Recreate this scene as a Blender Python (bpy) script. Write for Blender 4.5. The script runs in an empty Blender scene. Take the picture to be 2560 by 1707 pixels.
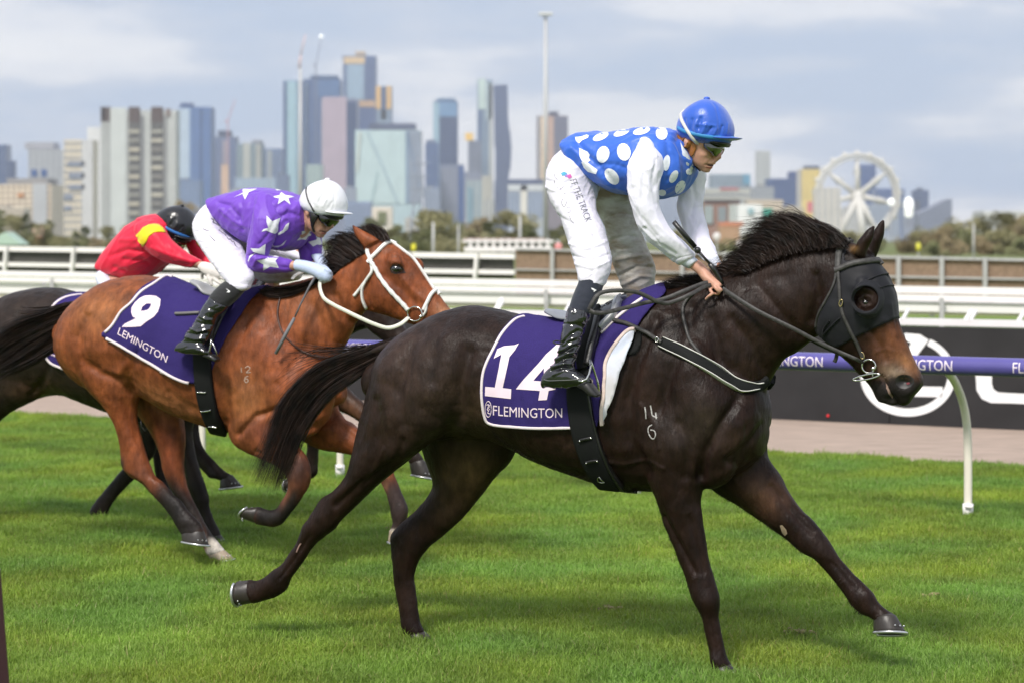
import bpy, bmesh, math, random
import numpy as np
from mathutils import Vector, Matrix, noise
from mathutils.bvhtree import BVHTree
from mathutils.geometry import delaunay_2d_cdt

sc = bpy.context.scene
# ------------------------------------------------------------------ camera, sky, sun, exposure
F, HY, H, CX = 5600.0, 600.0, 1.76, 1280.0          # focal length in photo pixels, horizon row, eye height, centre column
cam_d = bpy.data.cameras.new('camera'); cam = bpy.data.objects.new('camera', cam_d)
sc.collection.objects.link(cam); sc.camera = cam
cam.location = (0, 0, H); cam.rotation_euler = (math.radians(90), 0, 0)
cam_d.sensor_width = 36; cam_d.lens = F/2560*36; cam_d.shift_y = -(853.5-HY)/2560
cam_d.clip_start = 0.5; cam_d.clip_end = 40000
cam_d.dof.use_dof = True; cam_d.dof.focus_distance = 9.45; cam_d.dof.aperture_fstop = 3.4

SUN_EL, SUN_AZ = math.radians(48), math.radians(205)   # azimuth from +Y clockwise: behind the camera, from its left
world = bpy.data.worlds.new('World'); sc.world = world; world.use_nodes = True
wn, wl = world.node_tree.nodes, world.node_tree.links
for n_ in list(wn): wn.remove(n_)
def W(t, **k):
    n_ = wn.new(t)
    for a, b in k.items(): setattr(n_, a, b)
    return n_
out = W('ShaderNodeOutputWorld'); 
sky = W('ShaderNodeTexSky', sky_type='NISHITA', sun_disc=False, sun_elevation=SUN_EL, sun_rotation=SUN_AZ, air_density=1.0, dust_density=2.0)
bg_sky = W('ShaderNodeBackground'); bg_sky.inputs[1].default_value = 0.10
wl.new(sky.outputs[0], bg_sky.inputs[0])
tc = W('ShaderNodeTexCoord')
def cloudnoise(scale, loc, detail=5, rough=.55):
    mp = W('ShaderNodeMapping'); mp.inputs['Scale'].default_value = scale; mp.inputs['Location'].default_value = loc
    nz = W('ShaderNodeTexNoise'); nz.inputs['Scale'].default_value = 1.0; nz.inputs['Detail'].default_value = detail; nz.inputs['Roughness'].default_value = rough
    wl.new(tc.outputs['Generated'], mp.inputs[0]); wl.new(mp.outputs[0], nz.inputs[0]); return nz
n1 = cloudnoise((4.6, 4.6, 25), (3.4, 0.9, 2.2), 3, .42)
n2 = cloudnoise((12, 12, 44), (1.7, 5.0, 8.3), 5, .55)
sepw = W('ShaderNodeSeparateXYZ'); wl.new(tc.outputs['Generated'], sepw.inputs[0])
mixn = W('ShaderNodeMath', operation='MULTIPLY_ADD'); mixn.inputs[1].default_value = .50
wl.new(n2.outputs[0], mixn.inputs[0]); wl.new(n1.outputs[0], mixn.inputs[2])
cr = W('ShaderNodeValToRGB'); wl.new(mixn.outputs[0], cr.inputs[0])
els = cr.color_ramp.elements
els[0].position = .60; els[0].color = (.46, .55, .72, 1)
els[1].position = .92; els[1].color = (.88, .88, .91, 1)
e = cr.color_ramp.elements.new(.70); e.color = (.56, .62, .75, 1)
e = cr.color_ramp.elements.new(.77); e.color = (.76, .78, .85, 1)
bg_cl = W('ShaderNodeBackground'); bg_cl.inputs[1].default_value = 1.0
wl.new(cr.outputs[0], bg_cl.inputs[0])
mixw = W('ShaderNodeMixShader'); mixw.inputs[0].default_value = .88
wl.new(bg_sky.outputs[0], mixw.inputs[1]); wl.new(bg_cl.outputs[0], mixw.inputs[2]); wl.new(mixw.outputs[0], out.inputs[0])

sl = bpy.data.lights.new('sun', 'SUN'); sl.energy = 3.0; sl.angle = math.radians(11); sl.color = (1, .95, .88)
sun = bpy.data.objects.new('sun', sl); sc.collection.objects.link(sun)
sdir = Vector((math.sin(SUN_AZ)*math.cos(SUN_EL), math.cos(SUN_AZ)*math.cos(SUN_EL), math.sin(SUN_EL)))
sun.rotation_euler = sdir.to_track_quat('Z', 'Y').to_euler()
sc.view_settings.view_transform = 'Standard'; sc.view_settings.look = 'None'
sc.view_settings.gamma = 1; sc.view_settings.exposure = 0.34; sc.view_settings.use_curve_mapping = False
sc.cycles.use_denoising = True
sc.cycles.max_bounces = 6; sc.cycles.diffuse_bounces = 3; sc.cycles.glossy_bounces = 3
sc.cycles.transparent_max_bounces = 12; sc.cycles.volume_bounces = 0

# ------------------------------------------------------------------ helpers
RNG = random.Random(7); NR = np.random.RandomState(11)
def link(o): sc.collection.objects.link(o); return o
def P(x, y, D): return Vector(((x-CX)/F*D, D, H-(y-HY)/F*D))
def G(x, y):                                   # the point of the ground seen at a pixel
    return P(x, y, F*H/(y-HY))
class Plane:                                   # an upright plane along which a horse runs; w is metres away from the camera side
    def __init__(s, X0, Y0, deg):
        a = math.radians(deg); s.p0 = Vector((X0, Y0, 0)); s.t = Vector((math.cos(a), -math.sin(a), 0)); s.n = Vector((math.sin(a), math.cos(a), 0)); s.a = a
    def D(s, x, w=0): return (w + s.p0.dot(s.n))/((x-CX)/F*s.n.x + s.n.y)
    def pt(s, x, y, w=0): return P(x, y, s.D(x, w))
    def sz(s, v): d = v - s.p0; return d.dot(s.t), v.z
    def w(s, v): return (v-s.p0).dot(s.n)
    def mirror(s, v): return v - 2*s.w(v)*s.n
def proj(v): return (CX + v.x/v.y*F, HY - (v.z-H)/v.y*F)
def srgb(r, g, b):
    f = lambda c: (c/255/12.92) if c/255 <= .04045 else ((c/255+.055)/1.055)**2.4
    return (f(r), f(g), f(b), 1)

def mat(name, col=(.5,.5,.5), rough=.5, rvar=0, metal=0, spec=.5, noise_amt=0, noise_scale=20, bump=0, bump_scale=60, sheen=0, coat=0, attr=None, stretch=None, col2=None, wave=None, alpha=None, emit=0, trans=0):
    m = bpy.data.materials.new(name); m.use_nodes = True
    nt = m.node_tree; b = nt.nodes['Principled BSDF']; L = nt.links
    c = tuple(col[:3])+(1,)
    b.inputs['Base Color'].default_value = c; b.inputs['Roughness'].default_value = rough
    b.inputs['Metallic'].default_value = metal; b.inputs['Specular IOR Level'].default_value = spec
    b.inputs['Sheen Weight'].default_value = sheen; b.inputs['Coat Weight'].default_value = coat; b.inputs['Coat Roughness'].default_value = .12
    b.inputs['Transmission Weight'].default_value = trans
    tcn = nt.nodes.new('ShaderNodeTexCoord'); src = tcn.outputs['Object']
    if stretch:
        mp = nt.nodes.new('ShaderNodeMapping'); mp.inputs['Scale'].default_value = stretch[:3]
        if len(stretch) > 3: mp.inputs['Scale'].default_value = stretch[:3]; mp.inputs['Rotation'].default_value = stretch[3:6]
        L.new(src, mp.inputs[0]); src = mp.outputs[0]
    colout = None
    if attr:
        a = nt.nodes.new('ShaderNodeAttribute'); a.attribute_name = attr; colout = a.outputs['Color']
    if noise_amt or col2:
        nz = nt.nodes.new('ShaderNodeTexNoise'); nz.inputs['Scale'].default_value = noise_scale; nz.inputs['Detail'].default_value = 5; nz.inputs['Roughness'].default_value = .6
        L.new(src, nz.inputs[0])
        mx = nt.nodes.new('ShaderNodeMix'); mx.data_type = 'RGBA'
        if col2:
            rmp = nt.nodes.new('ShaderNodeMapRange'); rmp.inputs[1].default_value = .38; rmp.inputs[2].default_value = .62
            L.new(nz.outputs[0], rmp.inputs[0]); L.new(rmp.outputs[0], mx.inputs[0])
            mx.inputs[6].default_value = c; mx.inputs[7].default_value = tuple(col2[:3])+(1,)
            if colout: L.new(colout, mx.inputs[6])
        else:
            mx.blend_type = 'MULTIPLY'; mx.inputs[0].default_value = 1
            rmp = nt.nodes.new('ShaderNodeMapRange'); rmp.inputs[1].default_value = .3; rmp.inputs[2].default_value = .7
            rmp.inputs[3].default_value = 1-noise_amt; rmp.inputs[4].default_value = 1+noise_amt; rmp.clamp = True
            L.new(nz.outputs[0], rmp.inputs[0])
            mx.inputs[6].default_value = c; mx.clamp_result = False
            if colout: L.new(colout, mx.inputs[6])
            L.new(rmp.outputs[0], mx.inputs[7])
        L.new(mx.outputs[2], b.inputs['Base Color'])
    elif colout: L.new(colout, b.inputs['Base Color'])
    if bump:
        nb = nt.nodes.new('ShaderNodeTexNoise'); nb.inputs['Scale'].default_value = bump_scale; nb.inputs['Detail'].default_value = 4
        L.new(src, nb.inputs[0]); bp = nt.nodes.new('ShaderNodeBump'); bp.inputs['Strength'].default_value = 1; bp.inputs['Distance'].default_value = bump
        L.new(nb.outputs[0], bp.inputs['Height']); L.new(bp.outputs[0], b.inputs['Normal'])
    if rvar:
        nr = nt.nodes.new('ShaderNodeTexNoise'); nr.inputs['Scale'].default_value = 9; nr.inputs['Detail'].default_value = 6; nr.inputs['Roughness'].default_value = .65
        L.new(tcn.outputs['Object'], nr.inputs[0]); mr = nt.nodes.new('ShaderNodeMapRange'); mr.inputs[1].default_value = .35; mr.inputs[2].default_value = .65
        mr.inputs[3].default_value = rough-rvar; mr.inputs[4].default_value = rough+rvar; L.new(nr.outputs[0], mr.inputs[0]); L.new(mr.outputs[0], b.inputs['Roughness'])
    if emit:
        b.inputs['Emission Color'].default_value = c; b.inputs['Emission Strength'].default_value = emit
    return m

def set_tags(o, label=None, cat=None, group=None, kind=None):
    if label: o['label'] = label
    if cat: o['category'] = cat
    if group: o['group'] = group
    if kind: o['kind'] = kind
    return o
def empty(name, loc, label, cat, group=None):
    o = bpy.data.objects.new(name, None); o.empty_display_size = .2; link(o); o.location = loc
    return set_tags(o, label, cat, group)
def world_off(p):
    v = Vector((0,0,0))
    while p is not None: v = v + Vector(p.location); p = p.parent
    return v
def mk(name, verts, faces, m=None, parent=None, smooth=True, kind=None):
    me = bpy.data.meshes.new(name)
    off = world_off(parent)
    me.from_pydata([tuple(Vector(v)-off) for v in verts], [], [tuple(f) for f in faces]); me.update()
    if smooth: me.shade_smooth()
    if m: me.materials.append(m)
    o = bpy.data.objects.new(name, me); link(o)
    if parent is not None: o.parent = parent
    if kind: o['kind'] = kind
    return o
def place(name, me, parent=None, m=None):           # a mesh already in world coordinates
    if parent is not None: me.transform(Matrix.Translation(-world_off(parent)))
    if m: me.materials.clear(); me.materials.append(m)
    o = bpy.data.objects.new(name, me); link(o)
    if parent is not None: o.parent = parent
    return o

class MB:                                           # collects shapes for one mesh
    def __init__(s): s.v = []; s.f = []; s.mi = []
    def add(s, vs, fs, mi=0):
        b = len(s.v); s.v += [Vector(v) for v in vs]; s.f += [tuple(i+b for i in f) for f in fs]; s.mi += [mi]*len(fs); return s
    def box(s, c, sx, sy, sz, rz=0, mi=0, M=None):
        R = Matrix.Rotation(rz, 3, 'Z') if M is None else M
        vs = [Vector(c)+R@Vector((a*sx/2, b*sy/2, d*sz/2)) for a in (-1,1) for b in (-1,1) for d in (-1,1)]
        return s.add(vs, [(0,1,3,2),(4,6,7,5),(0,4,5,1),(2,3,7,6),(0,2,6,4),(1,5,7,3)], mi)
    def beam(s, a, b, w, h, up=Vector((0,0,1)), mi=0):
        a, b = Vector(a), Vector(b); d = (b-a).normalized(); x = d.cross(up)
        if x.length < 1e-4: x = d.cross(Vector((1,0,0)))
        x.normalize(); y = x.cross(d)
        vs = [p+x*i*w/2+y*j*h/2 for p in (a,b) for i,j in ((-1,-1),(1,-1),(1,1),(-1,1))]
        return s.add(vs, [(3,2,1,0),(4,5,6,7),(0,1,5,4),(1,2,6,5),(2,3,7,6),(3,0,4,7)], mi)
    def tube(s, pts, r, n=8, mi=0, closed=False, sy=1.0, ref=None):
        pts = [Vector(p) for p in pts]; N = len(pts)
        rr = r if hasattr(r, '__len__') else [r]*N
        ref = Vector(ref) if ref is not None else None
        vs = []; u = None
        for i, p in enumerate(pts):
            if closed: d = pts[(i+1)%N]-pts[i-1]
            else: d = pts[min(i+1,N-1)]-pts[max(i-1,0)]
            if d.length < 1e-9: d = Vector((0,0,1))
            d.normalize()
            if ref is not None: u = ref - d*ref.dot(d)
            elif u is None: u = d.orthogonal()
            else: u = u - d*u.dot(d)
            if u.length < 1e-6: u = d.orthogonal()
            u.normalize(); v = d.cross(u)
            for k in range(n):
                a = 2*math.pi*k/n; vs.append(p + (u*math.cos(a) + v*math.sin(a)*sy)*rr[i])
        fs = []
        R = N if closed else N-1
        for i in range(R):
            for k in range(n):
                a = i*n+k; b = i*n+(k+1)%n; c = ((i+1)%N)*n+(k+1)%n; d = ((i+1)%N)*n+k; fs.append((a,b,c,d))
        if not closed: fs.append(tuple(range(n-1,-1,-1))); fs.append(tuple((N-1)*n+k for k in range(n)))
        return s.add(vs, fs, mi)
    def ell(s, c, rx, ry, rz, M=None, nu=14, nv=10, mi=0):
        c = Vector(c); M = M or Matrix.Identity(3); vs = [c+M@Vector((0,0,rz))]
        for j in range(1, nv):
            t = math.pi*j/nv
            for i in range(nu):
                p = 2*math.pi*i/nu; vs.append(c+M@Vector((rx*math.sin(t)*math.cos(p), ry*math.sin(t)*math.sin(p), rz*math.cos(t))))
        vs.append(c-M@Vector((0,0,rz))); fs = []
        for i in range(nu): fs.append((0, 1+i, 1+(i+1)%nu))
        for j in range(nv-2):
            for i in range(nu): a = 1+j*nu+i; b = 1+j*nu+(i+1)%nu; fs.append((a, a+nu, b+nu, b))
        L = len(vs)-1; o = 1+(nv-2)*nu
        for i in range(nu): fs.append((L, o+(i+1)%nu, o+i))
        return s.add(vs, fs, mi)
    def build(s, name, m=None, parent=None, smooth=False, kind=None):
        ms = m if isinstance(m, (list, tuple)) else [m]
        o = mk(name, s.v, s.f, ms[0], parent, smooth, kind)
        for x in ms[1:]: o.data.materials.append(x)
        if len(ms) > 1: o.data.polygons.foreach_set('material_index', s.mi)
        return o

def catmull(st, sub):
    A = np.array(st, float); out_ = []
    n = len(A)
    for i in range(n-1):
        p0, p1, p2, p3 = A[max(i-1,0)], A[i], A[i+1], A[min(i+2,n-1)]
        for k in range(sub):
            t = k/sub
            out_.append(.5*((2*p1)+(-p0+p2)*t+(2*p0-5*p1+4*p2-p3)*t*t+(-p0+3*p1-3*p2+p3)*t**3))
    out_.append(A[-1]); return np.array(out_)

def loft(mb, pl, st, sub=3, n=28, rnd=(1,1), pw=2.0, tilt=0.0, comp=True, mi=0):
    """st: (x1,y1,x2,y2,w,hw) outline pixel pairs with lateral centre and half width, skinned into a closed tube."""
    S = catmull([s[:6] for s in st], sub)
    C = []; Avec = []; Hh = []
    for x1,y1,x2,y2,w,hw in S:
        a = pl.pt(x1,y1,w); b = pl.pt(x2,y2,w); c = (a+b)/2; h = (a-b)/2
        if comp and h.length > 1e-5:
            hz = abs(h.dot(pl.t))/h.length
            Wp = h.length*math.cos(pl.a)
            q = (hw*math.sin(pl.a)/max(Wp,1e-4))
            s_ = math.sqrt(max(.35, 1-min(q*q, 1)))
            h = h*(1-(1-s_)*hz*hz)
        C.append(c); Avec.append(h); Hh.append(max(hw, 1e-4))
    def ring(c, h, hw):
        lat = pl.n + Vector((0,0,-tilt)); r = []
        for k in range(n):
            t = 2*math.pi*k/n; ct, st_ = math.cos(t), math.sin(t)
            e_ = 2.0/pw
            r.append(c + h*(abs(ct)**e_*(1 if ct>=0 else -1)) + lat*hw*(abs(st_)**e_*(1 if st_>=0 else -1)))
        return r
    rings = []
    def cap(i, j, k_):
        d = (C[i]-C[j]); 
        if d.length < 1e-6: return []
        d.normalize(); r = min(Avec[i].length, Hh[i])*k_; o = []
        for a in (.35, .7, .93):
            o.append(ring(C[i]+d*r*a, Avec[i]*math.sqrt(1-a*a), Hh[i]*math.sqrt(1-a*a)))
        return o
    if rnd[0]: rings += cap(0, 1, rnd[0])[::-1]
    rings += [ring(C[i], Avec[i], Hh[i]) for i in range(len(C))]
    if rnd[1]: rings += cap(-1, -2, rnd[1])
    vs = [v for r in rings for v in r]; fs = []
    for i in range(len(rings)-1):
        for k in range(n): fs.append((i*n+k, i*n+(k+1)%n, (i+1)*n+(k+1)%n, (i+1)*n+k))
    fs.append(tuple(range(n-1,-1,-1))); fs.append(tuple((len(rings)-1)*n+k for k in range(n)))
    mb.add(vs, fs, mi); return mb

def fuse(mb, voxel=.008, smooth=6, fac=.5):
    """one continuous skin round everything in mb"""
    me = bpy.data.meshes.new('tmp'); me.from_pydata([tuple(v) for v in mb.v], [], mb.f); me.update()
    bm = bmesh.new(); bm.from_mesh(me); 
    bmesh.ops.recalc_face_normals(bm, faces=bm.faces); bm.to_mesh(me); bm.free()
    o = bpy.data.objects.new('tmp', me); link(o)
    r = o.modifiers.new('r', 'REMESH'); r.mode = 'VOXEL'; r.voxel_size = voxel; r.adaptivity = 0
    if smooth: s = o.modifiers.new('s', 'SMOOTH'); s.factor = fac; s.iterations = smooth
    dg = bpy.context.evaluated_depsgraph_get(); dg.update()
    nm = bpy.data.meshes.new_from_object(o.evaluated_get(dg), preserve_all_data_layers=False, depsgraph=dg)
    bpy.data.objects.remove(o); bpy.data.meshes.remove(me); nm.shade_smooth(); return nm

def vco(me): a = np.empty(len(me.vertices)*3); me.vertices.foreach_get('co', a); return a.reshape(-1,3)
def vno(me): 
    a = np.empty(len(me.vertices)*3); me.vertex_normals.foreach_get('vector', a); return a.reshape(-1,3)
def setco(me, a): me.vertices.foreach_set('co', a.ravel()); me.update()
def fur(name, me, parent, pl, m, n_, ln, wd, flow=(-.75,-.65), seed=1):
    """short hairs lying on a coat, one sliver each"""
    R = np.random.RandomState(seed); me.calc_loop_triangles(); T_ = np.empty(len(me.loop_triangles)*3, int); me.loop_triangles.foreach_get('vertices', T_); T_ = T_.reshape(-1,3)
    co = vco(me); no = vno(me); a, b, c = co[T_[:,0]], co[T_[:,1]], co[T_[:,2]]; ar = np.linalg.norm(np.cross(b-a, c-a), axis=1); ar *= (no[T_[:,0]]@np.array(pl.n) < .25)
    k = R.choice(len(T_), n_, p=ar/ar.sum()); u = R.rand(n_,1); v = R.rand(n_,1); f = u+v > 1; u[f] = 1-u[f]; v[f] = 1-v[f]
    p = a[k]+(b[k]-a[k])*u+(c[k]-a[k])*v; N_ = no[T_[k,0]]; d = np.array(pl.t)*flow[0]+np.array((0,0,1))*flow[1] + R.randn(n_,3)*.22
    d = d-(d*N_).sum(1)[:,None]*N_; d /= np.linalg.norm(d,axis=1)[:,None]+1e-9; s = np.cross(d, N_)*wd/2; L_ = ln*(.6+.8*R.rand(n_,1))
    V = np.stack([p-s-N_*.0005, p+s-N_*.0005, p+d*L_+N_*ln*.16], 1).reshape(-1,3)
    m2 = bpy.data.meshes.new(name); m2.vertices.add(len(V)); m2.vertices.foreach_set('co', V.ravel()); m2.loops.add(3*n_); m2.loops.foreach_set('vertex_index', np.arange(3*n_)); m2.polygons.add(n_); m2.polygons.foreach_set('loop_start', np.arange(0,3*n_,3)); m2.update(calc_edges=True); m2.shade_smooth()
    if 'coat' in me.color_attributes:
        C_ = np.empty(len(co)*4); me.color_attributes['coat'].data.foreach_get('color', C_); C_ = C_.reshape(-1,4)[T_[k,0]]; C_[:,:3] *= (.75+.8*R.rand(n_,1))
        at = m2.color_attributes.new('coat', 'FLOAT_COLOR', 'POINT'); at.data.foreach_set('color', np.repeat(C_, 3, 0).ravel())
    o = bpy.data.objects.new(name, m2); m2.materials.append(m); link(o); o.parent = parent; o['kind'] = 'stuff'; return o
def pxof(a): return CX + a[:,0]/a[:,1]*F, HY - (a[:,2]-H)/a[:,1]*F
def seg_dist(px, py, line):
    d = np.full(px.shape, 1e9)
    for (x1,y1),(x2,y2) in zip(line[:-1], line[1:]):
        L2 = (x2-x1)**2+(y2-y1)**2+1e-9; t = np.clip(((px-x1)*(x2-x1)+(py-y1)*(y2-y1))/L2, 0, 1)
        d = np.minimum(d, np.hypot(px-x1-t*(x2-x1), py-y1-t*(y2-y1)))
    return d
GAIN = [1.0]
def sculpt(me, pl, lines=(), lumps=(), both=True):
    """lines: (polyline px, width px, height m); lumps: (x,y,rx,ry,angle deg,height m). Acts on the side facing the camera, mirrored to the far side when both."""
    co = vco(me); no = vno(me); n = np.array(pl.n); p0 = np.array(pl.p0)
    for side in ((0, 1) if both else (0,)):
        if side == 0: c = co; f = np.clip(-(no@n)*1.6+.1, 0, 1)
        else:
            w = (co-p0)@n; c = co - 2*w[:,None]*n; f = np.clip((no@n)*1.6+.1, 0, 1)
        px, py = pxof(c); disp = np.zeros(len(co))
        for ln, wd, ht in lines:
            d = seg_dist(px, py, ln); disp += GAIN[0]*ht*np.exp(-(d/wd)**2)
        for x,y,rx,ry,an,ht in lumps:
            a = math.radians(an); dx = (px-x)*math.cos(a)+(py-y)*math.sin(a); dy = -(px-x)*math.sin(a)+(py-y)*math.cos(a)
            disp += GAIN[0]*ht*np.exp(-((dx/rx)**2+(dy/ry)**2))
        co = co + no*(disp*f)[:,None]
    setco(me, co)
def wrinkle(me, pl, ang, amp, scale, stretch=3.0, seed=0, px=None):
    """cloth folds: ridged noise drawn out along a direction (degrees in the picture plane)"""
    co = vco(me); no = vno(me); a = math.radians(ang); d = np.empty(len(co)); t = np.array(pl.t)
    s = co@t; z = co[:,2]; w = co@np.array(pl.n); u = (s*math.cos(a)+z*math.sin(a))*scale/stretch; v = (-s*math.sin(a)+z*math.cos(a))*scale; w = w*scale*.8
    for i in range(len(co)):
        q = Vector((u[i]+seed, v[i], w[i])); b = noise.noise(q*.6+Vector((5,1,3)))*1.3
        r1 = 1-abs(noise.noise(q+Vector((b,b,0))))*2.6; r2 = 1-abs(noise.noise(q*2.1+Vector((b+9,b,2))))*2.6
        d[i] = max(r1,0)**2 + .45*max(r2,0)**2 - .35
    setco(me, co+no*(d*amp)[:,None])
def roughen(me, amp, scale, seed=0):
    co = vco(me); no = vno(me)
    d = np.array([noise.noise(Vector((c[0]*scale+seed, c[1]*scale, c[2]*scale))) for c in co])
    setco(me, co+no*(d*amp)[:,None])
def paint(me, base, spots, grain=.38):
    """coat colours: spots (x,y,rx,ry,angle,(r,g,b),strength)"""
    co = vco(me); px, py = pxof(co)
    col = np.tile(np.array(tuple(base[:3])+(1,), float), (len(co),1))
    for s in spots:
        x,y,rx,ry,an,c,k = s[:7]; hard = s[7] if len(s) > 7 else 2
        a = math.radians(an); dx = (px-x)*math.cos(a)+(py-y)*math.sin(a); dy = -(px-x)*math.sin(a)+(py-y)*math.cos(a)
        hard = 8 if hard > 3 else hard; k = 1.0 if hard == 8 else k
        q = np.exp(-((np.abs(dx/rx)**hard+np.abs(dy/ry)**hard)))*k
        col[:,:3] = col[:,:3]*(1-q[:,None]) + np.array(c)*q[:,None]
    col[:,:3] *= (1+grain*np.array([noise.noise(Vector(c)*11)+.6*noise.noise(Vector(c)*29+Vector((3,1,2))) for c in co]))[:,None]
    at = me.color_attributes.new('coat', 'FLOAT_COLOR', 'POINT'); at.data.foreach_set('color', col.ravel())
def bvh_of(me, parent=None):
    off = world_off(parent); return BVHTree.FromPolygons([v.co+off for v in me.vertices], [tuple(p.vertices) for p in me.polygons])
EYE = Vector((0,0,H))
def hit(bv, x, y, fallback=True):
    d = P(x,y,10)-EYE; d.normalize(); h = bv.ray_cast(EYE, d, 60)
    if h[0] is not None: return h[0], h[1]
    return None, None
def surf(bv, x, y, pl, off=0):
    h, n_ = hit(bv, x, y)
    if h is None:
        q = pl.pt(x, y, 0); r = bv.find_nearest(q)
        if r[0] is None: return q, -pl.n
        h, n_ = r[0], r[1]
    return h + n_*off, n_
def resample(line, step):
    out_ = [Vector(line[0])]
    for a, b in zip(line[:-1], line[1:]):
        a, b = Vector(a), Vector(b); k = max(1, int((b-a).length/step))
        for i in range(1, k+1): out_.append(a.lerp(b, i/k))
    return out_
def smooth2(line, sub=6, closed=False):
    if closed:
        L = [line[-1]]+list(line)+[line[0], line[1]]
        c = catmull([(p[0],p[1]) for p in L], sub); return [tuple(q) for q in c[sub:-sub-1]]
    return [tuple(q) for q in catmull([(p[0],p[1]) for p in line], sub)]
def strap(name, pl, bv, line, width, m, parent, off=.004, th=.003, sub=5, mirror=False, wsc=None, snap=True, kind=None, lat=None, arch=0):
    """a flat strap lying on a surface along a pixel line (width in metres)"""
    pts = smooth2(line, sub); vs = []; fs = []; C = []; N = []
    for i,(x,y) in enumerate(pts):
        if snap: c, n_ = surf(bv, x, y, pl, off)
        else:
            t = i/(len(pts)-1); k = t*(len(lat)-1); j = min(int(k), len(lat)-2); w = lat[j]+(lat[j+1]-lat[j])*(k-j)
            c = pl.pt(x, y, w); n_ = -pl.n.copy()
        C.append(Vector(c)); N.append(Vector(n_))
    if snap:
        for _ in range(2):
            N = [(N[max(i-1,0)]+N[i]*2+N[min(i+1,len(N)-1)]).normalized() for i in range(len(N))]
            C = [(C[max(i-1,0)]+C[i]*2+C[min(i+1,len(C)-1)])/4 if 0<i<len(C)-1 else C[i] for i in range(len(C))]
    if mirror: strap(name, pl, bv, line, width, m, parent, off, th, sub, False, wsc, snap, kind, lat, arch='far')
    sides = [-1] if arch == 'far' else [1]
    for sd in sides:
        b0 = len(vs)
        for i in range(len(C)):
            d = (C[min(i+1,len(C)-1)]-C[max(i-1,0)]); d = d.normalized() if d.length>1e-7 else pl.t
            s_ = N[i].cross(d).normalized(); w_ = width*(wsc(i/(len(C)-1)) if wsc else 1)/2
            q = [C[i]+s_*w_, C[i]+s_*w_*.8+N[i]*th, C[i]-s_*w_*.8+N[i]*th, C[i]-s_*w_]
            if snap: q += [C[i]-s_*w_-N[i]*(off+.003), C[i]+s_*w_-N[i]*(off+.003)]
            else: q += [C[i]-s_*w_-N[i]*th*.5, C[i]+s_*w_-N[i]*th*.5]
            if sd < 0: q = [pl.mirror(v) for v in q]
            vs += q
        for i in range(len(C)-1):
            for k in range(6):
                a = b0+i*6+k; b = b0+i*6+(k+1)%6; f = (a, b, b+6, a+6); fs.append(f if sd > 0 else f[::-1])
        fs.append(tuple(b0+k for k in range(6))); fs.append(tuple(b0+(len(C)-1)*6+k for k in range(6)))
    return mk(name, vs, fs, m, parent, True, kind)
def patch(name, pl, bv, outline, m, parent, off=.003, step=6, th=0, holes=(), rays=True):
    """a thin sheet lying on a surface inside a pixel outline"""
    O = resample(list(outline)+[outline[0]], step)[:-1]; pts = [Vector((p[0],p[1])) for p in O]; n0 = len(pts)
    edges = [(i,(i+1)%n0) for i in range(n0)]
    def inside(x, y, poly):
        c = False; j = len(poly)-1
        for i in range(len(poly)):
            if (poly[i][1] > y) != (poly[j][1] > y) and x < (poly[j][0]-poly[i][0])*(y-poly[i][1])/(poly[j][1]-poly[i][1])+poly[i][0]: c = not c
            j = i
        return c
    hl = []
    for hpoly in holes:
        Hh = resample(list(hpoly)+[hpoly[0]], step)[:-1]; b = len(pts); pts += [Vector((p[0],p[1])) for p in Hh]
        edges += [(b+i, b+(i+1)%len(Hh)) for i in range(len(Hh))]; hl.append(Hh)
    xs = [p.x for p in pts]; ys = [p.y for p in pts]
    arr = np.array([[p.x,p.y] for p in pts])
    y = min(ys)+step/2
    while y < max(ys):
        x = min(xs)+step/2
        while x < max(xs):
            if inside(x,y,O) and not any(inside(x,y,h_) for h_ in hl) and np.min(np.hypot(arr[:,0]-x, arr[:,1]-y)) > step*.55: pts.append(Vector((x,y)))
            x += step
        y += step
    r = delaunay_2d_cdt(pts, edges, [], 0, 1e-4)
    V, Fc = r[0], r[2]; fs = []
    for f in Fc:
        cx = sum(V[i].x for i in f)/len(f); cy = sum(V[i].y for i in f)/len(f)
        if inside(cx,cy,O) and not any(inside(cx,cy,h_) for h_ in hl): fs.append(tuple(f))
    vs = []
    for p in V:
        c, n_ = surf(bv, p.x, p.y, pl, off); vs.append(c)
    d0 = pl.n
    fs2 = []
    for f in fs:
        a,b,c = vs[f[0]],vs[f[1]],vs[f[2]]; nn = (b-a).cross(c-a); fs2.append(f if nn.y < 0 else f[::-1])
    o = mk(name, vs, fs2, m, parent, True)
    if th: s_ = o.modifiers.new('thickness', 'SOLIDIFY'); s_.thickness = th; s_.offset = -1
    return o
def in_poly(px, py, poly):
    c = np.zeros(px.shape, bool); j = len(poly)-1
    for i in range(len(poly)):
        xi, yi = poly[i]; xj, yj = poly[j]
        if yi != yj: c ^= ((yi > py) != (yj > py)) & (px < (xj-xi)*(py-yi)/(yj-yi)+xi)
        j = i
    return c
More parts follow.
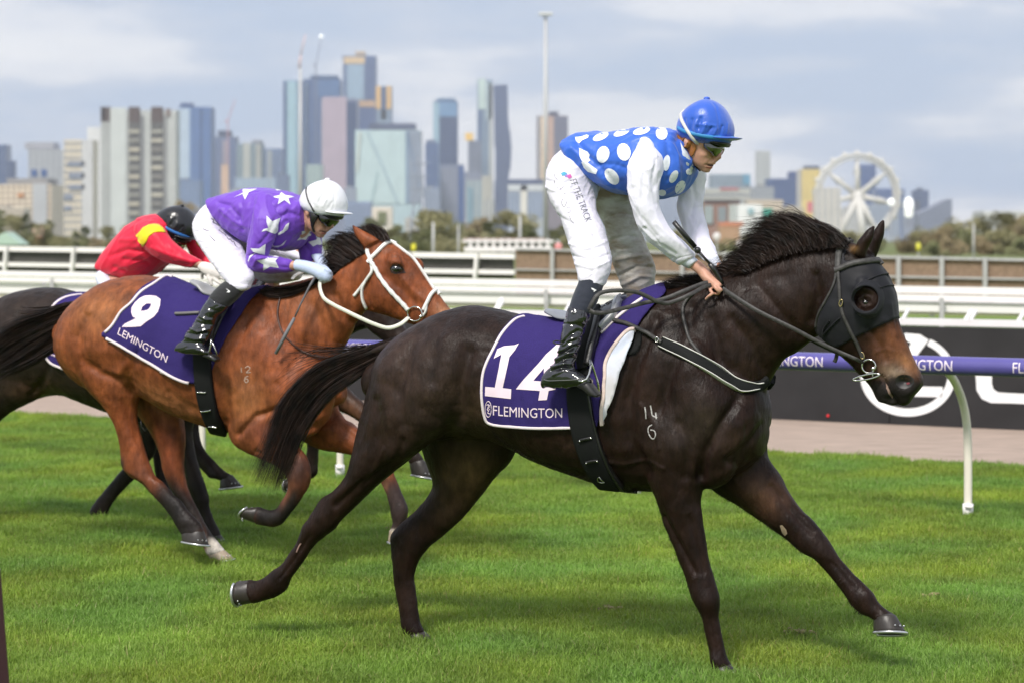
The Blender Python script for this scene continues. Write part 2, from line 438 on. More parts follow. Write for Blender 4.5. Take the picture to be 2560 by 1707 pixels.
def shell(name, me, pl, outline, m, parent, bv, off=.01, th=.004, extra=None, near_only=False, fold=None, wmin=None, relax=0):
    """cloth or leather over a body: copies the skin inside an outline (traced on the near side) and its mirror on the far side, lifted off"""
    O = []
    for x, y in outline:
        h, _ = hit(bv, x, y)
        O.append(pl.sz(h) if h is not None else pl.sz(pl.pt(x, y, 0)))
    bm = bmesh.new(); bm.from_mesh(me)
    co = vco(me); t = np.array(pl.t); p0 = np.array(pl.p0); n = np.array(pl.n)
    s_ = (co-p0)@t; z_ = co[:,2]; ins = in_poly(s_, z_, O)
    if extra is not None: ins &= extra(co, s_, z_)
    if near_only: ins &= ((co-p0)@n) < .0
    bm.verts.ensure_lookup_table()
    dele = [v for v in bm.verts if not ins[v.index]]
    bmesh.ops.delete(bm, geom=dele, context='VERTS')
    # drop ragged leftovers, then pull the rim onto the outline
    for _ in range(2):
        bad = [f for f in bm.faces if sum(1 for e_ in f.edges if e_.is_boundary) >= 3]
        bmesh.ops.delete(bm, geom=bad, context='FACES')
    bmesh.ops.delete(bm, geom=[v for v in bm.verts if not v.link_faces], context='VERTS')
    Oc = [Vector(o_) for o_ in O]; N = len(Oc)
    for v in bm.verts:
        if not v.is_boundary: continue
        q = Vector(pl.sz(v.co)); best = None
        for i in range(N):
            a, b = Oc[i], Oc[(i+1)%N]; ab = b-a; L2 = ab.length_squared
            u = 0 if L2 < 1e-12 else max(0, min(1, (q-a).dot(ab)/L2)); r = a+ab*u; d = (r-q).length
            if best is None or d < best[0]: best = (d, r)
        if best[0] < .02:
            v.co += pl.t*(best[1].x-q.x) + Vector((0,0,best[1].y-q.y))
    bm.normal_update()
    for v in bm.verts: v.co += v.normal*(off + (fold(v.co) if fold else 0))
    for _ in range(relax): bmesh.ops.smooth_vert(bm, verts=[v for v in bm.verts if not v.is_boundary], factor=.5, use_axis_x=True, use_axis_y=True, use_axis_z=True)
    nm = bpy.data.meshes.new(name); bm.to_mesh(nm); bm.free(); nm.shade_smooth()
    o = place(name, nm, parent, m)
    md = o.modifiers.new('thickness', 'SOLIDIFY'); md.thickness = th; md.offset = -1
    return o

def glyphs(text):                                  # flat outlines of a word in the built-in typeface, unit cap height
    cu = bpy.data.curves.new('t', 'FONT'); cu.body = text; cu.size = 1; cu.resolution_u = 3
    o = bpy.data.objects.new('t', cu); link(o); dg = bpy.context.evaluated_depsgraph_get(); dg.update()
    me = bpy.data.meshes.new_from_object(o.evaluated_get(dg)); bm = bmesh.new(); bm.from_mesh(me)
    bmesh.ops.triangulate(bm, faces=bm.faces)
    for _ in range(3):
        es = [e_ for e_ in bm.edges if e_.calc_length() > .12]
        if not es: break
        bmesh.ops.subdivide_edges(bm, edges=es, cuts=1); bmesh.ops.triangulate(bm, faces=bm.faces)
    vs = [(v.co.x, v.co.y) for v in bm.verts]; fs = [tuple(v.index for v in f.verts) for f in bm.faces]
    bm.free(); bpy.data.objects.remove(o); bpy.data.curves.remove(cu); bpy.data.meshes.remove(me)
    x0 = min(v[0] for v in vs); x1 = max(v[0] for v in vs); y0 = min(v[1] for v in vs); y1 = max(v[1] for v in vs)
    return [((v[0]-x0)/(x1-x0), (v[1]-y0)/(y1-y0)) for v in vs], fs
def lettering(name, text, quad, m, parent, pl, bv, off=.002, bend=0):
    """text on a surface; quad = pixel corners bottom-left, bottom-right, top-right, top-left"""
    V, Fc = glyphs(text); bl, br, tr, tl = [Vector(q) for q in quad]; vs = []
    for u, v in V:
        p = bl.lerp(br, u).lerp(tl.lerp(tr, u), v); p = p + Vector((0, bend*4*u*(1-u)))
        vs.append(surf(bv, p.x, p.y, pl, off)[0])
    fs = []
    for f in Fc:
        a,b,c = vs[f[0]],vs[f[1]],vs[f[2]]; nn = (b-a).cross(c-a); fs.append(f if nn.y < 0 else f[::-1])
    return mk(name, vs, fs, m, parent, False)
def flat_text(name, text, p, u, v, m, parent=None, depth=0):
    """text on a flat board: p lower-left corner, u along (full width vector), v up (full height vector)"""
    V, Fc = glyphs(text); return mk(name, [Vector(p)+Vector(u)*a+Vector(v)*b for a,b in V], Fc, m, parent, False)

def hair(name, roots, m, parent, seed=1, wid=.0022, n=7, kind='stuff'):
    """roots: callable list of control-point curves (lists of Vectors); builds thin tapered ribbons"""
    vs = []; fs = []; r = random.Random(seed)
    for pts in roots:
        P_ = catmull([tuple(p) for p in pts], max(2, int(n/(len(pts)-1)))) ; K = len(P_)
        sd = Vector((r.uniform(-1,1), r.uniform(-.6,.6), r.uniform(-1,1))).normalized()
        b = len(vs); w0 = wid*r.uniform(.6,1.3)
        for i, p in enumerate(P_):
            t = i/(K-1); d = Vector(P_[min(i+1,K-1)])-Vector(P_[max(i-1,0)]); s_ = d.cross(sd)
            s_ = s_.normalized() if s_.length > 1e-9 else sd
            w_ = w0*(1-.85*t**1.5); vs += [Vector(p)-s_*w_/2, Vector(p)+s_*w_/2]
        for i in range(K-1): a = b+2*i; fs.append((a,a+1,a+3,a+2))
    return mk(name, vs, fs, m, parent, True, kind)

def hoof(pl, cor, sole, w, hw, parent, m_hoof, m_shoe, tilt=0, shoe=True, pts=None, hs=None):
    hs = hs or hw*1.22
    mb = MB()
    (a1,b1,a2,b2) = cor; (c1,d1,c2,d2) = sole; q_ = .045; a1, a2 = a1+(a2-a1)*q_, a2+(a1-a2)*q_; b1, b2 = b1+(b2-b1)*q_, b2+(b1-b2)*q_
    st = [(a1,b1,a2,b2,w,hw*.92), ((a1*2+c1)/3,(b1*2+d1)/3,(a2*2+c2)/3,(b2*2+d2)/3,w,(hw*2+hs)/3), (c1,d1,c2,d2,w,hs)]
    loft(mb, pl, st, sub=3, n=24, rnd=(.5,0), tilt=tilt, comp=False)
    o = mb.build('hoof', m_hoof, parent, True)
    if shoe:
        a = pl.pt(c1,d1,w); b = pl.pt(c2,d2,w); c = (a+b)/2; h = (b-a)/2; lat = (pl.n+Vector((0,0,-tilt)))*hs
        down = h.cross(lat).normalized()
        if (c + down - pl.pt((a1+a2)/2,(b1+b2)/2,w)).length < (c - down - pl.pt((a1+a2)/2,(b1+b2)/2,w)).length: down = -down
        L = [c + h*math.cos(t)*1.03 + lat*math.sin(t)*1.03 + down*.004 for t in np.linspace(-2.6, 2.6, 26)]
        s_ = MB().tube(L, .0065, 6).build('horseshoe', m_shoe, parent, True); s_.parent = o
        nl = MB()
        pa = pl.pt((a1+a2)/2,(b1+b2)/2,w)
        for k in range(3):
            t = .35+.35*k
            q = c + h*math.cos(-t)*.98 + lat*math.sin(-t)*1.0 - down*.022 ; q = q + (pa-c)*.02
            nl.ell(q, .004,.004,.004, nu=6, nv=4)
        nn = nl.build('shoe_nails', m_shoe, parent, True); nn.parent = o
    return o
# ------------------------------------------------------------------ ground, path
SL = -0.59                                             # all rails run this way: depth change per metre to the right
class TrackLine:
    def __init__(s, px, D): s.X0 = (px-CX)/F*D; s.D0 = D
    def D(s, px): k = (px-CX)/F; return (s.D0 - SL*s.X0)/(1-SL*k)
    def at(s, px, y): return P(px, y, s.D(px))
    def ground(s, px): p = s.at(px, HY); return Vector((p.x, p.y, 0))
    def off(s, dD): r = TrackLine(CX, 1); r.X0 = 0; r.D0 = s.D0 - SL*s.X0 + dD; return r
grass_mat = mat('turf', (.11,.20,.022), .75, spec=.25, col2=(.15,.26,.03), noise_scale=1.3, bump=.03, bump_scale=60)
far_mat = mat('far_ground', (.12,.16,.05), .9, spec=.1, col2=(.17,.17,.08), noise_scale=.02)
ground = mk('ground', [(-14000,-200,-.012),(14000,-200,-.012),(14000,16000,-.012),(-14000,16000,-.012)], [(0,1,2,3)], far_mat, None, False, 'structure')
ge = TrackLine(1280, 19.75)                             # edge of the turf
bl = TrackLine(1280, 23.6)                              # foot of the advertising board
def strip(name, l1, l2, z, m, x1=-40, x2=40, kind='structure'):
    f = lambda l, X: (X, l.D0 + SL*(X-l.X0), z)
    return mk(name, [f(l1,x1), f(l1,x2), f(l2,x2), f(l2,x1)], [(0,1,2,3)], m, None, False, kind)
turf_base = strip('racetrack', TrackLine(1280, -40), ge, 0, grass_mat, -40, 60)
sand_mat = mat('sand', (.50,.39,.32), .9, spec=.15, noise_amt=.16, noise_scale=2.0, bump=.02, bump_scale=40, stretch=(1.2,4,1,0,0,.53))
strip('path', ge, TrackLine(1280, 25.5), -.004, sand_mat)
far_turf = mat('far_turf', (.13,.20,.035), .85, spec=.15, col2=(.19,.23,.06), noise_scale=.6)
strip('infield', TrackLine(1280, 25.5), TrackLine(1280, 95), -.006, far_turf, -140, 140)

# ------------------------------------------------------------------ turf blades
def blade_tuft(i, m):
    r = random.Random(100+i); vs = []; fs = []; cols = []
    for k in range(120):
        a = r.uniform(0, 2*math.pi); d = .085*math.sqrt(r.random()); x, y = d*math.cos(a), d*math.sin(a)
        h = r.uniform(.022, .052)*(1 if r.random() < .93 else 1.5); th = r.uniform(0, 2*math.pi); w_ = r.uniform(.0013,.0025)
        lean = Vector((math.cos(th), math.sin(th), 0))*h*r.uniform(.1,.75); sd = Vector((-math.sin(th), math.cos(th), 0))*w_
        q = Vector((x,y,-.004)); c = r.random()
        p1 = q+lean*.3+Vector((0,0,h*.55)); p2 = q+lean+Vector((0,0,h*(.92-.25*r.random())))
        b = len(vs); vs += [q-sd, q+sd, p1+sd*.8, p1-sd*.8, p2]; fs += [(b,b+1,b+2,b+3),(b+3,b+2,b+4)]
        u = c
        col = (.190+.12*u, .305+.12*u, .036+.05*u, 1) if r.random() < .95 else (.42,.38,.16,1)
        cols += [col]*5
    me = bpy.data.meshes.new('grass_tuft'); me.from_pydata([tuple(v) for v in vs], [], fs); me.update()
    at = me.color_attributes.new('blade', 'FLOAT_COLOR', 'POINT'); at.data.foreach_set('color', [c for q in cols for c in q])
    me.materials.append(m); return me
gm = mat('grass_blade', (.1,.25,.02), .5, spec=.35, attr='blade')
b_ = gm.node_tree.nodes['Principled BSDF']
nt = gm.node_tree; oi = nt.nodes.new('ShaderNodeAttribute'); oi.attribute_type = 'INSTANCER'; oi.attribute_name = 'tint'
atn = [n_ for n_ in nt.nodes if n_.type == 'ATTRIBUTE' and n_.attribute_name == 'blade'][0]
mx = nt.nodes.new('ShaderNodeMix'); mx.data_type = 'RGBA'; mx.blend_type = 'MULTIPLY'; mx.inputs[0].default_value = 1
nt.links.new(atn.outputs['Color'], mx.inputs[6]); nt.links.new(oi.outputs['Color'], mx.inputs[7]); nt.links.new(mx.outputs[2], b_.inputs['Base Color'])
tr = nt.nodes.new('ShaderNodeBsdfTranslucent'); nt.links.new(mx.outputs[2], tr.inputs[0]); ms = nt.nodes.new('ShaderNodeMixShader'); ms.inputs[0].default_value = .45
o_ = [n_ for n_ in nt.nodes if n_.type == 'OUTPUT_MATERIAL'][0]
nt.links.new(b_.outputs[0], ms.inputs[1]); nt.links.new(tr.outputs[0], ms.inputs[2]); nt.links.new(ms.outputs[0], o_.inputs[0])
tufts = [bpy.data.objects.new('grass_tuft', blade_tuft(i, gm)) for i in range(5)]
pts = []; tint = []
def field(cell, D1, D2, n_):
    out_ = []
    for _ in range(n_):
        D = D1+(D2-D1)*RNG.random()
        X = RNG.uniform(-.30, .30)*D
        out_.append((X, D))
    return out_
cand = field(0, 7.6, 13, 15000) + field(0, 13, 23.5, 20000)
edge = 19.75
for X, D in cand:
    if D + .59*X > edge + .12*noise.noise(Vector((X*2, D*2, 0))) + RNG.uniform(-.06,.06): continue
    c1 = noise.noise(Vector((X*.9, D*.55, 3))); c2 = noise.noise(Vector((X*3.1, D*3.1, 9))); c3 = noise.noise(Vector((X*.5+D*.3, (D+.59*X)*1.1, 5)))
    g = 1+.22*c1+.30*c2+.12*c3+.26*noise.noise(Vector((X*7.5, D*6, 2)))
    pts.append((X, D, 0)); yl = .5+.5*noise.noise(Vector((X*1.4, D*1.4, 30)))
    yl = min(1, max(0, (yl-.5)*1.9+.5)); tint += [g*(.84+.30*yl), g*(.99+.04*yl), g*(1.1-.3*yl), 1]
me = bpy.data.meshes.new('grass'); me.from_pydata(pts, [], [])
at = me.attributes.new('tint', 'FLOAT_COLOR', 'POINT'); at.data.foreach_set('color', tint)
rot = me.attributes.new('rot', 'FLOAT_VECTOR', 'POINT'); rot.data.foreach_set('vector', [c for _ in pts for c in (RNG.uniform(-.12,.12), RNG.uniform(-.12,.12), RNG.uniform(0, 6.28))])
idx = me.attributes.new('pick', 'INT', 'POINT'); idx.data.foreach_set('value', [RNG.randrange(5) for _ in pts])
scl = me.attributes.new('size', 'FLOAT', 'POINT'); scl.data.foreach_set('value', [(.72+.5*RNG.random())*(1+.25*noise.noise(Vector((p[0]*2.4,p[1]*2.4,7)))) for p in pts])
grass = link(bpy.data.objects.new('grass', me)); set_tags(grass, 'dense green turf of the racetrack under the horses', 'grass', kind='stuff')
ng = bpy.data.node_groups.new('grass', 'GeometryNodeTree')
ng.interface.new_socket('Geometry', in_out='INPUT', socket_type='NodeSocketGeometry'); ng.interface.new_socket('Geometry', in_out='OUTPUT', socket_type='NodeSocketGeometry')
N = ng.nodes; L = ng.links
gi = N.new('NodeGroupInput'); go = N.new('NodeGroupOutput'); jn = N.new('GeometryNodeJoinGeometry'); jo = N.new('GeometryNodeJoinGeometry')
m2p = N.new('GeometryNodeMeshToPoints'); L.new(gi.outputs[0], m2p.inputs[0])
iop = N.new('GeometryNodeInstanceOnPoints'); iop.inputs['Pick Instance'].default_value = True
def attr(name, t):
    a = N.new('GeometryNodeInputNamedAttribute'); a.data_type = t; a.inputs[0].default_value = name; return a.outputs[0]
g2i = N.new('GeometryNodeGeometryToInstance')
for t_ in tufts:
    inf = N.new('GeometryNodeObjectInfo'); inf.inputs['Object'].default_value = t_; inf.inputs['As Instance'].default_value = True
    L.new(inf.outputs['Geometry'], jn.inputs[0])
L.new(m2p.outputs[0], iop.inputs['Points']); L.new(jn.outputs[0], iop.inputs['Instance'])
L.new(attr('pick','INT'), iop.inputs['Instance Index'])
e2r = N.new('FunctionNodeEulerToRotation'); L.new(attr('rot','FLOAT_VECTOR'), e2r.inputs[0]); L.new(e2r.outputs[0], iop.inputs['Rotation'])
L.new(attr('size','FLOAT'), iop.inputs['Scale'])
L.new(iop.outputs[0], go.inputs[0])
md = grass.modifiers.new('grass', 'NODES'); md.node_group = ng

# ------------------------------------------------------------------ materials of the setting
white_rail = mat('white_plastic', (.86,.82,.81), .35, spec=.5, noise_amt=.04, noise_scale=4)
post_mat = mat('cream_post', (.80,.74,.64), .45, noise_amt=.10, noise_scale=9, stretch=(1,1,.3))
purple = mat('purple_vinyl', (.095,.08,.30), .22, spec=.7, noise_amt=.08, noise_scale=5)
pale_pink = mat('pale_print', (.83,.72,.80), .5)
galv = mat('galvanised_steel', (.50,.49,.49), .5, metal=.3, noise_amt=.1, noise_scale=15)
black_board = mat('black_vinyl', (.022,.021,.022), .5, spec=.4, noise_amt=.2, noise_scale=3)
white_print = mat('white_print', (.85,.85,.85), .5)

# near running rail with goose-neck posts and printed sleeve
rl = TrackLine(1280, 15.92)                            # line of the post feet
rail = empty('running_rail', rl.ground(1280), 'purple tubular running rail on curved cream posts beside the turf', 'rail')
tdir = Vector((1, SL, 0)).normalized(); ndir = Vector((-SL, 1, 0)).normalized()   # ndir points away from the camera
def rp(s, z, lat=0): g0 = rl.ground(1280); return g0 + tdir*s + ndir*lat + Vector((0,0,z))
RZ, RR, RLAT = .985, .058, -.40
MB().tube([rp(s, RZ, RLAT) for s in np.linspace(-9.5, 7.5, 60)], RR, 20).build('rail_sleeve', purple, rail, True)
def s_of(px):                                          # distance along the rail at a pixel column
    g0 = rp(0,0,RLAT); k = (px-CX)/F; return (k*g0.y-g0.x)/(tdir.x-k*tdir.y)
ends = [2388, 2065]; per = s_of(2388)-s_of(2065); tl_ = s_of(2388)-s_of(2207)
for k in range(-9, 3):
    s1 = s_of(2388)+per*k
    if k == 0: pass
    V, Fc = glyphs('FLEMINGTON'); vs = []
    for u, v in V:
        a = math.radians(4) - (v-.5)*2*.30      # wraps round the tube
        ang = math.pi + a*0 ; th = .02+(v-.5)*1.15
        vs.append(rp(s1-tl_*(1-u), RZ+math.sin(th)*(RR+.0015), RLAT-math.cos(th)*(RR+.0015)))
    mk('lettering', vs, Fc, pale_pink, rail, False)
for px in (505, 850, 1590, 2420):
    s = s_of(px)+.12
    s = (lambda g0, k: (k*g0.y-g0.x)/(tdir.x-k*tdir.y))(rp(0,0,0), (px-CX)/F)
    pts_ = smooth2([(0, .02),(0,.35),(-.02,.58),(-.10,.74),(-.24,.87),(-.38,.945)], 5)
    o = MB().tube([rp(s, z, l) for l, z in pts_], .026, 12).build('post', post_mat, rail, True)
    c = MB().tube([rp(s, .0, 0), rp(s, .09, 0)], .034, 12); c.box(rp(s,.075,-.035)+tdir*.02, .05,.02,.02, -math.pi/6); c.build('foot_socket', white_rail, rail, True).parent = o

# black advertising board behind the path
board = empty('advertising_board', bl.ground(1280), 'long black advertising board with white oval emblem and letters behind the rail', 'advertising board')
bs = lambda s, z, d=0: bl.ground(1280)+tdir*s+ndir*d+Vector((0,0,z))
def bsx(px): g0 = bl.ground(1280); k = (px-CX)/F; return (k*g0.y-g0.x)/(tdir.x-k*tdir.y)
BT = .935
pw = 2.4; s = -15.0; k = 0
while s < 11:
    q = MB(); a, b = s+.004, s+pw-.004
    q.add([bs(a,0),bs(b,0),bs(b,BT),bs(a,BT),bs(a,0,.04),bs(b,0,.04),bs(b,BT,.04),bs(a,BT,.04)], [(0,1,2,3),(7,6,5,4),(0,4,5,1),(2,6,7,3),(1,5,6,2),(0,3,7,4)])
    q.build('panel', black_board, board); s += pw
def bpx(x, y): return x, y
def board_poly(name, pxs, m, lift=.004):
    vs = []
    for x, y in pxs:
        s_ = bsx(x); p = bs(s_, 0); z = H-(y-HY)/F*p.y; vs.append(bs(s_, z, -lift))
    return vs
def ring_strip(cx, cy, rx, ry, w_, a0, a1, n_=50, wend=None, rot=0):
    mb = MB(); vs = []
    for i in range(n_+1):
        t = math.radians(a0+(a1-a0)*i/n_); ww = w_
        for r_ in (0, 1):
            vs.append((cx+(rx-r_*ww)*math.cos(t), cy+(ry-r_*ww)*math.sin(t)))
    V = board_poly('', vs, None); fs = [(2*i, 2*i+1, 2*i+3, 2*i+2) for i in range(n_)]
    return V, fs
em = MB()
# oval ring: centre (2270,942), radius ~118 x 100 (outer), open at the upper right
em.add(*ring_strip(2270, 938, 119, 102, 20, -20, 200, 60))
em.add(*ring_strip(2270, 938, 119, 102, 17, -62, -20, 16))
em.add(*ring_strip(2262, 938, 112, 104, 22, 195, 268, 30))
def quad(pxs): V = board_poly('', pxs, None); em.add(V, [tuple(range(len(V)))])
quad([(2262,833),(2300,836),(2322,850),(2296,885),(2262,945),(2240,945),(2252,900),(2278,858),(2262,850)])
quad([(2290,965),(2357,966),(2357,992),(2286,990)])
em.build('emblem', white_print, board)
lt = MB(); V = board_poly('', [(2439,930),(2480,932),(2480,958),(2484,972),(2496,980),(2530,982),(2700,990),(2700,1016),(2530,1007),(2478,1006),(2455,996),(2442,975)], None, .004); lt.add(V, [tuple(range(len(V)))])
V = board_poly('', [(2700,895),(2745,897),(2745,1018),(2700,1016)], None); lt.add(V, [(0,1,2,3)])
lt.build('lettering', white_print, board)
red = mat('red_marker', (.7,.02,.03), .5)
MB().ell(bs(bsx(2071), .055, -.01), .015,.010,.015).build('red_marker', red, board, True)

# white fences beyond the board
def beam_px(mb, ln, x1, y1, x2, y2, hpx1, hpx2, thick):
    a, a2 = ln.at(x1, y1), ln.at(x1, y1+hpx1); b, b2 = ln.at(x2, y2), ln.at(x2, y2+hpx2); n_ = ndir*thick
    mb.add([a, b, b2, a2, a+n_, b+n_, b2+n_, a2+n_], [(3,2,1,0),(4,5,6,7),(0,1,5,4),(2,3,7,6),(1,2,6,5),(0,4,7,3)])
def lerp(a, b, t): return a+(b-a)*t
capl = TrackLine(1280, 24.3)
t = empty('kerb_rail', capl.ground(1280), 'low white rail with slanted struts directly above the black board', 'rail')
q = MB(); beam_px(q, capl, -80, 768-20, 2640, 804, 15, 17, .10); q.build('plank', white_rail, t)
for x in range(60, 2640, 169):
    q = MB(); y = lerp(752, 804, x/2560); a = capl.at(x, y+2); b = capl.off(.45).at(x+14, y-22); q.beam(a, b, .028, .028); q.build('strut', white_rail, t)
for x in range(20, 2640, 334):
    q = MB(); g0 = capl.ground(x); q.beam(g0, g0+Vector((0,0,.85)), .05,.05); q.build('post', galv, t)

wide = TrackLine(1280, 29)
t = empty('white_fence', wide.ground(1280), 'broad white fence of three stacked plastic planks in the middle distance', 'fence')
for (ya, yb, ha, hb) in ((677,721,13,19),(692,743,12,15)):
    q = MB(); beam_px(q, wide, -80, ya-1, 2640, yb+1, ha, hb, .05); q.build('plank', white_rail, t)
q = MB(); beam_px(q, wide.off(-.02), -80, 706, 2640, 759, 5, 5, .03); q.build('underside_strip', galv, t)  # thin grey strip drawn along the underside of the planks
q = MB(); beam_px(q, wide.off(.01), -80, 712, 2640, 764, 20, 22, .03); q.build('lower_panel', mat('grey_white_panel', (.80,.78,.76), .5), t)
q = MB(); beam_px(q, wide.off(.06), -80, 732, 2640, 786, 13, 6, .03); q.build('backing_board', mat('sandy_board', (.70,.64,.55), .8), t)
for x in (130, 520, 905, 1365, 1790, 2354):
    y = lerp(700, 756, x/2560); q = MB(); a = wide.off(-.10).at(x, y-6); g0 = wide.off(-.10).ground(x); q.beam(a, g0, .045, .05); q.build('post', galv, t)
    q = MB(); q.beam(wide.off(.1).at(x-20, y+2), wide.off(.1).at(x-24, y+40), .05,.05); q.build('post', galv, t)
for x in (400, 1240, 1700, 2413, 2545):
    y = lerp(716, 784, x/2560); q = MB(); q.beam(wide.off(-.1).at(x+16, y-2), wide.off(-.5).at(x-2, y+26), .045,.03); q.build('strut', white_rail, t)

mesh_mat = mat('dark_mesh', (.075,.072,.065), .85, noise_amt=.15, noise_scale=8)
topf = TrackLine(1280, 42)
t = empty('screen_fence', topf.ground(1280), 'white two rail fence with dark mesh screening on the left of the course', 'fence')
for (ya, yb, ha, hb) in ((615,635,12,13),(655,676,10,11)):
    q = MB(); beam_px(q, topf, -80, ya, 1285, yb, ha, hb, .06); q.build('rail', white_rail, t)
q = MB(); beam_px(q, topf.off(.15), -80, 622, 1283, 642, 55, 55, .02); q.build('screen', mesh_mat, t)
for k in range(8):
    x = 14+168*k; y = lerp(616, 635, x/1285); q = MB(); q.beam(topf.off(-.06).at(x+3, y), topf.off(-.06).at(x-2, y+62), .085,.06); q.build('post', white_rail, t)

hess = mat('brown_hessian', (.27,.19,.135), .95, spec=.1, noise_amt=.2, noise_scale=12, bump=.01, bump_scale=80)
brf = TrackLine(1280, 50)
t = empty('hessian_fence', brf.ground(1800), 'brown hessian fence on grey steel posts at right behind the white rails', 'fence')
xs_ = [1288]+[1380+108.2*k for k in range(12)]
for i in range(len(xs_)-1):
    x1, x2 = xs_[i], xs_[i+1]; q = MB(); y1, y2 = lerp(624, 648, (x1-1288)/1300), lerp(624, 648, (x2-1288)/1300)
    beam_px(q, brf.off(.1), x1+1, y1+2, x2-1, y2+2, 130, 130, .02); q.build('screen', hess, t)
q = MB(); beam_px(q, brf, 1288, 621, 2660, 649, 5, 7, .05); q.build('rail', galv, t)
q = MB(); beam_px(q, brf, 1288, 672, 2660, 698, 4, 5, .05); q.build('rail', galv, t)
for x in xs_[1:]:
    y = lerp(621, 648, (x-1288)/1300); q = MB(); q.beam(brf.off(-.04).at(x, y-2), brf.off(-.04).at(x, y+125), .10,.08); q.build('post', galv, t)
# ------------------------------------------------------------------ haze
hz = MB().box((0, 2600, 310), 5200, 5600, 624)
hzm = bpy.data.materials.new('air'); hzm.use_nodes = True; nt = hzm.node_tree
for n_ in list(nt.nodes): nt.nodes.remove(n_)
pv = nt.nodes.new('ShaderNodeVolumePrincipled'); pv.inputs['Color'].default_value = (.90,.95,1,1); pv.inputs['Density'].default_value = 1.0e-4; pv.inputs['Anisotropy'].default_value = .2
oo = nt.nodes.new('ShaderNodeOutputMaterial'); nt.links.new(pv.outputs[0], oo.inputs['Volume'])
hz.build('haze', hzm, None, False, 'stuff')

# ------------------------------------------------------------------ city
_mc = {}
def cm(r, g, b, rough=.6, metal=0, na=.08):
    k = (r,g,b,rough,metal)
    if k not in _mc:
        c = srgb(r,g,b); _mc[k] = mat('facade', c, rough, metal, noise_amt=na, noise_scale=.05)
    return _mc[k]
NAVY=(60,84,128); BLUE=(78,108,158); PALEB=(150,180,205); DARK=(48,66,104); CREAM=(205,196,180); WHT=(214,214,212); TEAL=(158,190,196); GREY=(140,142,150); PINK=(176,160,170); BRN=(86,72,68); GOLD=(226,182,110); SAND=(190,168,140)
def tower(name, label, x0, x1, ytop, D, col, cat='building', win=None, ybot=None, side=None, crown=None, strips=(), bands=None, depth=None, sil=None, rough=.35, group=None, cols=None, rows=None):
    """a building: x0..x1, ytop in the photograph at distance D; win = window colour"""
    a = P(x0, ytop, D); b = P(x1, ytop, D); zt = a.z; w = b.x-a.x; dp = depth or min(max(w, 14), 60)
    r = empty(name, ((a.x+b.x)/2, D, 0), label, cat, group)
    m = cm(*col, rough=rough)
    if sil:                                            # outline polygon in pixels, extruded
        V = [P(x,y,D) for x,y in sil]; n_ = len(V); q = MB(); q.add([*V, *[v+Vector((0,dp,0)) for v in V]], [tuple(range(n_))[::-1], tuple(range(n_,2*n_))]+[(i,(i+1)%n_,n_+(i+1)%n_,n_+i) for i in range(n_)]); q.build('wall', m, r)
    else: MB().box(((a.x+b.x)/2, D+dp/2, zt/2), w, dp, zt).build('wall', m, r)
    mpp = D/F
    if win:
        wm = cm(*win, rough=.25); yb = ybot or 575
        nc = cols or max(2, int((x1-x0)/13)); nr = rows or max(3, int((yb-ytop)/9))
        q = MB(); cw = (x1-x0)/nc; rh = (yb-ytop)/nr
        for i in range(nc):
            for j in range(nr):
                if sil: pass
                x_ = x0+(i+.5)*cw; y_ = ytop+(j+.55)*rh
                if sil and not in_poly(np.array([x_]), np.array([y_]), sil)[0]: continue
                c = P(x_, y_, D-.25); q.box(c, cw*.62*mpp, .5, rh*.6*mpp)
        q.build('windows', wm, r, kind='stuff')
    if w/(D/F) > 34 and not win and not sil:         # mullions
        q = MB(); k = x0+6
        while k < x1-3: q.box(P(k, (ytop+(ybot or 560))/2, D-.35), 1.1*mpp, .9, ((ybot or 560)-ytop)*.97*mpp); k += 7.3
        q.build('mullions', cm(*[min(255, int(c*1.12+8)) for c in col]), r, kind='stuff')
    if bands:                                          # floor lines
        q = MB(); step = bands[1]; y = ytop+step
        while y < (ybot or 570):
            q.box(P((x0+x1)/2, y, D-.3), w*.995, .8, step*.28*mpp); y += step
        q.build('floor_bands', cm(*bands[0]), r, kind='stuff')
    for s in strips:                                   # (x0,x1,y0,y1,colour)
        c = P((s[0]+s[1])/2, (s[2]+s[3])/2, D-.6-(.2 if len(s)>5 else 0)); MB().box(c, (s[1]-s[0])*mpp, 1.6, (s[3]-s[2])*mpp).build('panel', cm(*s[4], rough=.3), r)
    if crown:                                          # (x0,x1,y0,y1,colour)
        c = P((crown[0]+crown[1])/2, (crown[2]+crown[3])/2, D+dp/2); MB().box(c, (crown[1]-crown[0])*mpp, dp*.8, (crown[3]-crown[2])*mpp).build('roof', cm(*crown[4]), r)
    return r
T = tower
FAR = 4300
T('office_tower','dark blue tower cut by the left edge of the skyline',-40,16,362,FAR,NAVY,bands=(DARK,9))
T('office_tower','low navy tower just right of the one at the left edge',17,37,402,FAR-60,DARK,bands=(NAVY,9))
T('apartment_block','pale grey stepped block with two blue squares on its side',70,168,374,2900,(176,178,182),crown=(70,142,358,374,(160,160,168)),strips=((78,93,424,442,(52,84,140)),(103,117,424,442,(52,84,140))),win=(150,154,162),ybot=560,rough=.7)
T('apartment_block','cream apartment block with grey balconies left of the striped slab',160,232,350,2300,(222,210,188),win=(150,150,150),ybot=600,rough=.7,cols=6,rows=14,
  strips=((170,212,404,417,(128,136,152)),(172,212,433,447,(128,136,152)),(172,212,462,475,(128,136,152)),(150,182,487,500,(128,136,152)),(140,180,515,527,(128,136,152)),(205,232,350,600,(200,200,200))))
T('apartment_block','low cream apartment block with grey hip roof at far left',-30,128,462,2100,(224,210,190),win=(168,150,132),ybot=585,crown=(30,132,448,462,(138,136,136)),rough=.75,cols=11,rows=9,strips=((82,118,460,560,(178,180,184)),(44,60,484,494,(196,140,90))))
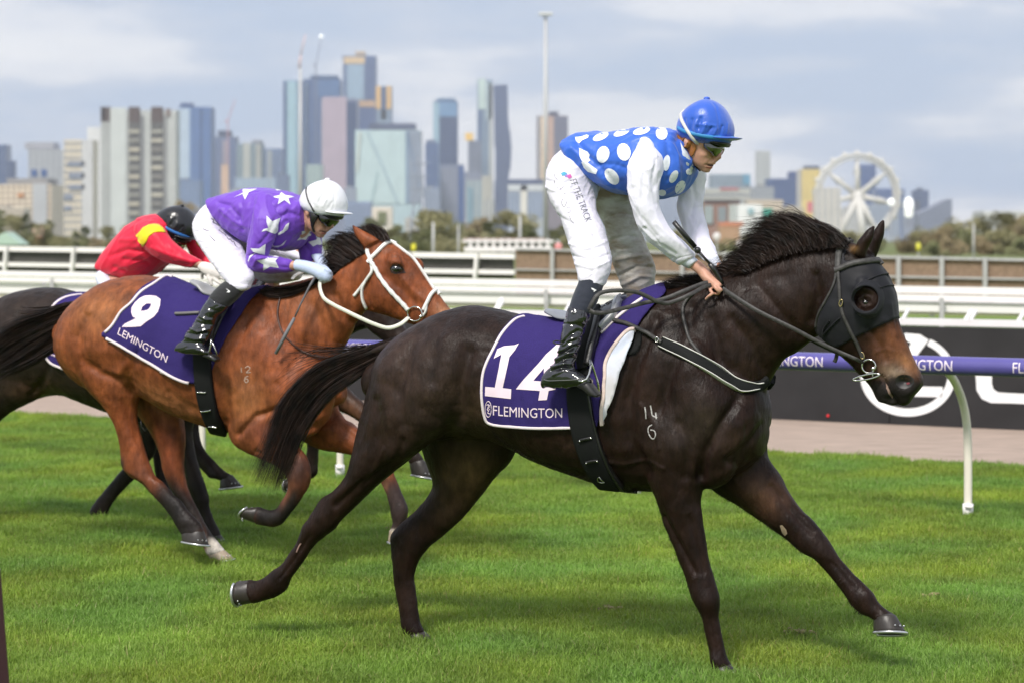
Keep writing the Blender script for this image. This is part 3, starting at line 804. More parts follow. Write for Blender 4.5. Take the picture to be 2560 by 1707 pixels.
T('apartment_block','white block with sloping roof behind the cream apartments',218,253,318,2600,(214,214,214),rough=.7)
T('slab_block','tall concrete slab block with brown capped stair shafts and dark balcony stacks',252,440,276,2000,(186,188,186),rough=.8,depth=22,
  strips=((252,276,268,305,BRN),(256,262,270,300,(150,140,136)),(322,350,268,306,BRN),(378,408,268,306,BRN),(416,426,272,292,(120,104,98)),(254,275,306,600,(166,168,166)),(322,350,306,600,(92,90,88)),(378,408,306,600,(92,90,88)),(352,360,290,600,(128,128,130)),(410,418,290,600,(140,140,140)),(276,316,270,600,(196,200,198)))
  )
def balconies(parent_label, x0, x1, y0, y1, n_, D, col):
    r = [o for o in bpy.data.objects if o.get('label') == parent_label][0]; mpp = D/F
    for j in range(n_):
        y = y0+(y1-y0)*(j+.5)/n_
        MB().box(P((x0+x1)/2, y, D-1.7), (x1-x0)*mpp*.92, 1.6, (y1-y0)/n_*.38*mpp).build('balcony', cm(*col[j%len(col)], rough=.7), r)
lb = 'tall concrete slab block with brown capped stair shafts and dark balcony stacks'
balconies(lb, 322, 350, 318, 590, 12, 2000, [(170,166,152),(140,138,130),(186,178,160)])
balconies(lb, 378, 408, 318, 590, 12, 2000, [(160,158,148),(188,182,166),(128,124,118)])
T('office_tower','blue glass tower with a pale panel right of the concrete slab',447,527,268,3600,BLUE,bands=((96,126,170),10),strips=((447,473,272,505,(176,192,208)),(473,478,270,505,(120,146,184)),(500,505,272,505,NAVY)),crown=(455,482,260,268,NAVY))
T('office_tower','grey blue tower with cream stripe below a construction crane',530,590,342,4000,(104,114,140),bands=(BLUE,9),strips=((553,572,412,500,(212,178,150)),(556,568,352,410,(150,140,150))),crown=(548,578,328,342,(60,72,100)))
T('apartment_tower','green grey glass apartment tower with flat roof',592,655,360,3800,(118,138,148),bands=((150,160,160),9),strips=((608,626,358,470,(178,180,172)),(640,652,362,470,(166,166,158))),crown=(632,655,352,360,GREY))
T('apartment_tower','dull blue apartment tower in front of the twin navy towers',655,706,372,3900,(96,118,156),bands=((150,160,172),10),strips=((668,680,376,470,(160,166,168)),))
T('podium','pale low podium building at the foot of the far blue towers',588,706,446,3500,(170,186,200),win=(130,150,176),ybot=500,rough=.6)
T('office_tower','teal glass tower with navy edge behind the pale mast',708,762,202,4300,(128,160,180),bands=(TEAL,10),strips=((708,716,204,520,NAVY),(720,740,206,500,(156,188,200)),(745,762,202,500,NAVY)))
T('office_tower','broad navy tower with rounded top behind the pink tower',760,850,198,4500,NAVY,bands=(BLUE,9),strips=((795,848,200,243,(70,104,150)),(762,772,212,470,DARK)),crown=(778,846,191,198,(70,100,140)))
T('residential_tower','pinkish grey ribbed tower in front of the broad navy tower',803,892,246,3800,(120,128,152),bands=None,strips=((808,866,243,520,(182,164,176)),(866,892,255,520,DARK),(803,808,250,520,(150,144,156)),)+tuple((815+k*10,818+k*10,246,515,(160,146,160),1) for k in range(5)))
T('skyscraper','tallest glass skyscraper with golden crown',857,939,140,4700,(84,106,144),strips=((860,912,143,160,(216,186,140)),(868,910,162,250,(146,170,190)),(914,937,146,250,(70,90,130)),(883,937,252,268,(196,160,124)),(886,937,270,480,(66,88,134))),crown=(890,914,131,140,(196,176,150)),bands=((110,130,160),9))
T('office_tower','slim tower with two gold vertical panels',939,980,216,4600,(110,126,150),strips=((940,952,216,273,GOLD),(966,978,216,273,GOLD),(952,966,220,300,(60,84,120)),(944,976,275,312,(130,150,170))))
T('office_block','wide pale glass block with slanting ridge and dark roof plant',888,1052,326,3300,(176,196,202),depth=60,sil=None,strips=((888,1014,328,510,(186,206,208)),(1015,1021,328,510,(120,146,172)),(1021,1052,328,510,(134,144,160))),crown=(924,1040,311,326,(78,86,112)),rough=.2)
def ridge(lbl, pts_, D, col, th=3):
    r = [o for o in bpy.data.objects if o.get('label') == lbl][0]; mpp = D/F; q = MB()
    for (xa,ya),(xb,yb) in zip(pts_[:-1], pts_[1:]): q.beam(P(xa,ya,D-2), P(xb,yb,D-2), th*mpp, 2)
    q.build('ridge', cm(*col), r)
lb = 'wide pale glass block with slanting ridge and dark roof plant'
ridge(lb, [(918,330),(958,420),(995,510)], 3300, (140,164,178)); ridge(lb, [(945,430),(928,510)], 3300, (150,178,182), 2); ridge(lb, [(900,330),(893,430)], 3300, (206,208,196), 8); ridge(lb, [(1018,330),(1048,470)], 3300, (104,126,156), 4)
T('substation_tower','narrow dark stepped tower left of the rounded blue tower',1063,1096,358,4100,(74,94,134),bands=(BLUE,8),crown=(1066,1090,350,358,(110,124,150)))
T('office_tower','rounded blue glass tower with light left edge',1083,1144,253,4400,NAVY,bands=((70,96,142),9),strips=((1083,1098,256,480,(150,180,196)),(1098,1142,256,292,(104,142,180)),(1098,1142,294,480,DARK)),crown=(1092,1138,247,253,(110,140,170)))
T('office_block','grey ribbed mid rise block under the rounded blue tower',1100,1160,412,3400,(122,130,150),bands=None,strips=((1146,1160,416,560,(62,88,140)),)+tuple((1106+8*k,1109+8*k,418,545,(156,158,170)) for k in range(5)),win=(110,122,150),ybot=545)
T('office_block','small beige and blue block beside the pale green tower',1160,1200,430,3600,(148,150,162),win=(104,120,150),ybot=545)
T('residential_tower','pale green glass tower with bright upper face',1193,1232,200,4500,(118,140,164),strips=((1196,1214,198,274,(196,214,206)),(1214,1230,205,300,(168,186,190)),(1196,1203,276,460,(78,102,146)),(1222,1232,210,520,(190,194,190))),bands=((150,170,182),8))
T('office_tower','narrow tower with golden roof sign left of the wavy tower',1170,1204,352,4200,(100,110,134),bands=(GREY,8),strips=((1163,1183,333,352,(240,196,96)),))
wavy = [(1233,214),(1268,212),(1270,250),(1270,285),(1274,330),(1279,370),(1277,410),(1271,450),(1270,500),(1270,600),(1236,600),(1236,500),(1238,440),(1238,380),(1236,300)]
T('residential_tower','dark wavy tower bulging to the right below its middle',1233,1279,212,4450,(84,98,132),sil=wavy,win=(64,80,118),ybot=560,cols=5,rows=36,depth=40)
T('residential_tower','light grey low tower left of the wavy tower foot',1165,1232,452,3200,(170,174,172),win=(120,150,166),ybot=560,rough=.6,strips=((1168,1180,470,560,(120,150,164)),(1205,1230,440,560,(176,174,164))))
T('office_block','low block with dark roof and white central column',1270,1362,462,2800,(170,178,190),strips=((1302,1318,464,540,(220,216,206)),(1270,1362,462,478,(200,204,208)),)+tuple((1274+9*k,1278+9*k,482,545,(120,138,168)) for k in range(10) if not 3<=k<=4),crown=(1270,1364,450,462,(70,82,112)))
T('residential_tower','brown and gold tower behind the floodlight mast',1342,1420,290,4300,(122,110,118),bands=((140,126,130),8),strips=((1345,1352,290,450,(150,150,150)),(1352,1362,292,450,(226,196,160)),(1368,1384,292,420,(190,158,140)),(1386,1420,292,450,(98,98,118)),(1378,1420,420,480,(64,82,126))),crown=(1372,1396,281,290,(70,72,96)))
T('office_block','pale lower block behind the rider in blue',1420,1800,470,3000,(164,172,188),win=(120,134,166),ybot=560)
T('warehouse','long low grey blue roof between the white cap and the bay horse ears',862,928,505,1500,(136,150,178),bands=((160,168,184),9),rough=.7)
T('white_building','white framed low building among the dark trees',930,980,518,1200,(214,206,196),strips=((944,966,530,560,(112,116,84)),),rough=.8)
T('small_dome_tower','pale round tower standing left of the white cap',766,806,412,3000,(168,184,180),win=(140,158,164),ybot=520,rough=.6)
T('office_block','teal glass office block beyond the reins of the leading rider',1780,1876,436,3300,(132,150,162),bands=(GREY,8),strips=((1857,1876,436,462,(96,150,176)),),rough=.5)
T('warehouse','long beige and grey warehouse under the teal office block',1740,1892,472,2600,(178,178,170),bands=((120,126,140),16),strips=((1800,1846,470,476,(190,120,120)),),rough=.8)
T('slim_tower','slim pale grey tower standing alone right of the rider',1892,1926,378,4300,(184,186,184),rough=.8,win=(166,170,172),ybot=470,cols=3,rows=10)
T('office_block','navy office block left of the yellow block',1920,1998,447,3200,(72,90,132),bands=(NAVY,9),crown=(1972,1996,430,447,(66,84,130)))
T('warehouse','beige sloping warehouse behind the teal house',1870,1958,500,1900,(190,178,162),rough=.8)
T('yellow_block','yellow apartment block with blue roof left of the big wheel',1998,2050,424,2700,(222,200,130),strips=((1992,2003,424,560,(178,176,172)),),crown=(2010,2046,416,424,(70,82,110)),win=(206,186,122),ybot=500,rough=.7)
T('brick_block','brick and white apartment block below the beige warehouse',1760,1850,505,1400,(150,118,104),strips=((1760,1782,515,560,(150,160,160)),(1795,1815,518,570,(132,140,144)),(1822,1845,512,560,(176,182,178)),(1760,1850,500,505,(84,80,84))),rough=.85)
T('white_house','white house with grey window beside the teal annex',1846,1906,512,1200,(222,224,222),strips=((1870,1884,522,536,(150,180,186)),),rough=.8)
T('teal_annex','small teal annex attached beyond the white house',1908,1932,522,1210,(62,150,132),rough=.7,strips=((1912,1928,534,540,(90,180,160)),))
T('orange_roofed_house','low house with orange roof under the trees at right',1800,1850,566,900,(176,142,112),crown=(1796,1856,556,566,(190,120,84)),rough=.9)
T('white_block','cream and white low block behind the lower left of the big wheel',2040,2102,470,2300,(212,206,196),win=(176,178,180),ybot=580,strips=((2018,2031,505,532,(204,110,120)),(2016,2028,548,570,(196,110,116))),rough=.8)
T('office_tower','navy tower seen through the top of the big wheel',2150,2190,412,3900,(78,98,146),bands=(NAVY,9))
T('office_block','blue block seen through the right half of the big wheel',2190,2262,472,3600,(92,110,152),bands=(NAVY,9))
T('office_block','grey block between the wheel and the slanted building',2262,2300,500,3300,(140,148,168),bands=(GREY,9))
T('slanted_building','grey building with a slanting roof and dark right end',2300,2380,498,3100,(128,134,150),sil=[(2298,534),(2340,514),(2366,500),(2380,498),(2380,610),(2298,610)],win=(108,116,140),ybot=580,cols=8,rows=10,rough=.7)
T('house_roof','pale roofed building showing between the trees at the far right',2460,2600,528,1300,(190,192,190),strips=((2466,2500,532,545,(210,212,210)),),rough=.8)
T('low_shed','small shed with orange roof among the trees at left',78,120,600,700,(196,150,120),crown=(74,124,590,600,(196,124,84)),rough=.9)

for i,(lb,x0,x1,yt,D,c,wn_) in enumerate([
 ('small cream block low in the gap right of the blue glass tower',530,572,500,2400,(206,196,182),(150,150,152)),('low pale grey block partly behind the purple silks at left',572,640,478,2700,(190,194,200),(130,144,164)),
 ('narrow slate block beside the mast foot',690,722,438,3100,(120,132,156),(90,106,140)),('squat grey office low behind the brow of the white cap',862,890,470,2800,(164,170,180),(116,130,156)),
 ('white low shed among trees below the pylon',1012,1046,548,1300,(206,202,196),(150,150,146)),('pale flats between the pylon and the ribbed grey block',1060,1100,470,2900,(156,164,178),(104,122,152)),
 ('small light block just left of the wavy tower foot',1208,1236,500,2500,(196,194,186),(130,140,150)),('blue grey flats right of the wavy tower foot',1276,1302,486,2900,(132,146,174),(92,110,146)),
 ('beige low block behind the white cuffs of the leading rider',1745,1800,540,1700,(184,168,146),(120,118,116)),('grey flats in front of the slim pale tower',1880,1935,468,2500,(172,174,176),(126,136,150)),
 ('low cream terrace below the yellow block',1955,2010,520,1900,(206,194,170),(150,142,128)),('white flats seen through the lower rim of the big wheel',2105,2170,520,2550,(204,202,198),(150,156,164)),
 ('grey office seen between the wheel legs and the lit sign',2175,2250,512,2700,(168,176,188),(120,134,158)),('dark glass block just right of the lit sign',2285,2322,476,3300,(96,108,138),(70,84,118)),
 ('cream low houses left edge below the hip roofed block',-20,60,520,1600,(214,204,188),(150,140,128)),('grey blue slab behind the black cap',440,500,452,3300,(128,146,176),(92,114,150))]):
    T('low_block', lb, x0, x1, yt, D, c, win=wn_, ybot=590, rough=.7, cols=max(3,int((x1-x0)/8)), rows=max(5,int((590-yt)/9)), crown=(x0+(x1-x0)*.2, x0+(x1-x0)*.55, yt-5, yt, tuple(int(v*.75) for v in c)))
em_w = mat('lit_sign', (1,1,.96), .4, emit=.55)
t = empty('lit_sphere_sign', (P(2228,506,1900).x,1900,0), 'round bright white sign standing inside the wheel rim', 'sign'); MB().ell(P(2228,506,1900), 3.1,1.5,3.1).build('globe', em_w, t, True); MB().tube([P(2228,509,1900), P(2228,625,1900)], .5, 6).build('pole', cm(*GREY), t)
t = empty('lit_panel_sign', (P(2272,520,1890).x,1890,0), 'tall bright white rounded sign at the right of the wheel', 'sign'); q = MB(); q.tube([P(2272,505,1890), P(2272,535,1890)], 3.6, 12); q.ell(P(2272,505,1890),3.6,3.6,3.6); q.ell(P(2272,535,1890),3.6,3.6,3.6); q.build('panel', em_w, t, True); MB().tube([P(2272,535,1890), P(2272,627,1890)], .5, 6).build('pole', cm(*GREY), t)

# ------------------------------------------------------------------ observation wheel
wc = P(2143, 490, 2400); wr = 103*2400/F; wm_ = mat('wheel_white', (.66,.64,.59), .6)
wh = empty('observation_wheel', (wc.x, 2400, 0), 'white observation wheel with seven thick spokes and capsules round its rim', 'big wheel')
def wpt(a, r, y=0): return wc + Vector((math.sin(a)*r, y, math.cos(a)*r))
q = MB()
for dy in (-4, 4): q.tube([wpt(2*math.pi*i/64, wr, dy) for i in range(64)], 1.7, 8, closed=True); q.tube([wpt(2*math.pi*i/64, wr*.90, dy) for i in range(64)], .9, 6, closed=True)
for i in range(64): q.tube([wpt(2*math.pi*i/64, wr, -4), wpt(2*math.pi*(i+.5)/64, wr*.90, 4)], .5, 4)
q.build('rim', wm_, wh, True)
for i in range(7):
    a = 2*math.pi*i/7; q = MB()
    q.tube([wpt(a+.32*math.sin(0), 3, -3), wpt(a, wr*.92, -2)], [3.6,1.2], 8)
    q.tube([wpt(a-.16, wr*.5), wpt(a, wr*.92)], .8, 6); q.tube([wpt(a+.16, wr*.5), wpt(a, wr*.92)], .8, 6)
    q.build('spoke', wm_, wh, True)
MB().tube([wc+Vector((0,-9,0)), wc+Vector((0,9,0))], 5.5, 16).build('hub', wm_, wh, True)
for i in range(21):
    a = 2*math.pi*i/21; MB().ell(wpt(a, wr+2.6), 2.6,3.2,2.2, nu=8, nv=6).build('capsule', wm_, wh, True)
for sx in (-1, 1):
    q = MB(); q.tube([wc+Vector((0,-8,0)), Vector((wc.x+sx*24, 2386, 0))], [3.0,2.2], 8); q.tube([wc+Vector((0,8,0)), Vector((wc.x+sx*24, 2414, 0))], [3.0,2.2], 8); q.build('support_leg', wm_, wh, True)
q = MB(); q.tube([wc+Vector((0,-8,0)), Vector((wc.x+4, 2380, 0))], [3.4,4.5], 8); q.build('centre_leg', wm_, wh, True)

# ------------------------------------------------------------------ masts, cranes, pylon
mast_m = mat('mast_grey', (.50,.50,.50), .5, metal=.1)
def mast(name, label, x, ytop, D, rpx, cat='light mast', head=None, xb=None, col=None, r2=None):
    a = P(x, ytop, D); t = empty(name, (P(xb or x, ytop, D).x, D, 0), label, cat); r = rpx*D/F
    b = Vector((P(xb or x, ytop, D).x, D, 0))
    MB().tube([b, b.lerp(a,.5), a], [r*(r2 or 1.25), r*1.1, r*.8], 10).build('pole', col or mast_m, t, True)
    if head:
        q = MB(); q.box(a+Vector((0,0,.3)), head[0]*D/F, .8, head[1]*D/F)
        q.build('floodlight_frame', mast_m, t)
        for k in range(6): MB().box(a+Vector(((k-2.5)*head[0]*D/F/6, -.5, .3)), head[0]*D/F/8, .3, head[1]*D/F*.8).build('floodlight', white_print, t)
    return t
mast('floodlight_mast','tall pale floodlight mast with a lamp frame rising left of the leading rider',1364,42,260,5.0,head=(34,7))
mast('floodlight_mast','tall cream mast rising in front of the teal tower behind the rider in purple',751,172,300,4.4)
t = [o for o in bpy.data.objects if o.get('label','').startswith('tall cream mast')][0]
q = MB(); a = P(748,172,300); b = P(765,85,300)
q.tube([a, P(752,140,300)], .16, 6); q.tube([P(752,140,300), b], .05, 5); q.tube([P(748,150,300), P(762,90,300)], .05, 5); q.build('mast_top', mat('faded_red', (.62,.48,.48), .6), t, True)
def crane(label, x, yb, yt, jx, jy, D, m):
    t = empty('tower_crane', (P(x,yt,D).x, D, 0), label, 'crane'); q = MB(); w_ = 1.5
    q.beam(P(x,yt,D), Vector((P(x,yt,D).x,D,0)), 2.2, 2.2); q.build('crane_mast', m, t)
    q = MB(); q.beam(P(x,yt,D), P(jx,jy,D), 1.6, 1.6); q.beam(P(x,yt,D), P(x-8,yt+6,D), 2.5,2.5); q.build('jib', m, t)
crane('thin grey luffing crane on the roof of the broad navy tower',790,191,160,804,96,4500,cm(110,116,134))
crane('faint red crane behind the grey blue tower at left',570,328,300,588,250,4000,cm(190,150,160))
MB()
t = empty('beacon', (P(803,92,4400).x,4400,0), 'small white lamp at the tip of the grey crane', 'lamp'); MB().ell(P(803,92,4400),4,4,4).build('globe', em_w, t, True)
def pylon(label, x, ytop, D, wpx):
    t = empty('pylon', (P(x,ytop,D).x,D,0), label, 'pylon'); q = MB(); c = P(x,ytop,D); h = c.z; m_ = D/F
    def leg(sx, sy, u): w_ = (wpx*.5*m_)*(1-u)+.5; return Vector((c.x+sx*w_, D+sy*w_, h*u))
    for sx in (-1,1):
        for sy in (-1,1): q.tube([leg(sx,sy,0), leg(sx,sy,.5), leg(sx,sy,1)], .32, 5)
    for k in range(9):
        u, v = k/9, (k+1)/9
        for sy in (-1,1): q.tube([leg(-1,sy,u), leg(1,sy,v)], .2, 4); q.tube([leg(1,sy,u), leg(-1,sy,v)], .2, 4)
    for u in (.62,.77,.92):
        q.tube([c+Vector((-wpx*.55*m_,0,-h*(1-u))), c+Vector((wpx*.55*m_,0,-h*(1-u)))], .35, 5)
    q.build('lattice', cm(150,156,170), t)
pylon('grey lattice electricity pylon in front of the wide pale glass block',1048,392,1100,44)
for i,(x, yt, lb) in enumerate([(1083,556,'short grey pole in front of the rounded tree mass'),(1146,562,'thin grey pole left of the white barrier structure'),(2173,566,'pale grey pole in front of the right hand trees'),(2434,560,'thin pole standing in the gap between the two right hand tree masses'),(1300,540,'short pole before the trees right of the barrier structure')]):
    mast('pole', lb, x, yt, 140+10*i, 3.2 if i not in (1,3) else 2.2, cat='pole')

# white barrier vehicle beyond the rails
t = empty('starting_barrier', (P(1280,640,120).x,120,0), 'white starting barrier with a row of openings beyond the left fence', 'starting gate')
D = 118; m_ = D/F
MB().box(P(1262,600,D+2), 205*m_, 3.4, 7*m_).build('roof', cm(176,156,148), t)
for k in range(11):
    x = 1176+k*19.3; MB().box(P(x,612,D), 8*m_, .3, 26*m_).build('door', white_rail, t)
MB().box(P(1270,604,D), 228*m_, .4, 6*m_).build('header_beam', white_rail, t); MB().box(P(1270,624,D), 218*m_, .4, 12*m_).build('side_panel', white_rail, t)
MB().box(P(1272,613,D+1), 215*m_, .2, 16*m_).build('inner_screen', cm(120,136,124), t)
MB().box(P(1395,640,D), 8*m_, .4, 80*m_).build('end_post', mast_m, t)
for k in range(6):
    x = 1180+k*38; g0 = Vector((P(x,640,D).x, D, 0)); MB().beam(g0, P(x,626,D), .1,.1).build('leg', mast_m, t)
for x,y,c,lb,nm in ((1034,622,(214,206,50),'small yellow marker on the turf left of the barrier structure','marker'),(2296,620,(210,205,70),'small yellow marker in front of the right hand trees','marker'),(1396,618,(226,150,150),'small pink disc at the end of the barrier structure','disc'),(1850,612,(226,218,216),'round white distance disc behind the mane of the leading horse','disc'),(1792,592,(220,216,214),'small white disc on a pole among the trees by the leading mane','disc')):
    t = empty('marker_disc' if nm=='disc' else 'yellow_marker', (P(x,y,110).x,110,0), lb, nm)
    q = MB()
    if nm == 'disc': q.ell(P(x,y,110), .19,.06,.2)
    else: q.box(P(x,y,110), .22,.1,.34); q.ell(P(x,y-8,110), .11,.06,.09)
    q.build('head', cm(*c), t, True); MB().tube([P(x,y+5,110), Vector((P(x,y,110).x,110,0))], .03, 6).build('pole', mast_m, t)
t = empty('green_tent', (P(20,600,160).x,160,0), 'pale green pitched tent roof at the left edge below the apartments', 'tent')
q = MB(); a, b, c = P(-50,612,160), P(52,612,160), P(12,581,160); e1 = Vector((0,3,0)); q.add([a,b,c,a+e1,b+e1,c+e1], [(0,1,2),(5,4,3),(0,2,5,3),(1,4,5,2),(0,3,4,1)]); q.build('roof', cm(176,200,182), t)
q = MB(); q.box(P(0,640,161.5), 2.6, 2.6, 1.9); q.build('wall', cm(196,206,196), t)

# ------------------------------------------------------------------ trees
leaf_cols = [((.20,.185,.09),(.32,.30,.16)), ((.22,.18,.10),(.34,.27,.16)), ((.14,.155,.07),(.24,.24,.12))]
leafm = []
for i,(c1,c2) in enumerate(leaf_cols):
    m_ = mat('foliage', c1, .8, spec=.15, col2=c2, noise_scale=.9); leafm.append(m_)
bark = mat('bark', (.13,.11,.09), .9)
def crown_mesh(seed, m_, n_=3000):
    r = random.Random(seed); vs = []; fs = []
    clumps = []
    for k in range(18):
        a = r.uniform(0, 6.28); d = r.random()**.6*.75; z = r.uniform(-.4,.72)*(1-.35*d); clumps.append((d*math.cos(a), d*math.sin(a), z, r.uniform(.22,.42)))
    for k in range(n_):
        cx, cy, cz, cr_ = r.choice(clumps); v = Vector((r.gauss(0,1), r.gauss(0,1), r.gauss(0,1))).normalized()*cr_*(.6+.45*r.random())
        p = Vector((cx,cy,cz))+Vector((v.x, v.y, v.z*.8)); s_ = r.uniform(.03,.075)
        u = Vector((r.gauss(0,1),r.gauss(0,1),r.gauss(0,1))).normalized(); w_ = u.orthogonal().normalized()
        b = len(vs); vs += [p-u*s_, p+w_*s_*.6, p+u*s_, p-w_*s_*.6]; fs.append((b,b+1,b+2,b+3))
    me = bpy.data.meshes.new('crown'); me.from_pydata([tuple(v) for v in vs], [], fs); me.materials.append(m_); me.update(); return me
def trunk_mesh(seed):
    r = random.Random(seed); q = MB(); q.tube([(0,0,-1.5),(0,0,-.6),(.03,.02,-.2),(.02,0,.2)], [.07,.055,.045,.02], 8)
    for k in range(5):
        a = r.uniform(0,6.28); z = r.uniform(-.7,-.1); q.tube([(0,0,z),(.25*math.cos(a),.25*math.sin(a),z+.3),(.5*math.cos(a),.5*math.sin(a),z+.5)], [.035,.022,.008], 5)
    me = bpy.data.meshes.new('trunk'); me.from_pydata([tuple(v) for v in q.v], [], q.f); me.materials.append(bark); return me
crowns = [[crown_mesh(50+i*3+j, leafm[i]) for j in range(2)] for i in range(3)]; trunks = [trunk_mesh(90+i) for i in range(3)]
def tree(x, ytop, wpx, D, kind, label, j=0, hk=1.0):
    m_ = D/F; top = P(x, ytop, D).z; rw = wpx*.5*m_; hh = max(rw*hk, .8)
    t = empty('tree', (P(x,ytop,D).x, D, 0), label, 'tree', 'trees beyond the racecourse')
    o = bpy.data.objects.new('crown', crowns[kind][j%2]); link(o); o.parent = t; o.location = (0,0,top-hh*.95); o.scale = (rw*1.12, rw*1.12, hh*1.15); o.rotation_euler = (0,0,x*.37)
    low = top-hh*1.5
    if low > .5:                                   # bushy lower growth hides the trunk's foot
        o2 = bpy.data.objects.new('crown', crowns[kind][(j+1)%2]); link(o2); o2.parent = t; o2.location = (0,0,max(low*.45, .6)); o2.scale = (rw*1.25, rw, max(low*.75, 1)); o2.rotation_euler = (0,0,x*.7)
    o = bpy.data.objects.new('trunk', trunks[j%3]); link(o); o.parent = t; s_ = top*.62; o.location = (0,0,s_); o.scale = (s_*.5,)*2+(s_/1.5,)
K = ['olive green','brownish','dark green']
TR = [(-10,522,60,420,2),(32,538,50,380,0),(62,532,58,400,2),(105,560,40,360,0),(122,548,30,390,2),(150,590,60,330,0),(190,575,46,360,2),(214,565,30,350,2),(240,590,50,330,1),(268,566,40,380,0),(300,585,46,330,1),(330,560,60,450,0),(462,498,70,900,1),
 (930,545,60,420,2),(900,585,70,330,0),(960,575,70,300,0),(990,560,60,360,2),(1030,575,60,300,0),(1000,590,70,260,2),(1084,525,112,300,0),(1060,570,80,260,2),(1140,555,66,330,2),(1122,585,90,250,0),(1195,540,70,420,1),(1232,545,60,380,2),(1190,575,70,300,0),(1240,585,80,280,2),(1290,528,106,320,0),(1320,560,80,280,2),(1268,580,60,260,0),(1400,562,66,330,2),(1430,590,60,300,0),
 (1700,560,80,340,0),(1745,590,70,300,2),(1790,592,80,300,0),(1850,600,70,280,2),(1880,580,70,330,0),(1930,575,80,340,2),(1985,585,80,330,0),(2040,590,80,320,1),(2090,575,70,340,0),(2140,578,70,300,0),(2190,585,60,310,2),
 (2270,585,70,290,1),(2310,560,90,300,0),(2350,562,80,280,1),(2395,536,106,300,0),(2425,575,70,270,2),(2380,590,80,250,1),(2490,530,100,300,0),(2545,535,90,320,1),(2500,575,80,260,0),(2550,590,70,250,2),(2460,585,70,260,1),(2330,600,80,240,2),(2600,540,90,300,0)]
TREES_SEEN = {}
for i,(x,yt,w_,D,k) in enumerate(TR):
    near = 'left of the striped slab' if x < 250 else 'behind the rider in red' if x < 480 else 'behind the ears of the bay horse' if x < 1050 else 'beside the white barrier structure' if x < 1345 else 'right of the tall floodlight mast' if x < 1500 else 'behind the arms of the leading rider' if x < 1900 else 'below the observation wheel' if x < 2230 else 'behind the hessian fence at far right'
    base = f'{K[k]} {"tall" if yt < 550 else "middling" if yt < 580 else "low"} {"broad" if w_ > 75 else "narrow" if w_ < 55 else "rounded"} tree {near}'
    n_ = TREES_SEEN.get(base, 0); TREES_SEEN[base] = n_+1
    tree(x, yt, w_, D, k, base + ['', ', second', ', third', ', fourth'][n_], i)
# ------------------------------------------------------------------ materials of horses, tack, riders
def coat_mat(name, rough=.42, spec=.45):
    m = mat(name, (.03,.02,.015), rough, spec=spec, attr='coat', noise_amt=.34, noise_scale=30, stretch=(1,1,.35), bump=.003, bump_scale=95, rvar=.10)
    return m
dark_coat = coat_mat('dark_brown_coat', .46, .17); bay_coat = coat_mat('bay_coat', .50, .22)
hair_blk = mat('black_hair', (.009,.007,.006), .5, spec=.22, col2=(.030,.017,.013), noise_scale=18)
hoof_m = mat('hoof_horn', (.030,.024,.020), .42, noise_amt=.3, noise_scale=60, stretch=(1,1,.2), bump=.001, bump_scale=90)
alu = mat('horseshoe_alloy', (.62,.62,.62), .28, metal=.85)
steel = mat('steel', (.66,.65,.62), .16, metal=1)
brass = mat('brass', (.62,.48,.24), .25, metal=1)
eye_m = mat('eye', (.008,.006,.005), .05, spec=.8, coat=1)
cloth_m = mat('purple_cloth', (.037,.025,.135), .85, spec=.12, noise_amt=.16, noise_scale=200, bump=.0016, bump_scale=300)
trim_m = mat('cloth_binding', (.80,.70,.72), .7, bump=.0015, bump_scale=260)
print_m = mat('pale_pink_print', (.84,.68,.77), .6)
lining_m = mat('white_lining', (.70,.74,.88), .85, col2=(.62,.60,.62), noise_scale=6)
leather = mat('black_leather', (.014,.013,.013), .34, spec=.6, bump=.0008, bump_scale=200, noise_amt=.3, noise_scale=40)
leather_m = mat('matt_black_webbing', (.010,.0105,.0105), .75, spec=.18, bump=.0008, bump_scale=300)
strap_m = mat('worn_leather', (.045,.042,.040), .5, spec=.4, noise_amt=.4, noise_scale=60, bump=.0008, bump_scale=200)
patent = mat('patent_leather', (.010,.010,.012), .09, spec=.8, coat=.6)
lycra = mat('black_lycra', (.010,.010,.013), .55, spec=.22, sheen=.08, bump=.0006, bump_scale=500)
white_piping = mat('white_piping', (.72,.70,.66), .5)
skin = mat('skin', (.56,.30,.215), .5, spec=.35, noise_amt=.14, noise_scale=22)
skin.node_tree.nodes['Principled BSDF'].inputs['Subsurface Weight'].default_value = .12
skin.node_tree.nodes['Principled BSDF'].inputs['Subsurface Radius'].default_value = (.012,.005,.003)
lip_m = mat('lips', (.42,.13,.11), .45)
def silk(name, col, rough=.42): return mat(name, col, rough, spec=.35, sheen=.2, bump=.004, bump_scale=24, stretch=(1,1,.6))
blue_silk = silk('blue_silk', (.035,.13,.60)); white_silk = silk('white_silk', (.84,.81,.93), .36)
breech_m = mat('white_breeches', (.80,.765,.87), .6, spec=.3, bump=.003, bump_scale=22, stretch=(1,1,2.2))
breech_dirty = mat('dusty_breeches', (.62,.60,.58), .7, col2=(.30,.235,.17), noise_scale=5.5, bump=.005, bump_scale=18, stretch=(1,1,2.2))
navy_sock = mat('navy_sock', (.010,.014,.028), .8, sheen=.3, bump=.0006, bump_scale=500)

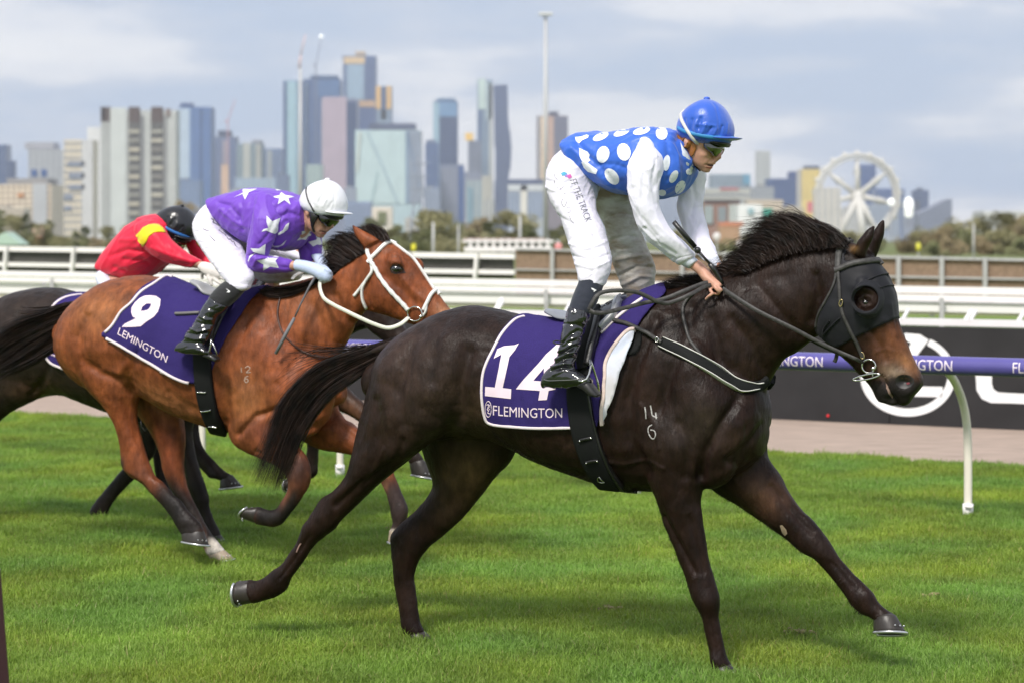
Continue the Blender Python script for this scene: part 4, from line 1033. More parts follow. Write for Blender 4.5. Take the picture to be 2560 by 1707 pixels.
def hairlock(pl, guides, n_, spread, rnd=.5, w0=0, w1=.0, wid=.0022, seed=3, t0=(0,.0), t1=(.75,1.0), jit=2.0, curl=0):
    """strands that follow a family of pixel guide curves (each a list of equal length); spread = lateral half width"""
    r = random.Random(seed); G_ = [np.array(g, float) for g in guides]; out_ = []
    for _ in range(n_):
        u = r.random()*(len(G_)-1); i = min(int(u), len(G_)-2); f = u-i
        g = G_[i]*(1-f)+G_[i+1]*f
        a = r.uniform(*t0); b = r.uniform(*t1); lat = r.uniform(-1,1)*spread; ph = r.uniform(0,6.28); K = len(g)
        gc = catmull([tuple(q) for q in g], 5); M_ = len(gc)-1; pts_ = []
        jx, jy = r.gauss(0,jit), r.gauss(0,jit)
        for k in range(7):
            t = a+(b-a)*k/6; q = t*M_; j = min(int(q), M_-1); p = gc[j]*(1-(q-j))+gc[j+1]*(q-j)
            w_ = w0+(w1-w0)*t + lat*(.35+.9*t)
            cv = curl*math.sin(ph+5*t)*t
            pts_.append(pl.pt(p[0]+jx*(.3+1.7*t)+cv, p[1]+jy*(.3+1.7*t)+cv*.6, w_))
        out_.append(pts_)
    return out_

# ------------------------------------------------------------------ LEADING HORSE, number 14
PL = Plane(-.416, 9.716, 22.5); pl = PL
horse = empty('racehorse', pl.pt(1400, 1640, 0)*1, 'near black racehorse in black eye hood galloping at the front with cloth 14', 'horse', 'racehorses galloping')
horse.location.z = 0
TORSO = [(958,905,938,1000,0,.08),(985,858,965,1055,0,.19),(1040,815,1015,1085,0,.255),(1105,781,1090,1100,0,.285),(1175,764,1170,1095,0,.29),(1240,772,1235,1100,0,.285),
 (1310,790,1300,1128,0,.285),(1390,802,1372,1163,0,.295),(1475,797,1455,1192,0,.295),(1555,765,1540,1218,0,.28),(1640,722,1635,1229,0,.245),(1725,740,1720,1225,0,.235),(1800,830,1800,1200,0,.225),(1860,900,1862,1172,0,.195),(1896,940,1894,1145,0,.135)]
NECK = [(1600,735,1780,1180,0,.15),(1655,714,1858,1110,0,.17),(1722,702,1912,985,0,.145),(1790,688,1958,905,0,.118),(1855,662,1998,878,0,.105),(1922,634,2028,852,0,.095),(1990,612,2055,830,0,.09),(2060,603,2078,800,0,.085),(2108,603,2122,775,0,.078)]
HEAD = [(2122,600,2040,760,0,.075),(2165,625,2040,812,0,.095),(2205,668,2052,845,0,.103),(2232,715,2075,868,0,.105),(2243,760,2097,888,0,.092),(2249,800,2117,904,0,.076),(2262,842,2138,925,0,.066),(2277,878,2157,945,0,.060),(2292,908,2176,966,0,.058),(2306,938,2190,990,0,.060)]
UPLIP = [(2262,900,2195,925,0,.055),(2296,925,2212,958,0,.062),(2311,950,2222,975,0,.060),(2300,974,2232,990,0,.052),(2284,992,2245,1002,0,.04)]
LOLIP = [(2180,930,2160,945,0,.040),(2206,945,2176,965,0,.040),(2222,965,2187,988,0,.038),(2236,985,2196,1004,0,.036),(2243,1000,2212,1008,0,.026)]
HIND_N = [(985,865,1185,900,-.10,.13),(930,945,1185,985,-.12,.155),(905,1030,1165,1055,-.13,.15),(891,1085,1125,1082,-.135,.125),(880,1140,1050,1128,-.14,.105),(864,1190,978,1186,-.14,.082),(832,1226,928,1230,-.14,.064),(804,1240,890,1267,-.14,.052),(786,1268,856,1299,-.14,.048),(771,1295,840,1321,-.14,.048),(757,1312,814,1340,-.14,.043),(744,1346,788,1363,-.14,.034),(724,1380,765,1396,-.14,.029),(703,1410,744,1424,-.14,.029),(684,1421,728,1446,-.14,.036),(660,1441,718,1472,-.14,.040),(646,1449,696,1490,-.14,.036),(632,1449,664,1500,-.14,.034),(621,1447,634,1508,-.14,.040)]
HIND_F = [(1035,960,1290,1000,.10,.12),(1045,1060,1297,1085,.12,.13),(1062,1145,1283,1145,.13,.11),(1080,1203,1234,1200,.13,.09),(1068,1240,1203,1243,.13,.075),(1035,1278,1165,1287,.13,.062),(1000,1308,1135,1317,.13,.054),(976,1338,1102,1345,.13,.05),(977,1372,1070,1372,.13,.047),(980,1405,1047,1405,.13,.042),(984,1440,1036,1440,.13,.034),(989,1480,1040,1480,.13,.030),(996,1520,1046,1520,.13,.032),(1002,1560,1052,1556,.13,.038),(1010,1588,1062,1576,.13,.037)]
FORE_N = [(1560,1000,1800,960,-.13,.10),(1585,1120,1800,1100,-.14,.11),(1618,1200,1768,1190,-.14,.09),(1641,1255,1755,1248,-.13,.074),(1655,1300,1758,1297,-.13,.063),(1676,1350,1765,1347,-.13,.055),(1695,1400,1773,1397,-.13,.048),(1712,1445,1786,1442,-.13,.045),(1726,1488,1799,1482,-.13,.049),(1742,1520,1802,1513,-.13,.045),(1754,1548,1798,1543,-.13,.034),(1762,1585,1805,1581,-.13,.029),(1770,1620,1813,1617,-.13,.031),(1773,1648,1820,1643,-.13,.039),(1779,1670,1830,1663,-.13,.036)]
FORE_F = [(1650,1120,1850,960,.10,.10),(1740,1195,1916,1085,.13,.10),(1800,1238,1920,1138,.14,.09),(1845,1266,1947,1180,.14,.08),(1890,1296,1973,1227,.14,.068),(1930,1323,2001,1268,.14,.058),(1966,1349,2034,1301,.14,.051),(2000,1379,2064,1338,.14,.049),(2030,1394,2083,1367,.14,.046),(2058,1421,2102,1395,.14,.034),(2085,1453,2130,1427,.14,.029),(2108,1482,2160,1457,.14,.031),(2126,1510,2184,1480,.14,.040),(2152,1536,2197,1503,.14,.035),(2172,1543,2218,1521,.14,.032),(2182,1549,2243,1538,.14,.040)]
EARS = [[(2130,632,2166,650,-.055,.030),(2140,606,2172,622,-.058,.030),(2153,588,2183,600,-.06,.024),(2168,572,2187,581,-.058,.016),(2182,563,2188,566,-.055,.007)],[(2158,622,2190,648,.055,.03),(2172,596,2204,612,.055,.03),(2184,574,2212,590,.055,.024),(2196,558,2213,568,.055,.016),(2208,548,2213,551,.055,.007)]]
mb = MB()
loft(mb, pl, TORSO, 3, 36, (1,.3), pw=2.25); loft(mb, pl, NECK, 3, 32, (0,1), pw=2.0); loft(mb, pl, HEAD, 3, 28, (1,.6), pw=2.3)
loft(mb, pl, UPLIP, 3, 20, (0,1), pw=2.3); loft(mb, pl, LOLIP, 3, 20, (0,1))
for L_ in (HIND_N, HIND_F, FORE_N, FORE_F): loft(mb, pl, L_, 3, 22, (.3,.4), pw=2.0)
for L_ in EARS: loft(mb, pl, L_, 3, 14, (0,.6))
# shoulder and chest masses on both sides
for w_ in (-1, 1):
    k = -30 if w_ > 0 else 0
    loft(mb, pl, [(1700+k,800,1640+k,860,.10*w_,.08),(1785+k,900,1640+k,960,.14*w_,.10),(1850+k,1000,1650+k,1080,.14*w_,.10),(1870+k,1090,1690+k,1160,.13*w_,.09),(1845+k,1150,1740+k,1200,.12*w_,.07)], 3, 20, (1,1))
    k = -62 if w_ > 0 else -30
    loft(mb, pl, [(1895+k,975,1835+k,1000,.08*w_,.07),(1922+k,1040,1820+k,1060,.085*w_,.075),(1924+k,1100,1830+k,1120,.085*w_,.07),(1906+k,1135,1850+k,1148,.08*w_,.05)], 3, 20, (1,1))
    loft(mb, pl, [(2172,700,2140,712,.075*w_,.03),(2200,735,2130,765,.08*w_,.035),(2205,775,2150,800,.07*w_,.03)], 3, 14, (1,1))
hmesh = fuse(mb, .0075, 6); GAIN[0] = 1.3
sculpt(hmesh, pl,
 lines=[([(1050,830),(1012,900),(1000,980),(1010,1060)], 16, -.012),([(1110,812),(1085,880),(1085,950)], 14, -.007),([(1172,880),(1150,960),(1148,1040),(1120,1090)], 18, -.016),([(1215,880),(1196,960),(1180,1050)], 16, -.006),
  ([(1640,800),(1600,900),(1572,1000),(1578,1100),(1620,1180)], 15, -.012),([(1730,770),(1715,860),(1672,950),(1650,1030)], 14, -.008),([(1780,800),(1800,900),(1845,980)], 16, -.010),
  ([(1843,1000),(1800,1060),(1765,1130),(1752,1190)], 13, -.016),([(1700,1060),(1720,1120),(1715,1190)], 12, -.010),([(1830,800),(1880,860),(1910,920)], 14, -.009),([(1900,720),(1960,790),(2000,840)], 13, -.009),([(1860,720),(1905,700),(1970,690)], 14, -.005),
  ([(2040,690),(2048,740),(2032,800)], 12, -.010),([(1905,1060),(1868,1110),(1820,1150)], 10, -.010),
  ([(940,1000),(950,1100),(960,1160)], 12, -.006),([(1010,1100),(990,1150),(900,1210),(840,1262)], 9, -.009),([(1660,1290),(1700,1360),(1738,1430)], 7, -.008),([(1722,1290),(1742,1360),(1760,1430)], 6, -.006),
  ([(1930,1215),(1990,1290),(2030,1330)], 8, -.007),([(772,1340),(735,1400),(700,1445)], 5, -.005),([(1775,1545),(1785,1600),(1790,1640)], 5, -.004),([(2080,1405),(2130,1465)], 5, -.004),
  ([(2170,820),(2200,860),(2215,900)], 8, -.006),([(2210,800),(2235,850),(2262,895)], 8, .004),([(2146,748),(2160,740),(2178,746),(2184,758)], 4, .007),([(2146,752),(2160,768),(2178,764)], 4, .006),([(2205,940),(2215,958),(2222,975),(2232,992)], 4.5, -.010),
  ([(1300,900),(1290,1000),(1296,1100)], 22, -.004)]
  + [([(1600,1010),(1640,1060),(1650,1120)], 4.2, .004),([(1500,1150),(1560,1160),(1620,1150),(1660,1170)], 4.5, .004),([(1700,1230),(1712,1300),(1730,1360)], 4, .003),([(960,1120),(940,1170),(900,1215)], 4.2, .004),([(2190,880),(2215,870),(2240,880)], 4, .003),([(2225,760),(2232,800),(2240,840)], 4, .003),([(1120,1160),(1130,1200),(1120,1250)], 5, .003)]
  + [([(1250+42*k,905),(1262+42*k,1010),(1290+42*k,1110)], 8, -.0028) for k in range(7)],
 lumps=[(1060,1000,50,80,20,.016),(960,930,30,56,15,.015),(1120,850,50,34,-20,.011),(1000,1130,54,28,-30,.012),(1120,930,30,60,15,.008),(1760,1010,50,60,40,.016),(1690,1110,44,44,0,.014),(1860,1060,30,54,10,.012),(1740,880,38,60,25,.011),(1620,900,30,60,10,.008),(1560,1120,60,22,8,.006),(1640,1060,24,40,20,.006),(1850,800,50,40,30,.006),
  (1700,1270,28,50,-15,.008),(1865,1230,40,34,30,.010),(2070,790,34,40,0,.008),(2165,752,20,20,0,-.012),(2160,722,24,8,10,.010),(2262,954,19,14,10,-.026),(2262,954,32,25,10,.013),(810,1290,22,20,30,.004),(1762,1505,20,18,0,.003)])
roughen(hmesh, .0035, 7, 3); roughen(hmesh, .0022, 24, 8); GAIN[0] = 1.0
BR = (.062,.034,.020)
paint(hmesh, (.0150,.0072,.0048), [(1050,860,70,50,-40,(.040,.024,.021),.7),(1150,840,50,60,10,(.022,.013,.011),.5),(1005,960,44,80,10,(.052,.026,.018),.75),(1090,930,40,60,0,(.030,.019,.017),.6),(1600,980,40,70,20,(.034,.018,.013),.6),(1680,860,50,50,0,(.026,.018,.015),.6),(1960,720,60,34,-20,(.032,.021,.019),.6),(1880,860,50,50,0,(.030,.018,.014),.5),(1840,1110,50,40,0,(.040,.023,.017),.6),(1440,1120,100,26,10,(.030,.017,.012),.6),(1090,1010,120,150,0,(.030,.019,.0135),.8),(1000,930,70,90,0,(.036,.022,.017),.6),(1210,1040,60,60,0,(.042,.026,.016),.7),(1165,1185,60,60,30,(.10,.060,.026),.9),(1120,1270,50,40,-40,(.045,.026,.014),.7),  # brown coat patches; the stifle and rump spots also paint in glints
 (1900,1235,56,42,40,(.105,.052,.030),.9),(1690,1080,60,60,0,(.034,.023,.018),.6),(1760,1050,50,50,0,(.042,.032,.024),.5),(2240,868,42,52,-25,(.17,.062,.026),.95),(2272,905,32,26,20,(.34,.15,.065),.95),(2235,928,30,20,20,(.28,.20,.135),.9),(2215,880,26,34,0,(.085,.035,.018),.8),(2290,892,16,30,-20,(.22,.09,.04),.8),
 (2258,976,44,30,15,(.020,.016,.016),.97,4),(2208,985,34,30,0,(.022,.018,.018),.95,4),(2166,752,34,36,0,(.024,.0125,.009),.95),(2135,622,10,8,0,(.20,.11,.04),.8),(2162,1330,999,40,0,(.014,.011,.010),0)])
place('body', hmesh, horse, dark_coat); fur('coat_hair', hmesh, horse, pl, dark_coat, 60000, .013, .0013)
hb = bvh_of(hmesh, horse)
# hoof set
hoof(pl, (622,1446,632,1509), (594,1452,596,1513), -.14, .040, horse, hoof_m, alu, hs=.052)
hoof(pl, (1014,1592,1066,1580), (1018,1614,1090,1604), .13, .04, horse, hoof_m, alu)
hoof(pl, (1780,1670,1833,1664), (1776,1698,1852,1690), -.13, .04, horse, hoof_m, alu)
hoof(pl, (2181,1552,2244,1539), (2184,1581,2266,1580), .14, .042, horse, hoof_m, alu, tilt=.30, hs=.056)
patch('chestnut', pl, hb, [(1950,1312),(1956,1311),(1966,1322),(1969,1332),(1963,1338),(1956,1330)], mat('horny_callus', (.30,.23,.15), .9, noise_amt=.3, noise_scale=200), horse, .003, 3)
q = MB(); e_, en = surf(hb, 2163, 756, pl, 0); q.ell(e_ - en*.009, .017,.017,.015); q.build('eye', eye_m, horse, True)
q = MB(); e_, en = surf(hb, 2263, 957, pl, 0)
patch('nostril', pl, hb, [(2238,947),(2246,938),(2260,935),(2274,938),(2285,947),(2285,958),(2276,967),(2262,972),(2248,969),(2240,960)], mat('nostril_dark', (.006,.004,.004), .5), horse, .0015, 4)
patch('gum', pl, hb, [(2214,957),(2219,962),(2226,978),(2233,992),(2230,995),(2222,985),(2215,970)], mat('gum', (.30,.20,.16), .4), horse, .002, 3)
patch('nostril_lining', pl, hb, [(2266,957),(2274,954),(2276,959),(2268,962)], mat('nostril_pink', (.16,.03,.035), .3), horse, .003, 3)
# freeze brand strokes
brand_m = mat('brand_white', (.40,.385,.37), .8, noise_amt=.4, noise_scale=120)
for ln in ([(1612,1016),(1614,1030),(1615,1047)],[(1626,1012),(1629,1028),(1631,1038),(1643,1043)],[(1639,1030),(1641,1047)],[(1631,1061),(1622,1066),(1620,1077),(1625,1090),(1633,1097),(1639,1088),(1636,1076),(1626,1074)]):
    strap('shoulder_brand', pl, hb, ln, .0055, brand_m, horse, off=.0006, th=.0006)
strap('shin_scar', pl, hb, [(753,1357),(747,1365),(741,1380)], .006, mat('scar_pink', (.28,.17,.14), .7), horse, off=.0008, th=.0006)
# tail and mane
g_tail = [[(1000,838),(940,862),(870,884),(810,905),(762,938),(722,978),(690,1028),(668,1090),(640,1160)],
          [(1000,850),(945,878),(885,903),(820,935),(775,968),(738,1012),(706,1068),(684,1130),(655,1195)],
          [(996,862),(945,895),(890,925),(830,958),(785,1000),(750,1050),(722,1108),(704,1160),(690,1210)],
          [(985,875),(935,912),(885,948),(832,985),(790,1030),(758,1082),(738,1130),(724,1168),(708,1205)]]
dock = MB(); loft(dock, pl, [(1005,835,985,880,0,.035),(950,858,935,892,0,.032),(900,876,890,908,0,.026),(850,896,845,915,0,.015)], 3, 12, (0,1)); 
r_ = hairlock(pl, g_tail, 5200, .06, seed=4, t0=(0,.3), t1=(.5,1.08), jit=3.4, curl=5, wid=.0026)
r_ += hairlock(pl, [[(960,855),(880,868),(800,880),(735,925),(690,985)],[(930,866),(860,872),(790,866),(740,850),(712,838)],[(900,872),(820,892),(745,925),(680,975),(640,1010)]], 70, .03, seed=5, t0=(0,.2), t1=(.7,1), jit=5, curl=5, wid=.0015)
hair('tail', r_, hair_blk, horse, 5, wid=.0021)
dock.build('tail_dock', hair_blk, horse, True)
man = [[(2122,606),(2095,588),(2050,580),(2005,588),(1985,600)],[(2098,604),(2075,580),(2030,568),(1985,572),(1955,585)],[(2060,606),(2045,575),(2010,556),(1968,548),(1935,556)],[(2020,612),(2005,580),(1975,556),(1935,550),(1895,562)],[(1980,618),(1965,592),(1938,574),(1905,572),(1872,582)],[(1945,630),(1930,608),(1905,598),(1880,602),(1862,618)],[(1905,645),(1892,628),(1872,624),(1852,632),(1835,650)],[(1860,668),(1846,656),(1826,656),(1806,668),(1790,682)],[(1812,692),(1796,680),(1776,682),(1756,692),(1742,702)],[(1765,706),(1748,696),(1726,694),(1704,694),(1680,688)],[(1725,712),(1708,706),(1686,704),(1668,704),(1650,706)],[(1695,722),(1682,722),(1668,724),(1656,726),(1645,722)]]
r_ = hairlock(pl, man[:8], 5600, .02, w0=-.055, w1=-.02, seed=7, t0=(0,.3), t1=(.40,1.18), jit=6.0, curl=8)
r_ += hairlock(pl, man[7:], 2000, .03, w0=-.05, w1=-.02, seed=8, t0=(0,.2), t1=(.35,1.05), jit=3.0, curl=2)
r_ += hairlock(pl, [[(p[0],p[1]+16) for p in g] for g in man[:8]], 4200, .008, w0=-.085, w1=-.06, seed=9, t0=(0,.35), t1=(.3,.8), jit=9, curl=5)
r_ += hairlock(pl, [[(p[0]+(6*i), p[1]-(0,2,7,12,14)[i]) for i, p in enumerate(g)] for g in man[:8]], 800, .025, w0=-.05, w1=-.015, seed=77, t0=(0,.5), t1=(.5,1.02), jit=6, curl=8)
r_ += hairlock(pl, man[1:8], 420, .03, seed=10, t0=(.2,.4), t1=(1.0,1.12), jit=9, curl=7, w0=-.04, w1=-.02)
hair('mane', r_, hair_blk, horse, 9, wid=.0018)

# short winter hair along the belly and the backs of the legs
r0 = random.Random(31); fr = []
for ln, d_, n_ in (([(1290,1124),(1335,1150),(1375,1164),(1425,1184),(1485,1198),(1560,1222),(1620,1226)], (-9,7), 900), ([(1777,1219),(1830,1258),(1882,1290),(1915,1312),(1945,1333),(1982,1360),(2007,1383)], (-5,8), 420), ([(2120,1502),(2137,1522),(2156,1538)], (-6,9), 160), ([(1640,1255),(1655,1300),(1676,1352),(1696,1402)], (-7,4), 300), ([(1215,1040),(1230,1080),(1262,1108),(1287,1126)], (4,9), 260), ([(660,1440),(684,1421),(703,1410)], (-7,-4), 80)):
    L_ = resample(ln, 2)
    for _ in range(n_):
        p = L_[r0.randrange(len(L_))]; x, y = p.x+r0.gauss(0,2), p.y-r0.random()*5
        c, nn_ = surf(hb, x, y, pl, -.001); e1 = pl.pt(x+d_[0]*r0.uniform(.4,1.1), y+d_[1]*r0.uniform(.4,1.1), pl.w(c)); dd = e1-pl.pt(x, y, pl.w(c))
        fr.append([c, c+dd*.6, c+dd*.95+Vector((0,0,.001))])
hair('coat_fringe', fr, hair_blk, horse, 32, wid=.0013, n=3)

# --- saddle cloth
# outline of the cloth on the near side
CL = [(1310,791),(1290,797),(1270,815),(1250,840),(1232,875),(1217,905),(1207,935),(1204,975),(1206,1012),(1212,1043),(1224,1060),(1275,1066),(1337,1070),(1422,1069),(1494,1066),(1501,1040),(1500,1000),(1510,950),(1512,912),(1525,880),(1550,850),(1575,830),(1592,822),(1612,792),(1637,765),(1660,742),(1668,728),(1640,690),(1560,700),(1480,740),(1390,760),(1310,750)]
sc_t = empty('saddle_cloth', pl.pt(1400,1000,-.3), 'purple saddle cloth numbered 14 with white binding on the leading horse', 'saddle cloth', 'numbered saddle cloths')
def folds(px0, px1, amp): 
    def f(co):
        x = proj(co)[0]; return amp*noise.noise(Vector((x*.012, co.z*3.1, 4)))+amp*.5*noise.noise(Vector((x*.03, co.z*2, 9)))
    return f
clo = shell('cloth', hmesh, pl, smooth2(CL, 2, True), cloth_m, sc_t, hb, off=.013, th=.004, fold=folds(0,0,.006)) if False else None
# the mesh of the body is in the horse's own coordinates: shift a copy to world space first
hworld = hmesh.copy(); hworld.transform(Matrix.Translation(horse.location))
clo = shell('cloth', hworld, pl, CL, cloth_m, sc_t, hb, off=.013, th=.004, fold=folds(0,0,.005))
cb = bvh_of(clo.data, sc_t)
def edge(name, ln, wpx, bvh, parent, m=trim_m, off=.002, mirror=True, th=.003, sub=4, P_=None): return strap(name, P_ or pl, bvh, ln, wpx/592, m, parent, off=off, th=th, sub=sub, mirror=mirror)
edge('binding', CL[0:15], 7, cb, sc_t); edge('binding', [(1592,822),(1612,793),(1637,766),(1660,742)], 8, cb, sc_t)
def T4(x0, y0, ps, k=4.0): return [(x0+a/k, y0+b/k) for a, b in ps]
patch('number', pl, cb, T4(900,700,[(1590,635),(1550,652),(1440,662),(1375,690),(1338,785),(1415,745),(1350,1072),(1255,1063),(1252,1155),(1510,1185),(1515,1088),(1430,1076),(1495,770),(1548,705)]), print_m, sc_t, .0022, 6)
patch('number', pl, cb, T4(900,700,[(1965,650),(2020,650),(1950,1000),(1992,1010),(1955,1090),(1888,1105),(1870,1195),(1785,1200),(1800,1105),(1560,1088),(1640,990),(1780,840),(1860,745)]), print_m, sc_t, .0022, 6, holes=[T4(900,700,[(1735,1005),(1842,880),(1836,1012)])])
lettering('lettering', 'FLEMINGTON', [(1233,1037),(1406,1043),(1406,1019),(1233,1012)], print_m, sc_t, pl, cb, .0022, bend=3)
edge('emblem_ring', [(1221+8*math.cos(t),1022+20*math.sin(t)) for t in np.linspace(0,6.28,17)], 1.6, cb, sc_t, print_m, .002, False, .0006, 2)
edge('emblem_monogram', [(1217,1012),(1222,1010),(1224,1018),(1217,1022),(1223,1027),(1218,1031),(1226,1034)], 2, cb, sc_t, print_m, .002, False, .0006, 3)
edge('emblem_monogram', [(1226,1012),(1220,1016),(1219,1025),(1225,1022)], 1.6, cb, sc_t, print_m, .002, False, .0006, 3)
lin = [(1590,829),(1575,831),(1551,851),(1526,881),(1514,912),(1512,950),(1502,1000),(1502,1040),(1505,1061),(1514,1040),(1526,1012),(1536,987),(1541,965),(1551,930),(1566,900),(1576,875),(1586,850)]
patch('lining_flap', pl, hb, lin, lining_m, sc_t, .028, 7, th=.004)
lb_ = BVHTree.FromObject([o for o in sc_t.children if o.name.startswith('lining')][0], bpy.context.evaluated_depsgraph_get()) if False else None
strap('binding', pl, hb, [(1590,829),(1575,831),(1553,852),(1529,882),(1517,912),(1515,950),(1505,1000),(1505,1040),(1507,1058)], .014, mat('stained_binding', (.74,.58,.53), .8, noise_amt=.15, noise_scale=60), sc_t, off=.031, th=.003)
gp = empty('wither_pad', pl.pt(1595,860,-.3), 'dark rubber pad showing in front of the white lining of cloth 14', 'pad'); patch('pad', pl, hb, [(1590,830),(1604,826),(1604,850),(1598,872),(1588,884),(1574,888),(1566,886),(1576,865),(1586,845)], leather_m, gp, .008, 6, th=.006)

# --- girth, saddle, stirrup
gi_t = empty('girth', pl.pt(1470,1100,-.3), 'broad black elastic girth with studded keepers under the leading horse', 'girth', 'girths')
strap('band', pl, hb, [(1446,925),(1449,960),(1450,1000),(1456,1050),(1467,1100),(1486,1150),(1510,1190),(1526,1211)], .100, leather_m, gi_t, off=.024, th=.004, mirror=True)
strap('edge_binding', pl, hb, [(1477,985),(1481,1010),(1487,1050),(1499,1100),(1518,1150),(1540,1190),(1558,1212)], .010, leather, gi_t, off=.027, th=.004, mirror=True)
for a, b in (((1453,1093),(1481,1090)),((1471,1146),(1497,1141))):
    strap('keeper', pl, hb, [a, ((a[0]+b[0])/2, (a[1]+b[1])/2-1), b], .012, leather, gi_t, off=.031, th=.003)
    for p in (a, b): c, n_ = surf(hb, p[0], p[1], pl, .034); MB().ell(c, .004,.004,.004, nu=8, nv=6).build('stud', steel, gi_t, True)
q = MB(); q.tube([surf(hb, x, y, pl, .032)[0] for x, y in ((1516,1190),(1508,1191),(1500,1188),(1498,1181),(1503,1178),(1508,1185),(1516,1188))], .0022, 6); q.build('hook', steel, gi_t, True)
strap('buckle_strap', pl, hb, [(1508,1188),(1520,1205),(1540,1219),(1562,1227),(1590,1225)], .014, leather, gi_t, off=.010, th=.003)
sd_t = empty('saddle', pl.pt(1470,780,0), 'small black racing saddle with grey seat under the rider in blue spots', 'saddle', 'racing saddles')
q = MB(); loft(q, pl, [(1372,772,1373,786,0,.05),(1395,775,1392,792,0,.10),(1430,786,1428,803,0,.13),(1480,782,1478,802,0,.12),(1525,760,1523,782,0,.09),(1558,738,1556,757,0,.05)], 4, 20, (1,1)); q.build('seat', mat('seat_leather', (.20,.21,.23), .25, spec=.6), sd_t, True)
patch('flap', pl, hb, smooth2([(1572,740),(1558,752),(1553,774),(1541,799),(1520,820),(1508,832),(1501,855),(1491,880),(1480,902),(1462,905),(1455,880),(1462,845),(1472,815),(1490,785),(1515,765),(1545,745)], 3, True), leather, sd_t, .034, 8, th=.006)
strap('flap_edge', pl, hb, [(1557,752),(1551,775),(1540,799),(1520,818),(1507,829)], .020, mat('flap_highlight', (.36,.36,.38), .3, spec=.6), sd_t, off=.043, th=.005)  # pale strip paints the highlight along the edge of the flap
strap('stirrup_leather', pl, hb, [(1500,790),(1490,820),(1478,850),(1466,880),(1460,905),(1462,925)], .045, leather_m, sd_t, off=.045, th=.005)
strap('stirrup_leather', pl, hb, [(1510,800),(1500,830),(1488,865),(1478,895),(1476,915)], .030, leather, sd_t, off=.050, th=.005)
WF = -.40
q = MB(); q.tube([pl.pt(x, y, w) for x, y, w in ((1476,900,WF+.03),(1476,918,WF),(1472,935,WF-.02),(1466,947,WF-.04),(1455,953,WF-.045),(1446,951,WF-.045))], .0045, 8)
q.tube([pl.pt(x, y, w) for x, y, w in ((1476,900,WF+.03),(1484,922,WF+.06),(1494,952,WF+.07),(1498,980,WF+.07))], .0045, 8); q.build('stirrup', steel, sd_t, True)
q = MB(); loft(q, pl, [(1462,948,1447,968,WF,.03),(1474,950,1462,976,WF,.035),(1490,970,1478,990,WF,.035),(1500,984,1490,993,WF,.03)], 3, 12, (.5,.5), pw=3); q.build('stirrup_tread', mat('rubber', (.02,.019,.019), .45), sd_t, True)

# --- hood
hd_t = empty('hood', pl.pt(2150,740,-.1), 'black stretch hood with round eye cups on the leading horse', 'hood')
HO = [(2104,606),(2122,596),(2150,600),(2200,630),(2225,680),(2250,728),(2262,790),(2247,794),(2225,803),(2195,816),(2162,831),(2137,843),(2112,858),(2090,868),(2062,852),(2042,830),(2038,812),(2048,782),(2068,745),(2084,712),(2090,675),(2092,635)]
eh, _ = surf(hb, 2168, 748, pl, 0); es, ez = pl.sz(eh)
shell('hood', hworld, pl, HO, lycra, hd_t, hb, off=.0045, th=.002, fold=lambda co: .003*noise.noise(co*14), extra=lambda co, s_, z_: (((s_-es)/.046)**2+((z_-ez)/.046)**2 > 1) & ((s_ < pl.sz(pl.pt(2126,612,0))[0]) | (z_ < pl.sz(pl.pt(2160,652,0))[1]) | (s_ > pl.sz(pl.pt(2205,640,0))[0])))
for sgn in (0, 1):
    V = []; Fc = []; K = 40; rings = [(1.34,.000),(1.30,.012),(1.18,.026),(1.02,.034),(.93,.030),(.90,.004)]
    for j, (k, h_) in enumerate(rings):
        for i in range(K):
            t = 2*math.pi*i/K; u_ = (k-.9)/.44; x = 2166+6*u_+(29+11*u_)*math.cos(t); y = 748+(30+19*u_)*math.sin(t)
            c, n_ = surf(hb, x, y, pl, .003); v = c + (-pl.n)*h_*(1.0+.75*math.cos(t-2.9)); V.append(pl.mirror(v) if sgn else v)
    for j in range(len(rings)-1):
        for i in range(K): f = (j*K+i, j*K+(i+1)%K, (j+1)*K+(i+1)%K, (j+1)*K+i); Fc.append(f if sgn else f[::-1])
    mk('eye_cup', V, Fc, lycra, hd_t, True)
strap('seam', pl, hb, [(2242,742),(2225,690),(2212,672)], .004, mat('seam_grey', (.05,.05,.055), .8), hd_t, off=.0065, th=.0015, mirror=True)
for ln in ([(2218,686),(2195,690),(2165,704)],[(2232,715),(2212,716),(2198,722)],[(2060,835),(2085,808),(2100,795)],[(2075,800),(2062,820),(2060,835)]): strap('fold', pl, hb, ln, .006, lycra, hd_t, off=.007, th=.004)

